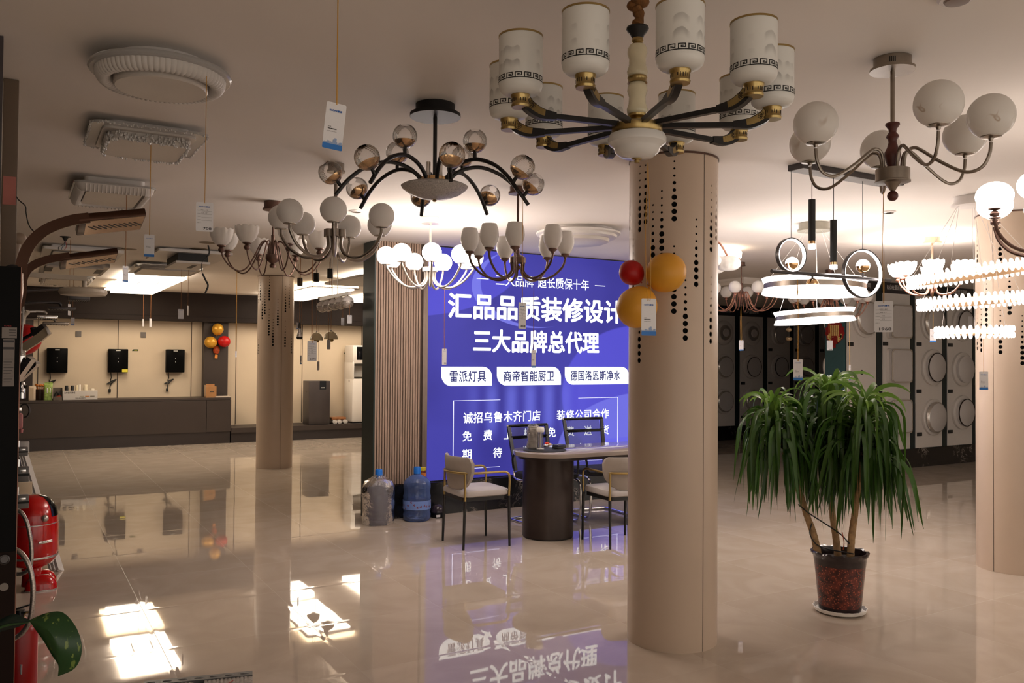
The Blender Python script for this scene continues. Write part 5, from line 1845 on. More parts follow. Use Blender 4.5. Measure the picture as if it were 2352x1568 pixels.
def balloon(name_loc, r, axis, m_, label, grp, stretch=1.12):
    """balloon whose knot points along -axis"""
    ax = Vector(axis).normalized()
    q = Vector((0, 0, 1)).rotation_difference(ax).to_matrix().to_4x4()
    t = thing('balloon', label, 'balloon', name_loc, 0, grp)
    prof = []
    for k in range(25):
        a = -math.pi / 2 + math.pi * k / 24
        z = r * stretch * math.sin(a)
        rr = r * math.cos(a) * (1 - 0.10 * max(0, -math.sin(a)) ** 1.5)
        prof.append((max(rr, 0), z))
    MB().lathe(prof, 36, q).obj('skin', m_, t)
    MB().lathe([(0.0, -r * stretch + 0.002), (r * 0.06, -r * stretch - 0.004), (r * 0.11, -r * stretch - r * 0.09), (0, -r * stretch - r * 0.07)], 12, q).obj('knot', m_, t)
    return t


BGOLD = mat('pearl gold latex', srgb(214, 158, 52), 0.3, 0.25, vary=0.04)
BRED = mat('red latex', srgb(196, 20, 22), 0.35, vary=0.04)
k_ = 13.95 / FOC


def kb(px, py, rpx, m_, label, ax, y=15.93):
    q = on_y(px, py, y)
    return balloon(q, rpx * depth_of(q) / FOC, ax, m_, label, 'pilaster balloons', 1.08)


kb(500, 756.5, 13.0, BGOLD, 'gold balloon on top of the cluster on the dark pilaster', (0.1, -0.2, 1), 15.93)
kb(484, 786, 13.4, BGOLD, 'gold balloon lower left in the cluster on the dark pilaster', (-1, -0.3, 0.1), 15.92)
kb(515, 784, 13, BRED, 'red balloon right in the cluster on the dark pilaster', (1, -0.3, -0.1), 15.92)
q = on_y(497, 806, 15.995)
t = thing('balloon_ribbon', 'orange patterned knot and ribbon under the pilaster balloons', 'ribbon', q)
ORP = mat('orange patterned foil', srgb(190, 80, 40), 0.4, vary=0.5, scale=45)
MB().ell((0, 0, 0.02), 0.06, 0.04, 0.075, 18, 10).obj('knot', ORP, t)
MB().prism([(-0.03, -0.13), (0.02, -0.135), (0.025, -0.07), (-0.02, -0.06)], -0.004, 0.004, Matrix.Rotation(math.pi / 2, 4, 'X')).obj('tail', mat('orange ribbon', srgb(220, 140, 60), 0.5), t)

# things standing on the counter
q0, q1 = on_y(471, 915, 15.75), on_y(495, 887, 15.75)
t = thing('cardboard_box', 'open brown cardboard box on the right end of the counter', 'box', ((q0.x + q1.x) / 2, 15.75, 0.80))
KRAFT = mat('kraft cardboard', srgb(176, 128, 82), 0.75, vary=0.08)
w = (q1.x - q0.x) / 2
MB().box(-w, w, -0.09, 0.09, 0.0005, 0.195).obj('carton', KRAFT, t, sm=False)
MB().box(-w * 0.7, w, 0.085, 0.09, 0.195, 0.235).obj('flap', KRAFT, t, sm=False)
MB().box(-w - 0.004, -w, -0.085, 0.07, 0.02, 0.22).obj('flap', mat('pale carton', srgb(205, 175, 140), 0.7), t, sm=False)
MB().box(-0.02, 0.045, -0.0912, -0.09, 0.095, 0.112).obj('print', SLOT, t, sm=False)
tag(MB().box(-0.13, 0.13, -0.1, 0.1, 0.0005, 0.02, 0.004).obj('paper_stack', mat('pale paper', srgb(190, 178, 165), 0.7), None, (3.215, 15.7, 0.80)), 'flat pale paper stack beside the cardboard box on the counter', 'paper')
t = thing('product_stand', 'white stepped advertising tray of bottles on the counter', 'display stand', (0.955, 15.68, 0.80))
MB().box(-0.255, 0.255, -0.02, 0.12, 0.0005, 0.145).obj('front_board', PLASTICW, t, sm=False)
place(text_mesh('LANNYUNS', 0.155, 0.028, TAGTXT, 0.0008), 'lettering', t, (-0.155, -0.0212, 0.117))
place(text_mesh('净水滤芯系列', 0.15, 0.018, TAGTXT, 0.0003), 'lettering', t, (0.0, -0.0212, 0.028))
for k, (x, c) in enumerate(((0.02, srgb(170, 165, 150)), (0.10, srgb(190, 120, 50)), (0.175, srgb(120, 110, 95)))):
    MB().box(x - 0.03, x + 0.035, -0.0212, -0.02, 0.048, 0.062).obj('print', mat('tray print %d' % k, c, 0.5), t, sm=False)
for k, (x, r, hh, c, lb) in enumerate(((-0.195, 0.028, 0.23, (0.02, 0.02, 0.022), 'black cartridge at the left end of the white tray'), (-0.108, 0.029, 0.23, (0.03, 0.03, 0.03), 'charcoal cartridge second on the white tray'),
                                       (-0.045, 0.021, 0.235, srgb(225, 212, 180), 'slim cream cartridge third on the white tray'), (-0.005, 0.023, 0.245, srgb(236, 228, 215), 'white capped cartridge in the middle of the white tray'),
                                       (0.085, 0.034, 0.24, srgb(228, 216, 188), 'fat cream cartridge right of middle on the white tray'), (0.19, 0.035, 0.175, srgb(232, 224, 208), 'short cream cartridge at the right end of the white tray'))):
    t = thing('filter_cartridge', lb, 'cartridge', (0.955 + x, 15.845, 0.80), 0, 'cartridges on the white tray')
    cm = mat('cartridge %d' % k, c, 0.4)
    MB().lathe([(0, 0.0005), (r, 0.0005), (r, hh * 0.8), (r * 0.96, hh * 0.82), (0, hh * 0.82)], 20).obj('body', cm, t)
    MB().lathe([(0, hh * 0.82), (r * 0.9, hh * 0.82), (r * 0.9, hh - 0.005), (r * 0.8, hh), (0, hh)], 20).obj('cap', cm, t)
t = thing('tissue_pack', 'green patterned soft tissue pack leaning on the counter', 'tissue pack', (0.49, 15.70, 0.80))
GP = mat('green leaf print film', srgb(150, 176, 96), 0.35, vary=0.45, scale=24)
mb = MB()
mb.loft([(rrect(0.125, 0.075, 0.02), 0.0005), (rrect(0.118, 0.085, 0.02), 0.06), (rrect(0.115, 0.085, 0.02), 0.18), (rrect(0.125, 0.07, 0.02), 0.25), (rrect(0.13, 0.012, 0.005), 0.275)])
mb.obj('pack', GP, t)
MB().prism([(-0.05, 0.272), (0.055, 0.272), (0.062, 0.292), (-0.055, 0.288)], -0.003, 0.003, Matrix.Rotation(math.pi / 2, 4, 'X')).obj('seal', GP, t)
MB().box(-0.022, -0.008, -0.0445, -0.041, 0.12, 0.2, 0.001).obj('slit', TAGW, t)
MB().box(0.022, 0.034, -0.0445, -0.041, 0.12, 0.2, 0.001).obj('slit', TAGW, t)
t = thing('storage_tray', 'dark open tray of small red and black parts on the counter', 'tray', (0.625, 15.70, 0.80))
mb = MB()
for bx in ((-0.066, 0.066, -0.08, 0.08, 0.0005, 0.01), (-0.066, -0.062, -0.08, 0.08, 0.01, 0.17), (0.062, 0.066, -0.08, 0.08, 0.01, 0.20), (-0.066, 0.066, 0.075, 0.08, 0.01, 0.20), (-0.066, 0.066, -0.08, -0.076, 0.01, 0.06)):
    mb.box(*bx)
mb.obj('bin', mat('smoky plastic', srgb(96, 84, 72), 0.3), t, sm=False)
tag(MB().tube(spline([(-0.04, 0, 0.0), (-0.03, 0.0, 0.06), (0.0, 0, 0.10), (0.02, 0, 0.06), (0.03, 0, 0.02)], 5), 0.012, 8).obj('cable_coil', WIREB, None, (0.615, 15.725, 0.825)), 'black looped cable inside the dark counter tray', 'cable')
tag(MB().lathe([(0, -0.042), (0.024, -0.042), (0.028, -0.03), (0.028, 0.03), (0.018, 0.042), (0, 0.042)], 18, Matrix.Rotation(1.2, 4, 'Y')).obj('red_fitting', mat('red plastic', srgb(150, 52, 34), 0.35), None, (0.632, 15.66, 0.843)), 'small red fitting inside the dark counter tray', 'fitting')
t = thing('tissue_box', 'cream tissue box at the left end of the counter', 'tissue box', (0.26, 15.66, 0.80))
MB().box(-0.05, 0.05, -0.06, 0.06, 0.0005, 0.235, 0.012).obj('box', mat('cream card', srgb(214, 196, 174), 0.6), t)
MB().box(-0.028, 0.02, -0.0612, -0.0602, 0.03, 0.2).obj('print', mat('cream print', srgb(190, 170, 146), 0.6), t, sm=False)
t = thing('dried_flowers', 'dark pot with orange dried flowers behind the cream tissue box', 'flower pot', (0.375, 15.86, 0.80))
MB().lathe([(0, 0.0005), (0.06, 0.0005), (0.07, 0.17), (0.065, 0.175), (0.055, 0.12), (0, 0.12)], 24).obj('pot', mat('dark brown ceramic', srgb(56, 36, 28), 0.4), t)
rnd = random.Random(11)
mb = MB()
for k in range(14):
    a, r = rnd.uniform(0, 6.28), rnd.uniform(0.01, 0.07)
    mb.tube([(0.3 * r * math.cos(a), 0.3 * r * math.sin(a), 0.12), (r * math.cos(a), r * math.sin(a), rnd.uniform(0.2, 0.25))], 0.003, 5)
    mb.ell((r * math.cos(a), r * math.sin(a), rnd.uniform(0.22, 0.27)), 0.02, 0.012, 0.014, 8, 5)
mb.obj('blooms', mat('orange petals', srgb(190, 112, 40), 0.7, vary=0.3, scale=40), t)['kind'] = 'stuff'

# on the platform
t = thing('water_softener', 'tall dark grey cabinet water softener on the platform', 'water softener', (4.95, 15.74, 0.262))
MB().box(-0.20, 0.205, -0.19, 0.2, 0.001, 0.82, 0.008).obj('cabinet', mat('dark grey enamel', srgb(66, 60, 60), 0.4), t)
MB().box(0.0, 0.125, -0.1915, -0.19, 0.66, 0.819).obj('control_panel', BLKGLOSS, t, sm=False)
MB().box(0.03, 0.10, -0.1925, -0.1915, 0.685, 0.70).obj('mark', STK, t, sm=False)
MB().box(-0.201, -0.1995, -0.06, -0.02, 0.60, 0.62).obj('side_mark', SLOT, t, sm=False)
t = thing('water_dispenser', 'tall white water dispenser with black screen behind the green wall edge', 'water dispenser', (5.87, 15.78, 0.262))
WD = mat('white appliance', (0.80, 0.76, 0.71), 0.3, vary=0.01)
mb = MB()
mb.box(-0.25, 0.25, -0.15, 0.33, 0.02, 0.86, 0.02)
mb.box(-0.25, 0.25, -0.15, 0.33, 1.14, 1.50, 0.03)
mb.box(-0.25, -0.215, -0.15, 0.33, 0.84, 1.18, 0.008)
mb.box(0.215, 0.25, -0.15, 0.33, 0.84, 1.18, 0.008)
mb.box(-0.22, 0.22, 0.0, 0.33, 0.84, 1.18)
mb.obj('body', WD, t)
MB().box(-0.24, 0.24, -0.14, 0.32, 0.001, 0.022).obj('foot', BLKMATTE, t, sm=False)
MB().box(-0.17, 0.17, -0.152, -0.149, 1.215, 1.47, 0.001).obj('screen', BLKGLOSS, t)
MB().box(-0.05, 0.05, -0.1535, -0.152, 1.44, 1.452).obj('mark', STK, t, sm=False)
MB().box(-0.21, 0.21, -0.15, 0.0, 0.86, 0.89).obj('drip_tray', NICKEL, t, sm=False)
MB().box(-0.214, 0.214, -0.13, 0.0, 1.10, 1.14).obj('spout_hood', NICKEL, t, sm=False)
MB().box(-0.252, -0.2495, 0.02, 0.06, 0.78, 0.83).obj('side_switch', BLKMATTE, t, sm=False)
q = on_y(778, 967, 15.72)
t = thing('wooden_board', 'small wooden board resting on white tubes on the platform', 'board', (5.36, 15.70, 0.345))
MB().box(-0.15, 0.13, -0.1, 0.1, 0.0, 0.042, 0.004).obj('slab', mat('warm wood', srgb(150, 100, 62), 0.5, vary=0.25, scale=18), t)
for k, (x, r) in enumerate(((-0.10, 0.040), (-0.01, 0.040), (0.105, 0.041))):
    t = thing('filter_tube', ('white filter tube under the wooden board, %s' % ('left end', 'middle', 'right end')[k]), 'filter tube', (5.36 + x, 15.70, 0.262 + r + 0.001), 0, 'white tubes on the platform')
    MB().lathe([(0, -0.16), (r * 0.8, -0.16), (r, -0.15), (r, 0.15), (0, 0.15)], 24, Matrix.Rotation(math.pi / 2, 4, 'X')).obj('tube', PLASTICW, t)
    MB().lathe([(0, 0.16), (r * 0.45, 0.16), (r * 0.45, 0.175), (0, 0.175)], 18, Matrix.Rotation(math.pi / 2, 4, 'X')).obj('nozzle', PLASTICW, t)

# ---------------------------------------------------------------- meeting table
TC = Vector((4.03, 6.24, 0))
t = thing('meeting_table', 'oval ended stone topped table on round dark pedestals before the sign', 'table', (4.6, 6.19, 0))
STONE = mat('polished beige stone', (0.27, 0.225, 0.195), 0.09, vary=0.08, scale=3, coat=0.3)
PED = mat('dark brushed pedestal', srgb(58, 49, 46), 0.32, 0.35, vary=0.15, scale=6)


def stadium(x0, x1, ry, n=18):
    pts = []
    for k in range(n + 1):
        a = -math.pi / 2 + math.pi * k / n
        pts.append((x1 - ry + ry * math.cos(a), ry * math.sin(a)))
    for k in range(n + 1):
        a = math.pi / 2 + math.pi * k / n
        pts.append((x0 + ry + ry * math.cos(a), ry * math.sin(a)))
    return pts


MB().loft([(stadium(-0.895, 0.905, 0.318), 0.712), (stadium(-0.90, 0.91, 0.324), 0.73), (stadium(-0.90, 0.91, 0.324), 0.746), (stadium(-0.895, 0.905, 0.318), 0.75)]).obj('tabletop', STONE, t)
MB().prism(stadium(-0.86, 0.87, 0.285), 0.685, 0.7118).obj('under_frame', PED, t)
for x in (-0.57, 0.58):
    o = MB().lathe([(0, 0.012), (0.222, 0.012), (0.222, 0.6848), (0, 0.6848)], 48).obj('pedestal', PED, t, (x, 0.04, 0))
    MB().lathe([(0, 0.0005), (0.214, 0.0005), (0.214, 0.012), (0, 0.012)], 40).obj('foot', BLKMATTE, o)
p = on_z(1251, 1031, 0.76)
tag(MB().lathe([(0, 0.0005), (0.185, 0.0005), (0.188, 0.005), (0.182, 0.009), (0, 0.009)], 48).obj('round_mat', BLKMATTE, None, (p.x, p.y, 0.75)), 'round black mat near the left end of the stone table', 'table mat')
ZM = 0.7605


def on_mat(px, py):
    return on_z(px, py, ZM)


p = on_mat(1224, 1029)
t = thing('cup_stack', 'stack of white paper cups in a crumpled plastic bag on the mat', 'paper cups', (p.x, p.y, ZM))
rnd = random.Random(2)
mb = MB()
prof = [(0, 0.0)]
z = 0.0
while z < 0.185:
    prof += [(0.036 + rnd.uniform(-0.002, 0.003), z + 0.002), (0.041 + rnd.uniform(-0.003, 0.003), z + 0.012)]
    z += 0.0145
prof.append((0, z))
mb.lathe(prof, 22)
mb.obj('cups', mat('white paper', (0.78, 0.74, 0.68), 0.6), t)
mb = MB()
R = []
for k in range(12):
    zz = 0.201 * k / 11
    ring = []
    for i in range(28):
        a = 2 * math.pi * i / 28
        rr = 0.050 + 0.005 * math.sin(5 * a + k) + rnd.uniform(-0.002, 0.002)
        if k == 11:
            rr *= 0.8
        ring.append(mb._v((rr * math.cos(a), rr * math.sin(a), zz + 0.0006)))
    R.append(ring)
mb._skin(R, 28)
mb._f(R[-1])
mb.obj('bag', WRAP, t)
p = on_mat(1241, 1031)
t = thing('cup_dispenser', 'clear tube cup dispenser with a white lid on the black mat', 'cup dispenser', (p.x, p.y, ZM))
MB().lathe([(0, 0.0005), (0.034, 0.0005), (0.034, 0.004), (0.026, 0.01), (0, 0.01)], 26).obj('base', PLASTICCL, t)
MB().lathe([(0.0255, 0.01), (0.0255, 0.145)], 26).obj('tube', CLEARTHIN, t)
MB().lathe([(0, 0.01), (0.008, 0.01), (0.008, 0.145), (0, 0.145)], 14).obj('core', PLASTICW, t)
MB().lathe([(0, 0.146), (0.031, 0.146), (0.034, 0.152), (0.034, 0.178), (0.026, 0.19), (0, 0.19)], 26).obj('lid', mat('white lid', (0.75, 0.71, 0.66), 0.4), t)
tag(MB().tube([(0, 0, 0), (-0.012, 0, 0.042)], 0.0022, 6).obj('straw', PLASTICW, None, (p.x - 0.026, p.y + 0.017, ZM + 0.182)), 'thin straw sticking up between the cup stack and the lid', 'straw')
for px, py, r, c, lb in ((1252, 1027, 0.015, (0.8, 0.79, 0.78), 'silver wrapped sweet on the black mat'), (1256, 1021, 0.013, srgb(214, 62, 24), 'orange red wrapped sweet on the black mat'), (1263, 1024, 0.013, srgb(225, 190, 160), 'pale pink wrapped sweet on the black mat')):
    p = on_mat(px, py)
    t = thing('wrapped_sweet', lb, 'sweet', (p.x, p.y, ZM + r + 0.0008), 0, 'sweets on the mat')
    sm_ = mat('foil %s' % lb[:10], c, 0.2 if r > 0.014 else 0.4, 0.9 if r > 0.014 else 0.0)
    MB().ell((0, 0, 0), r, r * 0.9, r * 0.9, 16, 10).obj('sweet', sm_, t)
    for s in (1, -1):
        MB().lathe([(0.002, 0), (r * 0.6, r * 0.7), (0.001, r * 0.6)], 10, Matrix.Translation((s * r * 0.85, 0, 0)) @ Matrix.Rotation(s * math.pi / 2, 4, 'Y')).obj('twist', sm_, t)
p = on_mat(1284, 1029)
t = thing('phone_case', 'flat black gadget box lying on the round mat', 'gadget', (p.x, p.y, ZM), 0.3)
MB().box(-0.055, 0.055, -0.035, 0.035, 0.0006, 0.016, 0.003).obj('lower_shell', BLKMATTE, t)
MB().box(-0.05, 0.045, -0.03, 0.035, 0.0165, 0.034, 0.004).obj('upper_shell', mat('blue black plastic', srgb(60, 62, 90), 0.2), t)
MB().lathe([(0, 0.0345), (0.02, 0.0345), (0.02, 0.037), (0, 0.037)], 22, Matrix.Translation((0.01, 0.004, 0))).obj('dial', BLKGLOSS, t)


# ---------------------------------------------------------------- armchairs with brass arms
FAB = mat('light taupe leather', (0.34, 0.30, 0.265), 0.5, vary=0.04, scale=14)
FABSEAT = mat('pale grey leather', (0.43, 0.40, 0.385), 0.5, vary=0.04, scale=14)
BRASSM = mat('satin brass', (0.40, 0.285, 0.11), 0.38, 0.85)


def armchair(x, y, rz, label):
    """sitter looks along +X; centre of the seat at the origin"""
    t = thing('armchair', label, 'chair', (x, y, 0), rz, 'brass armed chairs')
    fx, bx, fy, by = 0.205, -0.205, 0.215, 0.205
    # seat
    sp = []
    for (w, d, z) in ((0.40, 0.40, 0.415), (0.435, 0.43, 0.425), (0.44, 0.435, 0.448), (0.425, 0.42, 0.466), (0.36, 0.35, 0.474)):
        sp.append((rrect(w, d, 0.06, 6), z))
    MB().loft(sp).obj('seat', FABSEAT, t)
    MB().prism(rrect(0.40, 0.40, 0.04), 0.385, 0.4148).obj('seat_frame', BLK, t)
    # backrest: a curved padded shield
    mb = MB()
    rows = []
    n = 12
    for z, half, thick in ((0.470, 0.20, 0.3), (0.50, 0.30, 0.8), (0.56, 0.37, 1.0), (0.62, 0.40, 1.0), (0.69, 0.41, 1.0), (0.725, 0.39, 0.8), (0.742, 0.35, 0.25)):
        out, inn = [], []
        for i in range(n + 1):
            a = -1.0 + 2.0 * i / n
            yy = half * 0.58 * a
            xx = bx - 0.012 + 0.10 * (a * half / 0.41) ** 2 - 0.03 * (z - 0.47) / 0.27
            out.append((xx - 0.014 * thick, yy))
            inn.append((xx + 0.014 * thick, yy))
        rows.append((out + list(reversed(inn)), z))
    mb.loft(rows).obj('backrest', FAB, t)
    # one brass rail: front leg, arm, round the back, arm, front leg
    rail = spline([(fx - 0.005, fy, 0.405), (fx, fy + 0.003, 0.56), (fx - 0.03, fy + 0.004, 0.605), (fx - 0.10, fy + 0.002, 0.612), (bx + 0.12, by + 0.012, 0.612), (bx + 0.02, by - 0.02, 0.612), (bx - 0.035, 0.10, 0.612), (bx - 0.052, 0, 0.612),
                   (bx - 0.035, -0.10, 0.612), (bx + 0.02, -by + 0.02, 0.612), (bx + 0.12, -by - 0.012, 0.612), (fx - 0.10, -fy - 0.002, 0.612), (fx - 0.03, -fy - 0.004, 0.605), (fx, -fy - 0.003, 0.56), (fx - 0.005, -fy, 0.405)], 5)
    MB().tube(rail, 0.0095, 10).obj('arm_rail', BRASSM, t)
    for s in (1, -1):
        o = MB().tube([(bx + 0.0, s * by, 0.0), (bx + 0.012, s * (by - 0.002), 0.39)], [0.0095, 0.0135], 12).obj('leg', BLK, t)
        MB().tube([(bx + 0.012, s * (by - 0.002), 0.39), (bx + 0.012, s * (by - 0.004), 0.61)], [0.0115, 0.009], 12).obj('brass_post', BRASSM, o)
        MB().tube([(fx + 0.003, s * (fy + 0.002), 0.0), (fx - 0.005, s * fy, 0.41)], [0.0095, 0.0135], 12).obj('leg', BLK, t)
    return t


armchair(3.345, 6.285, math.radians(-2), 'taupe armchair with brass arms left of the table, whole in view')
armchair(4.415, 5.745, math.radians(86), 'taupe armchair with brass arms half hidden by the big column')


# ---------------------------------------------------------------- mesh cantilever office chairs
def mesh_fabric():
    m = bpy.data.materials.new('black see-through mesh')
    m.use_nodes = True
    b = m.node_tree.nodes['Principled BSDF']
    b.inputs['Base Color'].default_value = (0.01, 0.01, 0.012, 1)
    b.inputs['Roughness'].default_value = 0.6
    tc = N(m, 'ShaderNodeTexCoord')
    nz = N(m, 'ShaderNodeTexNoise')
    nz.inputs['Scale'].default_value = 5.0
    L(m, tc.outputs['Object'], nz.inputs['Vector'])
    tr = N(m, 'ShaderNodeBsdfTransparent')
    mx = N(m, 'ShaderNodeMixShader')
    L(m, M_(m, 'ADD', 0.52, M_(m, 'MULTIPLY', nz.outputs['Fac'], 0.08)), mx.inputs[0])
    L(m, tr.outputs[0], mx.inputs[1])
    L(m, b.outputs[0], mx.inputs[2])
    L(m, mx.outputs[0], m.node_tree.nodes['Material Output'].inputs['Surface'])
    return m


MESHF = mesh_fabric()


def office_chair(x, y, rz, label, zt):
    """sitter looks along -Y"""
    t = thing('office_chair', label, 'chair', (x, y, 0), rz, 'black mesh chairs')
    hw = 0.225
    zb = 0.47
    prof = lambda u: (0.19 + 0.10 * u, zb + (zt - zb) * u)
    for s in (1, -1):
        P = [(s * (hw - 0.02 + 0.02 * u), prof(u)[0], prof(u)[1]) for u in (0, 0.5, 1.0)]
        MB().sweep(P, 0.035, 0.02, up=Vector((0, 1, 0))).obj('back_post', BLK, t)
    o = MB().tube([(-hw - 0.008, prof(1)[0], zt - 0.006), (hw + 0.008, prof(1)[0], zt - 0.006)], 0.0145, 14).obj('top_rail', BLKGLOSS, t)
    for s in (1, -1):
        MB().ell((s * (hw + 0.01), prof(1)[0], zt - 0.006), 0.0125, seg=14, rings=8).obj('end_cap', CHROME, o)
    u = 0.73
    MB().sweep([(-hw + 0.01, prof(u)[0] - 0.004, prof(u)[1]), (hw - 0.01, prof(u)[0] - 0.004, prof(u)[1])], 0.012, 0.03).obj('cross_rail', BLKGLOSS, t)
    mb = MB()
    rows = []
    for k in range(7):
        u = k / 6 * 0.98
        rows.append([mb._v((s_ * (hw - 0.03), prof(u)[0] + 0.002 - 0.012 * (1 - (s_) ** 2), prof(u)[1])) for s_ in (-1, -0.5, 0, 0.5, 1)])
    for a, b in zip(rows, rows[1:]):
        for i in range(4):
            mb._f((a[i], a[i + 1], b[i + 1], b[i]))
    mb.obj('back_mesh', MESHF, t)
    MB().loft([(rrect(0.43, 0.42, 0.05), 0.415), (rrect(0.46, 0.45, 0.05), 0.43), (rrect(0.46, 0.45, 0.05), 0.458), (rrect(0.42, 0.41, 0.05), 0.47)]).obj('seat', BLKMATTE, t, (0, -0.02, 0))
    for s in (1, -1):
        path = spline([(s * 0.21, 0.21, 0.46), (s * 0.235, 0.13, 0.40), (s * 0.24, -0.16, 0.405), (s * 0.24, -0.235, 0.33), (s * 0.24, -0.235, 0.10), (s * 0.24, -0.20, 0.022), (s * 0.24, -0.05, 0.0135), (s * 0.24, 0.20, 0.0135), (s * 0.20, 0.235, 0.0135), (0, 0.237, 0.0135)], 7)
        MB().tube(path, 0.0125, 12).obj('leg', CHROME, t)
        MB().tube(spline([(s * 0.235, 0.185, 0.50), (s * 0.255, 0.17, 0.60), (s * 0.26, 0.10, 0.645), (s * 0.26, -0.10, 0.64), (s * 0.255, -0.18, 0.57), (s * 0.24, -0.19, 0.44)], 6), 0.011, 10).obj('armrest', BLK, t)
    return t


office_chair(4.355, 6.79, math.radians(4), 'black mesh office chair behind the table, left one behind the cups', 0.895)
office_chair(5.02, 6.85, math.radians(-3), 'black mesh office chair behind the table, right one with chrome legs', 0.935)


# ---------------------------------------------------------------- things on the floor by the light box
def water_bottle(px, py, label, wrapped):
    p = on_z(px, py, 0)
    dirn = Vector((p.x, p.y, 0)).normalized()
    c = p + dirn * 0.13
    t = thing('water_bottle', label, 'water bottle', (c.x, min(c.y, WY - 0.16), 0), 0, 'water cooler bottles')
    R = 0.132
    prof = [(0, 0.001), (R * 0.86, 0.001), (R * 0.98, 0.02), (R, 0.06), (R * 0.97, 0.072), (R * 0.97, 0.09), (R, 0.10)]
    prof += [(R * 0.985, 0.11), (R * 0.985, 0.195), (R, 0.205), (R, 0.235), (R * 0.96, 0.25), (R * 0.96, 0.29), (R * 0.985, 0.305), (R * 0.985, 0.335), (R * 0.96, 0.35)]
    prof += [(R * 0.90, 0.372), (R * 0.72, 0.398), (R * 0.45, 0.418), (0.036, 0.43), (0.032, 0.45), (0, 0.45)]
    MB().lathe(prof, 48).obj('body', BOTTLEPALE if wrapped else BOTTLE, t)
    MB().lathe([(0, 0.425), (0.034, 0.425), (0.034, 0.49), (0.030, 0.502), (0, 0.502)], 28).obj('cap', mat('blue cap', srgb(28, 110, 205), 0.4), t)
    if not wrapped:
        MB().lathe([(R + 0.0015, 0.112), (R + 0.0015, 0.195)], 48).obj('label_band', mat('pale blue label', srgb(112, 140, 205), 0.45, vary=0.1), t)
        rn = random.Random(3)
        mb = MB()
        for k in range(26):
            a = 2 * math.pi * k / 26 + rn.uniform(-0.05, 0.05)
            z = rn.uniform(0.122, 0.186)
            M = Matrix.Rotation(a, 4, 'Z') @ Matrix.Translation((R + 0.002, 0, z))
            for j in range(3):
                mb.quad([(0, 0, 0), (0, rn.uniform(0.004, 0.012), 0.006), (0, rn.uniform(0.0, 0.01), 0.012), (0, -0.004, 0.006)], M @ Matrix.Rotation(j * 2.1, 4, 'X'))
        mb.obj('label_print', mat('maroon print', srgb(120, 40, 46), 0.5), t, sm=False)['kind'] = 'stuff'
    else:
        rn = random.Random(9)
        mb = MB()
        RR = []
        pr = [(0.143, 0.002), (0.147, 0.06), (0.143, 0.13), (0.149, 0.2), (0.146, 0.28), (0.148, 0.345), (0.125, 0.395), (0.075, 0.425), (0.045, 0.44), (0.05, 0.455)]
        for k, (r, z) in enumerate(pr):
            ring = []
            for i in range(56):
                a = 2 * math.pi * i / 56
                f = 1 + 0.030 * math.sin(7 * a + 1.3 * k) + 0.02 * math.sin(17 * a - 2 * k) + rn.uniform(-0.012, 0.012)
                if k in (5, 6) and math.cos(a - 0.9) > 0.8:
                    f += 0.28
                if k in (4, 5) and math.cos(a - 3.6) > 0.88:
                    f += 0.10
                ring.append(mb._v((r * f * math.cos(a), r * f * math.sin(a), z + rn.uniform(-0.006, 0.006) * (k > 0))))
            RR.append(ring)
        mb._skin(RR, 56)
        mb.obj('plastic_bag', WRAP, t, ang=60)
    return t


water_bottle(862, 1205, 'water cooler bottle wrapped in crumpled clear plastic at the green wall edge', True)
water_bottle(949, 1196, 'blue water cooler bottle with printed label before the slat panel', False)
p = on_y(968.5, 1117, WY + 0.02)
t = thing('jar', 'brown jar with yellow lid on the marble ledge behind the blue bottle', 'jar', (p.x, WY + 0.0, 0.3185))
t.location.y = WY + 0.018
MB().lathe([(0, 0.0), (0.036, 0.0), (0.037, 0.01), (0.037, 0.115), (0.033, 0.125), (0, 0.125)], 28).obj('body', mat('amber sauce', srgb(110, 52, 22), 0.2), t)
MB().lathe([(0, 0.124), (0.038, 0.124), (0.038, 0.15), (0.034, 0.154), (0, 0.154)], 28).obj('lid', mat('yellow lid', srgb(196, 178, 42), 0.4), t)
MB().lathe([(0.0375, 0.03), (0.0375, 0.10)], 28).obj('label_band', mat('orange label', srgb(190, 110, 40), 0.5, vary=0.4, scale=30), t)
p = on_z(998, 1187, 0)
t = thing('dome_gadget', 'small black dome shaped gadget on the floor by the marble base', 'gadget', (p.x + 0.03, p.y - 0.01, 0))
MB().lathe([(0, 0.001), (0.068, 0.001), (0.075, 0.01), (0.075, 0.045), (0.07, 0.05), (0, 0.05)], 36).obj('base', BLKGLOSS, t)
MB().ell((0, 0, 0.052), 0.069, None, 0.075, 32, 10, z0=0.0).obj('dome', mat('dark glossy dome', (0.03, 0.022, 0.03), 0.12), t)
MB().box(-0.05, -0.01, -0.0765, -0.0735, 0.012, 0.034).obj('paper_label', TAGW, t, sm=False)

# ---------------------------------------------------------------- potted plant
pp = on_z(1929, 1404, 0)
pd = depth_of(pp)
pm = pd / FOC
prz = math.atan2(-pp.y, -pp.x) + math.pi / 2
PS = 0.955
pl = thing('potted_plant', 'three-caned plant with long drooping ribbon leaves in a red brown pot', 'potted plant', (pp.x, pp.y, 0), prz)


def pxz(px, py, w=0.0):
    """local point right of / above the pot's centre, w metres towards the viewer"""
    s = (pd - w) / pd
    return Vector(((px - 1929) * pm * s, -w, EYE + (826.0 - py) * pm * s))


SOIL = mat('dark potting soil', srgb(36, 24, 18), 0.9, vary=0.4, scale=60, bump=0.8, bscale=80)


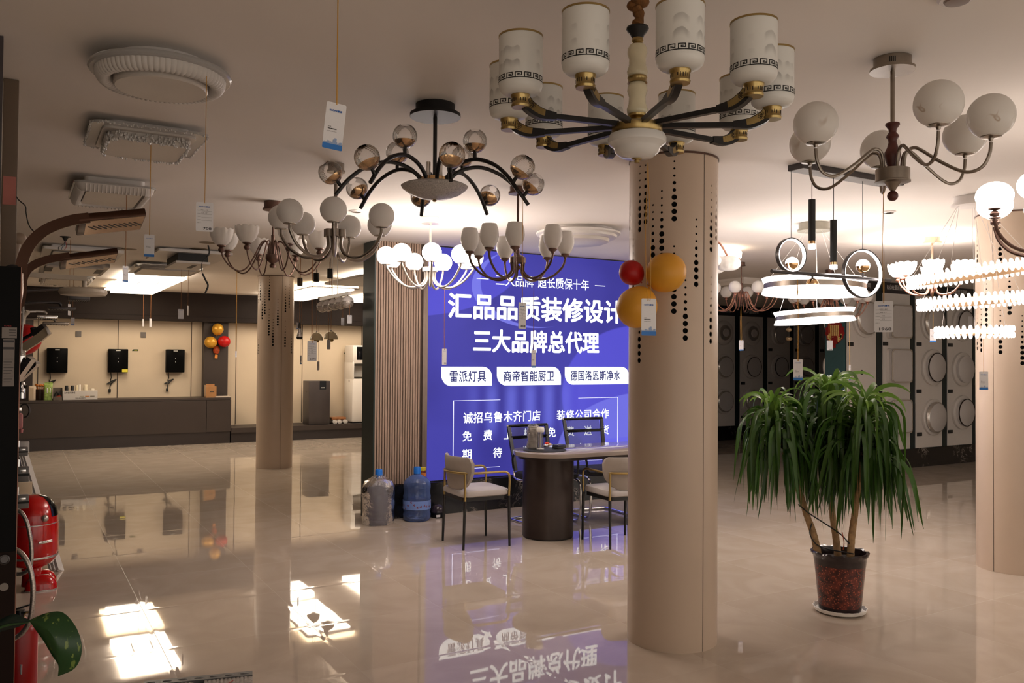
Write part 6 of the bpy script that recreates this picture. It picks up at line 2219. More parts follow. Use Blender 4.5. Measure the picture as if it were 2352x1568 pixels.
def pot_glaze():
    m = bpy.data.materials.new('speckled red brown glaze')
    m.use_nodes = True
    b = m.node_tree.nodes['Principled BSDF']
    b.inputs['Roughness'].default_value = 0.22
    tc = N(m, 'ShaderNodeTexCoord')
    vo = N(m, 'ShaderNodeTexVoronoi')
    vo.inputs['Scale'].default_value = 75
    L(m, tc.outputs['Object'], vo.inputs['Vector'])
    sp = smooth(m, vo.outputs['Distance'], 0.34, 0.18)
    nz = N(m, 'ShaderNodeTexNoise')
    nz.inputs['Scale'].default_value = 22
    L(m, tc.outputs['Object'], nz.inputs['Vector'])
    base = mixc(m, smooth(m, nz.outputs['Fac'], 0.35, 0.65), (0.035, 0.007, 0.005), (0.13, 0.02, 0.012))
    L(m, mixc(m, M_(m, 'MULTIPLY', sp, 0.8), base, (0.42, 0.075, 0.035)), b.inputs['Base Color'])
    return m


DGLAZE = mat('dark glaze', srgb(46, 36, 36), 0.18, vary=0.3, scale=14)
mb = MB()
RR = []
for k, (r, z) in enumerate(((0.112, 0.018), (0.124, 0.02), (0.126, 0.045))):
    RR.append([mb._v((r * math.cos(2 * math.pi * i / 48), r * math.sin(2 * math.pi * i / 48), z)) for i in range(48)])
mb._skin(RR, 48)
mb._f(list(reversed(RR[0])))
body = MB().lathe([(0.126, 0.045), (0.139, 0.19), (0.150, 0.298)], 48).obj('pot_body', pot_glaze(), pl)
mb.obj('pot_foot', DGLAZE, pl)
mb = MB()
RR = []
for k, (r, z, wv) in enumerate(((0.1505, 0.295, 0), (0.155, 0.33, 0), (0.158, 0.346, 0), (0.166, 0.354, 1), (0.169, 0.366, 1), (0.163, 0.374, 1), (0.150, 0.370, 0.5), (0.144, 0.34, 0), (0.142, 0.318, 0))):
    RR.append([mb._v(((r + wv * 0.005 * math.sin(12 * 2 * math.pi * i / 72)) * math.cos(2 * math.pi * i / 72), (r + wv * 0.005 * math.sin(12 * 2 * math.pi * i / 72)) * math.sin(2 * math.pi * i / 72), z + wv * 0.004 * math.sin(12 * 2 * math.pi * i / 72))) for i in range(72)])
mb._skin(RR, 72)
mb.obj('pot_rim', DGLAZE, pl)
MB().lathe([(0, 0.328), (0.141, 0.325)], 36).obj('soil', SOIL, pl)
# the canes
BARK = mat('pale ringed bark', srgb(158, 128, 92), 0.8, vary=0.25, scale=30, bump=1.0, bscale=70)
canes = {'left': [pxz(1884, 1290, 0.03), pxz(1872, 1232, 0.03), pxz(1858, 1192, 0.03), pxz(1842, 1140, 0.03), pxz(1810, 1050, 0.04), pxz(1776, 955, 0.05)],
         'mid': [pxz(1926, 1290, -0.03), pxz(1921, 1240, -0.04), pxz(1913, 1180, -0.06), pxz(1906, 1060, -0.10), pxz(1906, 905, -0.14)],
         'right': [pxz(1951, 1295, 0.07), pxz(1954, 1235, 0.08), pxz(1962, 1170, 0.10), pxz(1972, 1080, 0.12), pxz(1980, 945, 0.13)]}
for nm, P in canes.items():
    q = spline(P, 8)
    MB().tube(q, [0.0225 - 0.008 * i / len(q) + (0.0014 if i % 2 else 0) for i in range(len(q))], 14).obj('cane', BARK, pl)


def leaf_material():
    m = bpy.data.materials.new('ribbon leaf')
    m.use_nodes = True
    b = m.node_tree.nodes['Principled BSDF']
    b.inputs['Roughness'].default_value = 0.38
    b.inputs['Specular IOR Level'].default_value = 0.4
    tc = N(m, 'ShaderNodeTexCoord')
    gi = N(m, 'ShaderNodeNewGeometry')
    nz = N(m, 'ShaderNodeTexNoise')
    nz.inputs['Scale'].default_value = 3.0
    L(m, tc.outputs['Object'], nz.inputs['Vector'])
    at = N(m, 'ShaderNodeAttribute')
    at.attribute_name = 'age'
    c = mixc(m, gi.outputs['Random Per Island'], srgb(30, 58, 18), srgb(66, 104, 36))
    c = mixc(m, M_(m, 'MULTIPLY', nz.outputs['Fac'], 0.5), c, srgb(42, 80, 28))
    c = mixc(m, at.outputs['Fac'], c, srgb(150, 190, 84))
    L(m, c, b.inputs['Base Color'])
    t = N(m, 'ShaderNodeBsdfTranslucent')
    L(m, c, t.inputs[0])
    mx = N(m, 'ShaderNodeMixShader')
    mx.inputs[0].default_value = 0.22
    L(m, b.outputs[0], mx.inputs[1])
    L(m, t.outputs[0], mx.inputs[2])
    L(m, mx.outputs[0], m.node_tree.nodes['Material Output'].inputs['Surface'])
    return m


LEAFM = leaf_material()


def crown(P, n, seed, Lmin, Lmax, below):
    rnd = random.Random(seed)
    top = P[-1]
    ax = (P[-1] - P[-2]).normalized()
    bm = bmesh.new()
    lay = bm.verts.layers.float.new('age')
    for k in range(n):
        f = (k / n)                                     # 0 youngest (top) .. 1 oldest
        base = top - ax * (below * f ** 0.9) + Vector((0, 0, 0.02 * (1 - f)))
        az = k * 2.39996 + rnd.uniform(-0.3, 0.3)
        e0 = math.radians(84 - 66 * min(1, f * 1.25) + rnd.uniform(-14, 14))
        Ln = (0.16 + (Lmin - 0.16) * min(1, f * 7)) if f < 0.14 else rnd.uniform(Lmin, Lmax)
        w0 = rnd.uniform(0.0115, 0.0175) * (0.75 if f < 0.08 else 1)
        bend = rnd.uniform(0.24, 0.62) if f > 0.14 else rnd.uniform(0.9, 1.5)
        eend = math.radians(-rnd.uniform(77, 93))
        d = Vector((math.cos(az), math.sin(az), 0))
        sd = Vector((-math.sin(az), math.cos(az), 0))
        tw0, tw1 = rnd.uniform(-0.5, 0.5), rnd.uniform(-2.2, 2.2)
        p = base + d * 0.014
        NSG = 13
        prev = None
        curl = rnd.uniform(-0.9, 0.9)
        for i in range(NSG + 1):
            s = i / NSG
            u = min(1, s / bend)
            u = u * u * (3 - 2 * u)
            e = e0 + (eend - e0) * u
            az2 = az + curl * s
            dd = Vector((math.cos(az2), math.sin(az2), 0))
            t = dd * math.cos(e) + Vector((0, 0, math.sin(e)))
            nrm = -dd * math.sin(e) + Vector((0, 0, math.cos(e)))
            sdd = Vector((-math.sin(az2), math.cos(az2), 0))
            tw = tw0 + (tw1 - tw0) * s
            side = sdd * math.cos(tw) + nrm * math.sin(tw)
            up = nrm * math.cos(tw) - sdd * math.sin(tw)
            w = w0 * min(1.0, 0.55 + s * 5) * max(0.02, (1 - s ** 2.6)) ** 0.75
            ring = [bm.verts.new(p - side * w), bm.verts.new(p - up * w * 0.28), bm.verts.new(p + side * w)]
            for v in ring:
                v[lay] = max(0.0, (1 - f * 6)) * 0.8 + (0.4 if s < 0.3 and f < 0.6 else 0.06) * (1 - f)
            if prev:
                for j in range(2):
                    bm.faces.new((prev[j], prev[j + 1], ring[j + 1], ring[j]))
            prev = ring
            p = p + t * (Ln / NSG)
            if p.z < 0.42:
                break
    me = bpy.data.meshes.new('leaf_crown')
    bm.to_mesh(me)
    bm.free()
    me.materials.append(LEAFM)
    me.shade_smooth()
    return place(me, 'leaf_crown', pl)


crown(canes['left'], 170, 21, 0.40, 0.62, 0.26)
crown(canes['mid'], 190, 7, 0.42, 0.68, 0.32)
crown(canes['right'], 210, 33, 0.42, 0.66, 0.30)
# black tie wound round the canes
MB().tube(spline([pxz(1838, 1165, 0.055), pxz(1862, 1184, 0.06), pxz(1905, 1210, -0.02), pxz(1932, 1228, 0.0), pxz(1949, 1247, 0.11)], 6), 0.0042, 6).obj('tie_cord', WIREB, pl)
MB().tube(spline([pxz(1868, 1207, 0.055), pxz(1864, 1232, 0.06), pxz(1880, 1256, 0.06), pxz(1915, 1265, 0.03), pxz(1958, 1270, 0.11)], 6), 0.0042, 6).obj('tie_cord', WIREB, pl)
MB().tube(spline([pxz(1934, 1222, 0.02), pxz(1938, 1245, 0.03), pxz(1936, 1262, 0.03)], 5), 0.003, 6).obj('red_tag_wire', mat('orange red wire', srgb(190, 80, 50), 0.5), pl)
mb = MB()
RR = []
for r, z, wv in ((0.0, 0.0015, 0), (0.125, 0.0015, 0), (0.150, 0.012, 0), (0.157, 0.032, 1), (0.152, 0.033, 1), (0.142, 0.015, 0), (0.12, 0.0105, 0), (0.0, 0.0105, 0)):
    if r == 0:
        RR.append([mb._v((0, 0, z))])
    else:
        RR.append([mb._v(((r + wv * 0.003 * math.sin(20 * 2 * math.pi * i / 80)) * math.cos(2 * math.pi * i / 80), (r + wv * 0.003 * math.sin(20 * 2 * math.pi * i / 80)) * math.sin(2 * math.pi * i / 80), z + 0.0016 * wv * math.sin(20 * 2 * math.pi * i / 80))) for i in range(80)])
mb._skin(RR, 80)
tag(mb.obj('saucer', mat('white saucer plastic', (0.74, 0.71, 0.67), 0.35), None, (pp.x, pp.y, 0)), 'white scalloped saucer under the red brown plant pot', 'saucer')

# ---------------------------------------------------------------- balloons on the big column
ccx, ccy = 3.17, 3.63


def colb(px, py, rpx, m_, label, ax, off):
    dref = depth_of((ccx, ccy, 1.5)) - off
    q = at_depth(px, py, dref)
    return balloon(q, rpx * dref / FOC / 1.02, ax, m_, label, 'column balloons', 1.06)


BMUST = mat('mustard latex', srgb(222, 158, 48), 0.42, vary=0.03)
BDRED = mat('deep red latex', srgb(176, 12, 12), 0.42, vary=0.03)
uu = Vector((0.79, -0.61, 0))
colb(1451, 626.5, 29, BDRED, 'red balloon left in the cluster on the big column', uu * -0.5 + Vector((0, 0, 0.5)), 0.27)
colb(1529, 626.5, 46, BMUST, 'mustard balloon upper right in the cluster on the big column', uu * 0.8 + Vector((0, 0, 0.6)), 0.335)
colb(1463.5, 704.5, 47.5, BMUST, 'mustard balloon lowest in the cluster on the big column', uu * -0.5 + Vector((0, 0, -0.8)), 0.34)

# ---------------------------------------------------------------- left edge: posts and shower display
POST = mat('grey painted post', srgb(112, 96, 82), 0.6, vary=0.05)
PINK = mat('pink protective tape', srgb(178, 110, 100), 0.6, vary=0.1, scale=12)
a, b = on_y(6, 300, 3.95), on_y(42, 300, 3.95)
t = thing('display_post', 'grey ceiling high post with a strip of pink tape at the left edge', 'post', ((a.x + b.x) / 2, 3.95, 0))
w = (b.x - a.x) / 2
MB().box(-w, w, 0, 0.06, 1.746, H - 0.001, 0.004).obj('post', POST, t)
z0, z1 = on_y(20, 470, 3.95).z, on_y(20, 405, 3.95).z
MB().box(-w + 0.004, w - 0.004, -0.0015, 0.0, z0, z1).obj('tape', PINK, t, sm=False)
c = on_y(4, 300, 3.43)
tag(MB().box(c.x - 0.10, c.x, 3.43, 3.48, 1.746, H - 0.001).obj('display_post', mat('dark post', srgb(62, 54, 56), 0.5)), 'dark narrow post at the very left edge before the taped post', 'post')

# end panel of the partition: a black shower panel with labels
SPY = 2.60
pe = on_y(42.5, 1000, SPY).x
sp_ = thing('shower_column', 'tall black glossy shower panel with paper labels at the left edge', 'shower panel', (pe, SPY, 0))
MB().box(-0.32, 0.0, 0.0, 0.058, 0.0, 1.78).obj('panel', BLKPANEL, sp_, sm=False)
MB().box(-0.0012, 0.0008, -0.0015, 0.058, 0.0, 1.78).obj('edge_strip', mat('rose bronze edge', srgb(120, 84, 70), 0.3, 0.6), sp_, sm=False)
MB().box(-0.32, -0.002, -0.0015, 0.0, 0.0, 1.03).obj('lower_panel', mat('very dark brown film', srgb(30, 19, 15), 0.4, ior=1.15), sp_, sm=False)
GREYP = mat('grey paper label', srgb(120, 112, 106), 0.5)


def on_panel(px, py):
    p = on_y(px, py, SPY)
    return p.x - pe, p.z


def panel_rect(n, x0, y0, x1, y1, mt, dy, parent=sp_):
    a, b = on_panel(x0, y1), on_panel(x1, y0)
    return MB().box(a[0], b[0], -dy - 0.0006, -dy, a[1], b[1]).obj(n, mt, parent, sm=False)


l1 = panel_rect('label_card', 4, 752, 39, 776, GREYP, 0.0)
l2 = panel_rect('label_card', 5, 779, 34, 887, GREYP, 0.0)
for k in range(3):
    panel_rect('label_print', 21, 757 + 6 * k, 37, 758.5 + 6 * k, TAGTXT, 0.0006, l1)
panel_rect('label_print', 7, 781, 33, 786, TAGTXT, 0.0006, l2)
panel_rect('label_print', 7, 797, 33, 802, TAGTXT, 0.0006, l2)
for k in range(9):
    panel_rect('label_print', 8, 824 + 6.5 * k, 31 - (k % 3) * 3, 825.2 + 6.5 * k, TAGTXT, 0.0006, l2)
a = on_panel(18, 748)
place(text_mesh('RUNDE', 0.016, 0.0035, mat('red lettering', srgb(150, 36, 36), 0.5)), 'lettering', sp_, (a[0], -0.0006, a[1]))
a = on_panel(10, 1284)
MB().lathe([(0, 0), (0.013, 0), (0.013, 0.004), (0.010, 0.005), (0.009, 0.002), (0.0, 0.002)], 24, Matrix.Rotation(math.pi / 2, 4, 'X')).obj('bolt_ring', GUN, sp_, (a[0], -0.002, a[1]))
a = on_panel(9, 1347)
MB().lathe([(0, 0), (0.0105, 0), (0.0105, 0.002), (0, 0.002)], 24, Matrix.Rotation(math.pi / 2, 4, 'X')).obj('cap', GREYP, sp_, (a[0], -0.002, a[1]))

ROSE = mat('bronze rose shower metal', srgb(58, 36, 24), 0.25, 0.8, vary=0.05)
UNDER = mat('mirror bronze underside', srgb(190, 155, 120), 0.15, 0.85)


def big_shower(y, pts, hx0, hx1, zz, th, wy, label, slots=10, stem_z=1.2):
    """pipe rising beside the partition, bending over into a long flat head that points into the room"""
    t = thing('shower_set', label, 'shower', (0.0, y, 0), 0, 'bent bronze showers')
    P = [on_y(px, py, y) - Vector((0, y, 0)) for px, py in pts]
    P = [Vector((-0.012, 0.0, stem_z)), Vector((-0.012, 0.0, P[0].z - 0.12))] + P
    q = spline(P, 7)
    MB().sweep(q, 0.03, 0.013, up=Vector((0, 1, 0))).obj('riser_pipe', ROSE, t)
    h0, h1 = on_y(hx0[0], hx0[1], y) - Vector((0, y, 0)), on_y(hx1[0], hx1[1], y) - Vector((0, y, 0))
    d = (h1 - h0)
    ang = math.atan2(d.z, d.x)
    Ln = d.length
    M = Matrix.Translation(h0) @ Matrix.Rotation(-ang, 4, 'Y') @ Matrix.Rotation(math.radians(-7), 4, 'X')
    hd = MB().box(-0.02, Ln, -0.005, wy, -th, 0.002, 0.003).obj('shower_head', ROSE, t)
    hd.matrix_local = M
    MB().box(0.0, Ln - 0.004, 0.002, wy - 0.006, -th - 0.0012, -th).obj('nozzle_plate', UNDER, hd, sm=False)
    for k in range(slots):
        x = Ln * (0.12 + 0.78 * k / (slots - 1))
        MB().box(-0.0022, 0.0022, -0.026, 0.026, -th - 0.0022, -th - 0.001, M=Matrix.Translation((x, wy / 2, 0)) @ Matrix.Rotation(-0.5, 4, 'Z')).obj('slot', SLOT, hd, sm=False)
    return t


big_shower(2.78, [(47, 650), (50, 605), (68, 562), (105, 528), (160, 507), (205, 500)], (195, 492), (333, 480), 0, 0.021, 0.17, 'bent bronze shower with long slotted head, nearest at upper left')
big_shower(3.75, [(48, 690), (54, 638), (72, 612), (110, 596), (160, 588)], (150, 585), (269, 570), 0, 0.022, 0.17, 'bent bronze shower with long slotted head, behind the nearest one')
# dark hose and small pieces clipped on top of the panel
t = thing('shower_hose', 'dark bronze hose looping over the top of the black panel', 'hose', (0, 0, 0))
MB().tube(spline([at_depth(47, 628, 2.35), at_depth(46, 680, 2.33), at_depth(33, 722, 2.3), at_depth(12, 752, 2.28), at_depth(-20, 764, 2.26)], 8), 0.0065, 8).obj('hose', mat('dark bronze hose', srgb(92, 66, 40), 0.3, 0.8), t)
MB().tube(spline([at_depth(-8, 652, 2.36), at_depth(10, 622, 2.36), at_depth(30, 614, 2.36), at_depth(44, 622, 2.36)], 6), 0.009, 8).obj('bracket', BLK, t)
t = thing('hand_shower', 'pale grey hand shower pieces behind the top of the black panel', 'shower', (0, 0, 0))
MB().ell(tuple(at_depth(44, 548, 4.2)), 0.035, 0.03, 0.03, 16, 10).obj('head', mat('grey plastic', srgb(150, 132, 116), 0.4), t)
MB().tube([at_depth(41, 552, 4.2), at_depth(36, 600, 4.2), at_depth(33, 660, 4.2), at_depth(28, 730, 4.2)], 0.014, 10).obj('handle', mat('grey plastic', srgb(150, 132, 116), 0.4), t)

# farther showers along the partition
t = thing('shower_set', 'white rain shower disc on a straight arm', 'shower', (0, 5.62, 0), 0, 'farther showers')
GREYW = mat('warm white shower', srgb(190, 178, 160), 0.35)
c0, c1 = on_y(50, 629, 5.62) - Vector((0, 5.62, 0)), on_y(199, 640, 5.62) - Vector((0, 5.62, 0))
MB().sweep([(-0.02, 0, c1.z + 0.01), (c1.x, 0, c1.z)], 0.03, 0.028).obj('arm', GREYW, t)
MB().tube([(-0.012, 0, 1.7), (-0.012, 0, c1.z + 0.005)], 0.012, 10).obj('riser_pipe', GREYW, t)
e1 = on_y(191, 665, 5.62) - Vector((0, 5.62, 0))
MB().lathe([(0, 0.012), (0.10, 0.010), (0.128, 0.0), (0.132, -0.018), (0.12, -0.034), (0, -0.036)], 48, Matrix.Translation(e1)).obj('shower_head', GREYW, t)
MB().tube([(e1.x + 0.006, 0, e1.z + 0.01), (e1.x + 0.006, 0, c1.z - 0.01)], 0.012, 12).obj('ball_joint', GREYW, t)
for y, hx0, hx1, ay, th, mt, lb in ((6.7, (157, 671), (205, 678), 668, 0.05, GUN, 'gunmetal shower with a thick ribbed head under the white disc'),
                                    (7.9, (110, 702), (172, 709), 696, 0.022, GUN, 'dark straight shower bar ending in a flat perforated head'),
                                    (9.2, (84, 722), (132, 727), 716, 0.03, CHROME, 'chrome shower head over the cream wall corner'),
                                    (10.4, (98, 738), (158, 741), 733, 0.03, NICKEL, 'nickel shower with a toothed flat head, farthest along the partition')):
    t = thing('shower_set', lb, 'shower', (0, y, 0), 0, 'farther showers')
    o_ = Vector((0, y, 0))
    h0, h1 = on_y(*hx0, y) - o_, on_y(*hx1, y) - o_
    aa = on_y(60, ay, y) - o_
    MB().tube([(-0.012, 0, 1.7), (-0.012, 0, aa.z - 0.005)], 0.011, 10).obj('riser_pipe', mt, t)
    MB().tube(spline([(-0.012, 0, aa.z - 0.02), (aa.x * 0.6 + 0.02, 0, aa.z), (h0.x + 0.3 * (h1.x - h0.x), 0, h0.z + 0.03), (h0.x + 0.5 * (h1.x - h0.x), 0, h0.z + 0.004)], 6), 0.012, 10).obj('arm', mt, t)
    hd = MB().box(h0.x, h1.x, -0.09, 0.09, (h0.z + h1.z) / 2 - th, (h0.z + h1.z) / 2, 0.006).obj('shower_head', mt, t)
    for k in range(9):
        x = h0.x + (h1.x - h0.x) * (0.08 + 0.105 * k)
        MB().box(x, x + (h1.x - h0.x) * 0.04, -0.075, 0.075, (h0.z + h1.z) / 2 - th - 0.004, (h0.z + h1.z) / 2 - th).obj('nozzle_row', BLKMATTE, hd, sm=False)
t = balloon(at_depth(57, 780, 5.9), 0.104, (0.3, -0.2, 1), BDRED, 'red balloon among the shower fittings at the left edge', None, 1.05)
t = thing('hand_shower', 'cream flat hand shower slanting across the red balloon', 'shower', (0, 0, 0))
CRM = mat('cream plastic', srgb(200, 184, 156), 0.35)
MB().sweep(spline([at_depth(30, 822, 5.2), at_depth(58, 797, 5.2), at_depth(90, 776, 5.2), at_depth(112, 758, 5.2)], 5), 0.05, 0.02, up=Vector((0.5, 0.86, 0))).obj('handle', CRM, t)
MB().lathe([(0, -0.008), (0.022, -0.008), (0.024, 0.0), (0.022, 0.008), (0, 0.008)], 20, Matrix.Translation(at_depth(110, 759, 5.18)) @ Matrix.Rotation(1.2, 4, 'Y')).obj('spray_face', PLASTICW, t)
t = thing('hand_shower', 'dark hand shower head peeping above the red balloon', 'shower', (0, 0, 0))
MB().sweep([at_depth(78, 768, 5.75), at_depth(104, 750, 5.75)], 0.045, 0.045, up=Vector((0.5, 0.86, 0))).obj('head', GUN, t)
MB().tube([at_depth(80, 766, 5.75), at_depth(76, 752, 5.75)], 0.02, 10).obj('holder', BLK, t)
MB().tube([at_depth(30, 790, 5.75), at_depth(80, 764, 5.75)], 0.012, 8).obj('bracket', BLK, t)
t = thing('basin_faucet', 'chrome waterfall faucet with slanting lever at the left edge', 'faucet', (0, 0, 0))
MB().sweep([at_depth(36, 874, 4.6), at_depth(73, 822, 4.6)], 0.028, 0.05, up=Vector((0.5, 0.86, 0))).obj('spout', CHROME, t)
MB().sweep([at_depth(46, 872, 4.75), at_depth(87, 832, 4.75)], 0.024, 0.035, up=Vector((0.5, 0.86, 0))).obj('lever', CHROME, t)
MB().box(-0.03, 0.015, -0.03, 0.03, -0.045, 0.045, 0.008, M=Matrix.Translation(at_depth(52, 822, 4.65))).obj('valve_body', CHROME, t)
t = thing('shower_hose', 'thin white hose hanging beside the red balloon', 'hose', (0, 0, 0))
MB().tube(spline([at_depth(45, 692, 4.0), at_depth(53, 702, 4.0), at_depth(53, 730, 4.0), at_depth(50, 770, 4.0), at_depth(49, 815, 4.0)], 7), 0.004, 8).obj('hose', PLASTICW, t)
t = thing('hand_shower', 'grey white hand shower bracket above the red balloon', 'shower', (0, 0, 0))
MB().tube(spline([at_depth(52, 752, 6.3), at_depth(54, 728, 6.3), at_depth(64, 715, 6.3)], 6), 0.018, 10).obj('handle', GREYW, t)
t = thing('basin_faucet', 'chrome mixer tap beside the cream tissue box', 'faucet', (0, 0, 0))
MB().lathe([(0, -0.05), (0.02, -0.05), (0.02, 0.03), (0.014, 0.045), (0, 0.045)], 20, Matrix.Translation(at_depth(50, 895, 5.0))).obj('body', CHROME, t)
MB().tube([at_depth(50, 885, 5.0), at_depth(60, 888, 5.0)], 0.012, 10).obj('spout', CHROME, t)
t = thing('towel_ring', 'dark oval towel ring at the end of the counter', 'towel ring', (0, 0, 0))
c = at_depth(57, 943, 4.6)
MB().tube([(c.x + 0.022 * math.cos(2 * math.pi * k / 28), c.y, c.z + 0.036 * math.sin(2 * math.pi * k / 28)) for k in range(28)], 0.005, 8, closed=True).obj('ring', GUN, t)
MB().box(-0.03, 0.004, -0.012, 0.012, -0.012, 0.012, 0.003, M=Matrix.Translation((c.x - 0.018, c.y, c.z + 0.01))).obj('bracket', CHROME, t)
t = thing('hand_shower', 'pink plastic hand shower low on the partition edge', 'shower', (0, 0, 0))
MB().box(-0.02, 0.012, -0.018, 0.018, -0.04, 0.04, 0.01, M=Matrix.Translation(at_depth(46, 967, 4.2))).obj('body', mat('pink plastic', srgb(190, 120, 120), 0.35), t)
MB().lathe([(0, -0.018), (0.007, -0.018), (0.009, 0.0), (0, 0.0)], 14, Matrix.Translation(at_depth(49, 985, 4.2))).obj('nozzle', mat('pink plastic', srgb(190, 120, 120), 0.35), t)
GREYB = mat('grey blue plastic', srgb(120, 116, 114), 0.4)
for k, (px, py, hpx, dep, lb) in enumerate(((55, 1036, 20, 3.9, 'grey angle valve on the partition edge, uppermost of three'), (56, 1088, 34, 3.6, 'grey angle valve on the partition edge, middle of three'), (55, 1151, 30, 3.3, 'grey angle valve beside the robot head, lowest of three'))):
    c = at_depth(px, py, dep)
    m_ = dep / FOC
    t = thing('angle_valve', lb, 'valve', c, 0, 'grey angle valves')
    hh = hpx * m_ / 2
    MB().box(-0.030, 0.016, -0.02, 0.02, -hh, hh, 0.003).obj('body', GREYB, t)
    MB().box(-0.028, 0.0165, -0.0215, -0.0195, -hh * 0.2, hh * 0.12).obj('slot', BLKMATTE, t, sm=False)
    MB().box(-0.016, 0.006, -0.0225, -0.0195, hh * 0.3, hh * 0.7, 0.002).obj('button', CHROME, t)
    MB().tube([(-0.022, 0, -hh), (-0.022, 0, hh + 0.03)], 0.006, 10).obj('stem', CHROME, t)
t = thing('hand_shower', 'small white bracket at the top of the grey valves', 'bracket', (0, 0, 0))
MB().box(-0.03, 0.022, -0.02, 0.02, -0.028, 0.028, 0.006, M=Matrix.Translation(at_depth(55, 1027, 4.1))).obj('body', PLASTICW, t)
t = thing('aluminium_rail_bundle', 'white slotted aluminium strips leaning against the partition behind the robot', 'rail bundle', (0, 0, 0))
for k, (xa, xb) in enumerate(((46, 71), (52, 78), (58, 85))):
    pa, pb = at_depth(xa, 1042, 6.9), at_depth(xb, 1131, 6.6)
    q = pb + (pb - pa) * ((pb.z - 0.0) / (pa.z - pb.z)) * 0.999
    o = MB().sweep([pa, q], 0.016, 0.05, up=Vector((0.5, 0.86, 0))).obj('strip', PLASTICW, t)
t = thing('cream_block', 'cream carton standing behind the robot head', 'carton', (0, 0, 0))
t.name = 'carton'
cc = at_depth(58, 1120, 6.3)
MB().box(cc.x - 0.1, cc.x + 0.045, cc.y - 0.03, cc.y + 0.05, 0.001, cc.z + 0.04, 0.004).obj('box', mat('cream carton', srgb(196, 178, 150), 0.6), t)

# ---------------------------------------------------------------- red robot shaped bin
rp = on_z(72, 1350, 0)
rdep = depth_of(rp)
rm = rdep / FOC
rb = thing('robot_bin', 'glossy red robot shaped toy bin with black visor on the floor', 'robot bin', (rp.x, rp.y, 0), math.atan2(-rp.y, -rp.x) + math.pi / 2)
REDR = mat('glossy red plastic', srgb(186, 14, 12), 0.15, vary=0.03, coat=0.5)
SILV = mat('silver trim', (0.55, 0.5, 0.47), 0.25, 0.8)
zz = lambda y: (1350 - y) * rm
R0 = 0.155
MB().lathe([(0, zz(1302)), (R0 * 0.45, zz(1302)), (R0 * 0.8, zz(1292)), (R0 * 0.97, zz(1278)), (R0 * 1.0, zz(1265)), (R0 * 1.0, zz(1205)), (R0 * 0.97, zz(1197)), (0, zz(1197))], 48).obj('body', REDR, rb)
MB().lathe([(R0 * 0.965, zz(1199)), (R0 * 0.985, zz(1199)), (R0 * 0.985, zz(1204)), (R0 * 1.004, zz(1204))], 48).obj('neck_trim', SILV, rb)
MB().lathe([(R0 * 1.003, zz(1277)), (R0 * 1.006, zz(1276)), (R0 * 1.006, zz(1273)), (R0 * 1.0, zz(1272))], 48).obj('waist_trim', SILV, rb)
hp = [(R0 * 0.965, zz(1199)), (R0 * 0.96, zz(1185)), (R0 * 0.90, zz(1168)), (R0 * 0.77, zz(1153)), (R0 * 0.55, zz(1142)), (R0 * 0.25, zz(1137)), (0, zz(1136))]
MB().lathe(hp, 48).obj('head', REDR, rb)
mb = MB()
RR = []
for r, z in [(q[0] * 1.012, q[1]) for q in hp[1:6]]:
    RR.append([mb._v((r * math.cos(math.radians(-42 + 7 * i)), r * math.sin(math.radians(-42 + 7 * i)), z + 0.002)) for i in range(13)])
for a_, b_ in zip(RR, RR[1:]):
    for i in range(12):
        mb._f((a_[i], a_[i + 1], b_[i + 1], b_[i]))
mb.obj('visor', BLKGLOSS, rb)
for s in (1, -1):
    a = math.radians(-62 * s)
    MB().ell((R0 * 0.955 * math.cos(a), R0 * 0.955 * math.sin(a), zz(1185)), 0.024, seg=18, rings=10).obj('ear_knob', SILV, rb)
MB().box(R0 * 0.985, R0 * 1.02, -0.045, 0.045, zz(1241), zz(1235), 0.003, M=Matrix.Rotation(math.radians(-60), 4, 'Z')).obj('handle', CHROME, rb)
MB().lathe([(0, zz(1345)), (0.06, zz(1343)), (0.055, zz(1320)), (0.062, zz(1300)), (0, zz(1300))], 28).obj('leg_column', REDR, rb)
for s in (1, -1):
    o = MB().loft([(rrect(0.19, 0.115, 0.055, 6), 0.006), (rrect(0.185, 0.11, 0.053, 6), 0.04), (rrect(0.15, 0.09, 0.044, 6), 0.075), (rrect(0.09, 0.05, 0.024, 6), 0.095)]).obj('foot', REDR, rb, (0.055, s * 0.075, 0))
    MB().prism(rrect(0.194, 0.119, 0.057, 6), 0.0008, 0.0085).obj('sole', SILV, o)

# ---------------------------------------------------------------- fire extinguisher and braided hoses
ep = at_depth(44, 1500, 3.62)
t = thing('fire_extinguisher', 'red fire extinguisher on the floor behind the black panel', 'fire extinguisher', (ep.x, ep.y, 0))
em = 3.62 / FOC
REDX = mat('red paint', srgb(150, 12, 12), 0.3, vary=0.04)
top = EYE + (812 - 1422) * em
MB().lathe([(0, 0.001), (0.066, 0.001), (0.07, 0.01), (0.07, top - 0.05), (0.06, top - 0.02), (0.03, top), (0.02, top + 0.01), (0, top + 0.01)], 40).obj('cylinder', REDX, t)
MB().lathe([(0, top + 0.008), (0.018, top + 0.008), (0.018, top + 0.04), (0, top + 0.04)], 20).obj('valve', BLK, t)
MB().sweep([(-0.02, 0, top + 0.045), (0.035, -0.02, top + 0.062)], 0.018, 0.006).sweep([(-0.02, 0, top + 0.032), (0.04, -0.02, top + 0.03)], 0.018, 0.006).obj('lever', BLK, t)
MB().tube([(0.03 + 0.016 * math.cos(2 * math.pi * k / 18), -0.03, top + 0.018 + 0.016 * math.sin(2 * math.pi * k / 18)) for k in range(18)], 0.003, 8, closed=True).obj('pin_ring', GOLD, t)
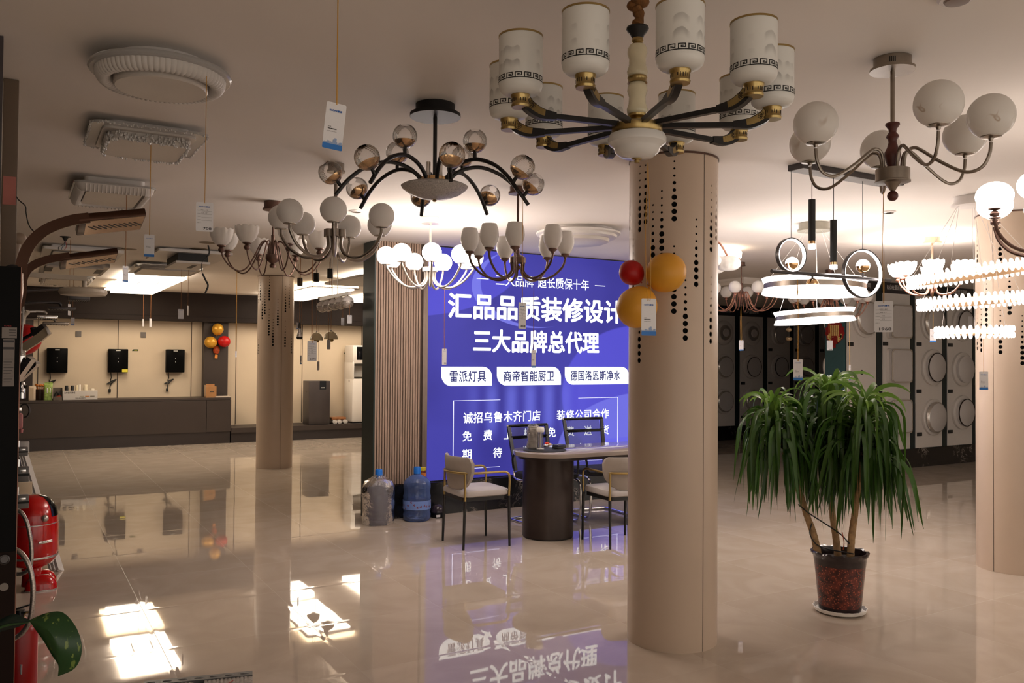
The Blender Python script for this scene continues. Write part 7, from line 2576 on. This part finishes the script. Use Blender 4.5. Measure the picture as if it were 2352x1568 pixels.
MB().box(0.035, 0.066, -0.0712 + 0.03, -0.068 + 0.03, top - 0.21, top - 0.17, M=Matrix.Rotation(-0.9, 4, 'Z')).obj('paper_label', TAGW, t, sm=False)
BRAID = mat('braided steel', (0.48, 0.42, 0.38), 0.35, 0.9, vary=0.35, scale=220)
t = thing('shower_hose', 'braided steel hose hanging in a long bow beside the red robot', 'hose', (0, 0, 0))
MB().tube(spline([at_depth(36, 1170, 2.5), at_depth(50, 1178, 2.5), at_depth(63, 1203, 2.5), at_depth(71, 1245, 2.5), at_depth(72, 1285, 2.5), at_depth(65, 1308, 2.5), at_depth(50, 1317, 2.5), at_depth(30, 1317, 2.5)], 7), 0.0058, 10).obj('hose', BRAID, t)
t = thing('shower_hose', 'thicker braided steel hose curving past the red robot and extinguisher', 'hose', (0, 0, 0))
MB().tube(spline([at_depth(28, 1258, 2.4), at_depth(48, 1270, 2.4), at_depth(65, 1295, 2.4), at_depth(75, 1335, 2.4), at_depth(75, 1385, 2.4), at_depth(68, 1425, 2.4), at_depth(52, 1452, 2.4), at_depth(30, 1468, 2.4)], 7), 0.0072, 10).obj('hose', BRAID, t)

# ---------------------------------------------------------------- big leaf in the corner
def grid_leaf(L_, M_l, R_, dep, mname, bulge):
    mb = MB()
    n = 18
    A = spline([at_depth(x, y, dep + d) for x, y, d in L_], n)
    B = spline([at_depth(x, y, dep + d) for x, y, d in M_l], n)
    C_ = spline([at_depth(x, y, dep + d) for x, y, d in R_], n)
    m = 30
    pick = lambda P, k: P[int(round((len(P) - 1) * k / m))]
    prev = None
    for k in range(m + 1):
        a, b, c = pick(A, k), pick(B, k), pick(C_, k)
        row = []
        for i in range(5):
            u = i / 4
            row.append(mb._v(a.lerp(b, u) + Vector((-0.2, -0.4, 0.1)) * bulge * math.sin(math.pi * u) * math.sin(math.pi * k / m)))
        for i in range(1, 5):
            u = i / 4
            row.append(mb._v(b.lerp(c, u) + Vector((-0.2, -0.4, 0.1)) * bulge * math.sin(math.pi * u) * math.sin(math.pi * k / m)))
        if prev:
            for i in range(8):
                mb._f((prev[i], prev[i + 1], row[i + 1], row[i]))
        prev = row
    bmesh.ops.remove_doubles(mb.bm, verts=mb.bm.verts, dist=0.0004)
    return mb


def variegated():
    m = mat('glossy variegated leaf', srgb(28, 62, 26), 0.28, vary=0.3, scale=20)
    b = m.node_tree.nodes['Principled BSDF']
    tc = N(m, 'ShaderNodeTexCoord')
    mp = N(m, 'ShaderNodeMapping')
    mp.inputs['Scale'].default_value = (90, 90, 34)
    mp.inputs['Rotation'].default_value = (0, 0.7, 0)
    L(m, tc.outputs['Object'], mp.inputs[0])
    nz = N(m, 'ShaderNodeTexNoise')
    nz.inputs['Scale'].default_value = 1.0
    nz.inputs['Detail'].default_value = 3
    L(m, mp.outputs[0], nz.inputs['Vector'])
    f = smooth(m, nz.outputs['Fac'], 0.60, 0.66)
    L(m, mixc(m, M_(m, 'MULTIPLY', f, 0.75), srgb(28, 64, 28), srgb(120, 140, 66)), b.inputs['Base Color'])
    return m


VAR = variegated()
LD = 1.55
pt0 = at_depth(-130, 1700, LD + 0.1)
t = thing('pothos_plant', 'variegated green pothos leaf reaching in at the lower left corner', 'plant', (pt0.x, pt0.y, 0))
o_ = Vector((pt0.x, pt0.y, 0))
lf = grid_leaf([(66, 1424, 0), (80, 1444, 0.0), (100, 1472, 0.0), (120, 1506, 0.0), (134, 1528, 0.0), (133, 1553, 0)],
               [(66, 1424, 0), (94, 1432, -0.012), (118, 1456, -0.018), (134, 1490, -0.018), (138, 1522, -0.01), (133, 1553, 0)],
               [(66, 1424, 0), (108, 1407, 0.01), (146, 1407, 0.015), (178, 1446, 0.012), (188, 1494, 0.01), (172, 1534, 0.005), (133, 1553, 0)], LD, 'leaf', 0.012)
lf.obj('leaf_blade', VAR, t, -o_)
lf = grid_leaf([(-30, 1462, 0.03), (10, 1448, 0.02), (40, 1440, 0.01), (68, 1427, 0)], [(-30, 1452, 0.0), (8, 1434, 0.0), (40, 1428, 0.0), (68, 1425, 0)],
               [(-30, 1440, 0.02), (4, 1420, 0.02), (34, 1410, 0.01), (68, 1423, 0)], LD, 'leaf', 0.006)
lf.obj('leaf_blade', mat('dark green leaf', srgb(14, 34, 28), 0.35, vary=0.3, scale=20), t, -o_)
MB().tube(spline([Vector((0, 0, 0.30)), at_depth(-120, 1600, LD + 0.05) - o_, at_depth(-60, 1480, LD + 0.01) - o_, at_depth(0, 1440, LD + 0.004) - o_, at_depth(66, 1426, LD + 0.004) - o_], 6), 0.0032, 8).obj('stem', mat('leaf stem', srgb(40, 70, 34), 0.5), t)
MB().lathe([(0, 0.001), (0.10, 0.001), (0.13, 0.30), (0.12, 0.30), (0.11, 0.27), (0, 0.27)], 32).obj('pot', PLASTICW, t)

# ---------------------------------------------------------------- metal framed sample lying on the floor at the bottom edge
a, b = on_z(331, 1564, 0.02), on_z(580, 1540, 0.02)
ang = math.atan2(b.y - a.y, b.x - a.x)
t = thing('floor_sample', 'grey metal framed panel sample on the floor at the bottom edge', 'floor sample', (a.x, a.y, 0), ang)
W_ = (b - a).length
GALV = mat('galvanised steel', srgb(112, 112, 112), 0.4, 0.5, vary=0.2, scale=30)
MB().box(0, W_, -0.055, 0.0, 0.001, 0.021).obj('frame_bar', GALV, t, sm=False)
MB().box(0, W_, -0.62, -0.575, 0.001, 0.021).obj('frame_bar', GALV, t, sm=False)
for k in range(7):
    MB().ell((W_ * (0.07 + 0.143 * k), -0.028, 0.021), 0.021, 0.008, 0.004, 16, 6, z0=0.0).obj('rivet', GALV, t)
SHT = mat('ribbed pale sheet', srgb(150, 142, 134), 0.5, vary=0.25, scale=50)
for x0, x1 in ((0.0, W_ * 0.455), (W_ * 0.55, W_)):
    mb = MB()
    mb.box(x0, x1, -0.575, -0.0555, 0.001, 0.014)
    n = int((x1 - x0) / 0.018)
    for k in range(n):
        mb.box(x0 + 0.002 + k * 0.018, x0 + 0.014 + k * 0.018, -0.574, -0.056, 0.014, 0.017)
    mb.obj('sheet', SHT, t, sm=False)
MB().box(W_ * 0.455, W_ * 0.55, -0.575, -0.0555, 0.0008, 0.006).obj('gap', BLKMATTE, t, sm=False)
MB().tube([(W_ * 0.82, -0.10, 0.0185), (W_ * 0.74, -0.16, 0.0185)], 0.002, 6).obj('red_mark', mat('red thread', srgb(150, 40, 30), 0.6), t)

# ---------------------------------------------------------------- price cards on strings
def arm_point(h, theta, rpx, ypx):
    a = h.rz - math.radians(theta)
    return (h.p.x + rpx * h.m * math.cos(a), h.p.y + rpx * h.m * math.sin(a), H + h.z(ypx))


def price_card(px, py, wpx, hpx, dep, ytop, style, label, detail=0, price=None, loop=0, lean=0.0, smat=STRING, asp=None, yaw=None, top_z=None, grp=None, hang=None):
    """card hanging centred on a line of sight; ytop: height in the view at which the string is tied to its lamp"""
    if hang:                                # tied to this point of its lamp
        hp = Vector(hang)
        dep = depth_of(hp)
        cq = at_depth(px, py, dep)
        c = Vector((hp.x, hp.y, cq.z))
        top_z = hp.z
    else:
        c = at_depth(px, py, dep)
    m = dep / FOC
    Hc = hpx * m
    asp = asp or (0.43 if style == 'front' else 0.56)
    W = Hc * asp
    if yaw is None:
        yaw = math.acos(max(0.12, min(1.0, wpx / (asp * hpx))))
    face = math.atan2(-c.y, -c.x) + math.pi / 2
    t = thing('price_card', label, 'price card', (c.x, c.y, c.z + Hc / 2), face + yaw, grp or ('hanging price cards'))
    Mx = Matrix.Rotation(math.pi / 2, 4, 'X')
    R = Matrix.Rotation(lean, 4, 'Y')
    MB().prism(rrect(W, Hc, W * 0.08, 4), -0.0006, 0.0006, R @ Matrix.Translation((0, 0, -Hc / 2)) @ Mx).obj('card', TAGW, t, sm=False)
    f = -0.0011
    T = lambda x, z: R @ Matrix.Translation((x * W, f, -Hc * z))
    if style == 'front':
        MB().prism(rrect(W, Hc * 0.115, W * 0.05, 3), 0.0, 0.0004, T(0, 0.943) @ Mx).obj('blue_band', TAGB, t, sm=False)
        if detail:
            mb = MB()
            rnd = random.Random(4)
            for k in range(26):
                x = -0.48 + 0.96 * k / 25
                hh = 0.02 + 0.05 * rnd.random() + (0.07 if 12 < k < 18 else 0)
                mb.box(x * W - W * 0.017, x * W + W * 0.017, f - 0.0002, f + 0.0002, -Hc * 0.885, -Hc * (0.885 - hh))
            o = mb.obj('skyline_print', TAGSKY, t, sm=False)
            o['kind'] = 'stuff'
            o.matrix_local = R
    place(text_mesh('REÖPE雷派', W * 0.62, Hc * 0.043 if style == 'front' else Hc * 0.04, TAGLOGO, 0.0002 if detail else 0), 'logo_print', t, M=T(0.0, 0.17 if style == 'front' else 0.15))
    if style == 'front':
        place(text_mesh('高端', W * 0.16, Hc * 0.022, TAGTXT), 'text_print', t, M=T(-0.24, 0.52))
        place(text_mesh('智能家居照明', W * 0.44, Hc * 0.022, TAGTXT, 0.0001), 'text_print', t, M=T(-0.10, 0.565))
        if detail:
            place(text_mesh('HOME LIGHTING', W * 0.46, Hc * 0.016, TAGTXT), 'text_print', t, M=T(-0.09, 0.62))
    else:
        rows = ['产品名称', '产品型号', '产品规格', '产品材质', '全国统一价']
        for k, s in enumerate(rows):
            z = 0.285 + 0.105 * k
            place(text_mesh(s, W * 0.22, Hc * 0.02, TAGTXT), 'text_print', t, M=T(-0.33, z))
            if detail and k < 4:
                MB().box(-W * 0.18, W * 0.42, -0.0001, 0.0001, -Hc * 0.0025, Hc * 0.0025).obj('rule', SLOT, t, sm=False).matrix_local = T(0.0, z + 0.022)
        if price:
            place(text_mesh(price, W * (0.16 * len(price)), Hc * 0.085, TAGTXT, 0.0002), 'price_print', t, M=T(0.40 - 0.08 * len(price), 0.90))
        if detail:
            for k, s in enumerate(('201-42', 'A5-17', 'X8', '12')[:4 if price != '708' else 2]):
                place(text_mesh(s, W * 0.07 * len(s), Hc * 0.035, TAGTXT), 'text_print', t, M=T(-0.02, 0.265 + 0.105 * k))
    m_top = c.z + Hc / 2
    zt = (at_depth(px, ytop, dep).z if top_z is None else top_z) - m_top
    mb = MB()
    hole = Vector((0, 0, -Hc * 0.035))
    w = loop * m
    if loop:
        mb.tube(spline([hole, (-w * 0.5, 0, Hc * 0.10), (-w, 0, zt * 0.5), (-w * 0.4, 0, zt)], 6), 0.0009 if dep < 4 else 0.0014, 5)
        mb.tube(spline([hole, (w * 0.5, 0, Hc * 0.10), (w * 0.3, 0, zt * 0.5), (-w * 0.4, 0, zt)], 6), 0.0009 if dep < 4 else 0.0014, 5)
    else:
        mb.tube([hole, (0, 0, zt)], 0.0013 if dep < 4 else 0.0019, 6)
    mb.obj('string', smat, t)
    return t


price_card(773, 291, 48, 108, 1.75, 0, 'front', 'blue banded white card, nearest, hanging left of the black chandelier', 1, lean=0.10, yaw=0.28, top_z=H - 0.0005, grp='white and blue logo cards')
price_card(470, 498, 38, 67, 3.05, 224, 'form', 'price card reading 708 hanging from the big round ceiling light', 1, '708', top_z=H - 0.10)
price_card(343, 564, 25, 51, 4.1, 320, 'front', 'blue banded card hanging from the crystal framed ceiling light', 0, top_z=H - 0.06, grp='white and blue logo cards')
price_card(288, 629, 12, 37, 5.4, 470, 'front', 'narrow blue banded card before the lit left ceiling panel', 0, smat=STRINGB, top_z=H - 0.06, grp='white and blue logo cards')
price_card(1490, 728, 33, 85, 2.40, 372, 'front', 'blue banded card in front of the column balloons', 1, loop=9, grp='white and blue logo cards')
price_card(1833, 849, 26, 48, 4.72, 632, 'front', 'blue banded card hanging just above the plant', 1, loop=2, top_z=2.0, grp='white and blue logo cards')
price_card(2009, 727, 40, 71, 2.98, 440, 'form', 'pale blue price card reading 1968 below the marbled globes', 1, '1968', loop=2, hang=arm_point(hC, -98, 145, 410))
price_card(2143, 770, 17, 30, 7.4, 668, 'front', 'blue banded card before the round lamps under the copper chandelier', 0, grp='white and blue logo cards')
price_card(2254, 874, 24, 42, 5.5, 640, 'front', 'blue banded card hanging before the right column', 1, top_z=1.66, grp='white and blue logo cards', hang=(hJ.p + Matrix.Rotation(hJ.rz, 3, 'Z') @ (rings[2][1] @ Vector((0.055, -0.205, -0.010))) ))
price_card(1709, 793, 11, 24, 9.4, 700, 'front', 'small blue banded card before the dim boards', 0, loop=2, top_z=2.12, grp='white and blue logo cards', hang=arm_point(hL1, 0, 0, 702))
price_card(1908, 793, 13, 23, 10.1, 705, 'form', 'small white card before the red and gold paper decoration', 0, '268', loop=2, top_z=2.14, hang=arm_point(hL2, 0, 0, 719))
price_card(1952, 855, 4, 35, 6.6, 720, 'front', 'card seen almost edge-on beside the drilled hole', 0, loop=1, top_z=1.86, grp='white and blue logo cards')
price_card(1203, 725, 17, 60, 3.52, 452, 'form', 'price card reading 3078 across the sign headline', 1, '3078', asp=0.5, loop=2, top_z=2.23, hang=(hB.p + Matrix.Rotation(hB.rz, 3, 'Z') @ Vector((0.40 * math.cos(math.radians(8.5)), 0.40 * math.sin(math.radians(8.5)), 2.262 - H))))
price_card(1226.5, 824, 10, 40, 5.25, 630, 'front', 'narrow blue banded card over the second sign headline', 0, asp=0.45, loop=2, top_z=2.10, smat=STRINGB, grp='white and blue logo cards', hang=arm_point(hG, 46, 54, 640))
price_card(1024, 819, 10, 37, 6.5, 655, 'form', 'price card reading 250 at the left of the sign', 0, '250', asp=0.5, loop=2, top_z=2.11, smat=STRINGB, hang=arm_point(hF, 48, 50, 658))
price_card(724.5, 806, 21, 46, 4.72, 600, 'form', 'grey looking price card reading 2372 before the left ivory dome', 1, '2372', asp=0.5, loop=2, top_z=2.14, smat=STRINGB, hang=arm_point(hE, 143, 60, 592))
price_card(755, 791, 8, 22, 9.95, 700, 'form', 'card hanging over the right ivory dome', 0, top_z=H - 0.0005, smat=STRINGB)
price_card(731, 840, 5, 20, 11.4, 700, 'form', 'narrow card below the card reading 2372', 0, top_z=H - 0.0005, smat=STRINGB)
price_card(787, 738.5, 7, 18, 8.6, 690, 'form', 'left card under the five ball bar', 0, top_z=2.05, smat=STRINGB)
price_card(803, 733, 10, 19, 8.4, 690, 'form', 'right card under the five ball bar', 0, top_z=2.06, smat=STRINGB)
price_card(684, 748, 5, 15, 10.2, 680, 'front', 'card behind the crystal drop pendant', 0, top_z=H - 0.0005, smat=STRINGB, grp='white and blue logo cards')
price_card(691, 826, 3, 20, 10.6, 700, 'front', 'thin edge-on card low beside the far column', 0, top_z=H - 0.0005, smat=STRINGB, grp='white and blue logo cards')
price_card(329, 741, 3, 17, 12.6, 672, 'form', 'left edge-on card under the lit left ceiling panels', 0, top_z=H - 0.08, smat=STRINGB)
price_card(346, 741, 5, 19, 12.4, 672, 'form', 'right edge-on card under the lit left ceiling panels', 0, top_z=H - 0.08, smat=STRINGB)
price_card(415.5, 721, 13, 22, 9.6, 632, 'form', 'card on the dark fascia right of the lit left panels', 0, top_z=H - 0.0005, smat=STRINGB)
price_card(431.5, 713, 3, 22, 10.2, 632, 'form', 'edge-on card on the dark fascia left of the far column', 0, top_z=H - 0.0005, smat=STRINGB)
price_card(167, 738, 10, 18, 9.9, 690, 'front', 'small blue banded card beside the farthest shower head', 0, top_z=H - 0.06, smat=STRINGB, grp='white and blue logo cards')
price_card(159, 711, 5, 26, 8.2, 690, 'form', 'edge-on card crossing the dark straight shower bar', 0, top_z=H - 0.0005, smat=STRINGB)
price_card(549, 813, 3, 14, 5.75, 640, 'form', 'edge-on card on a long string under the bronze cups', 0, loop=2, top_z=2.13, smat=STRING, hang=arm_point(hD, 163, 80, 625))
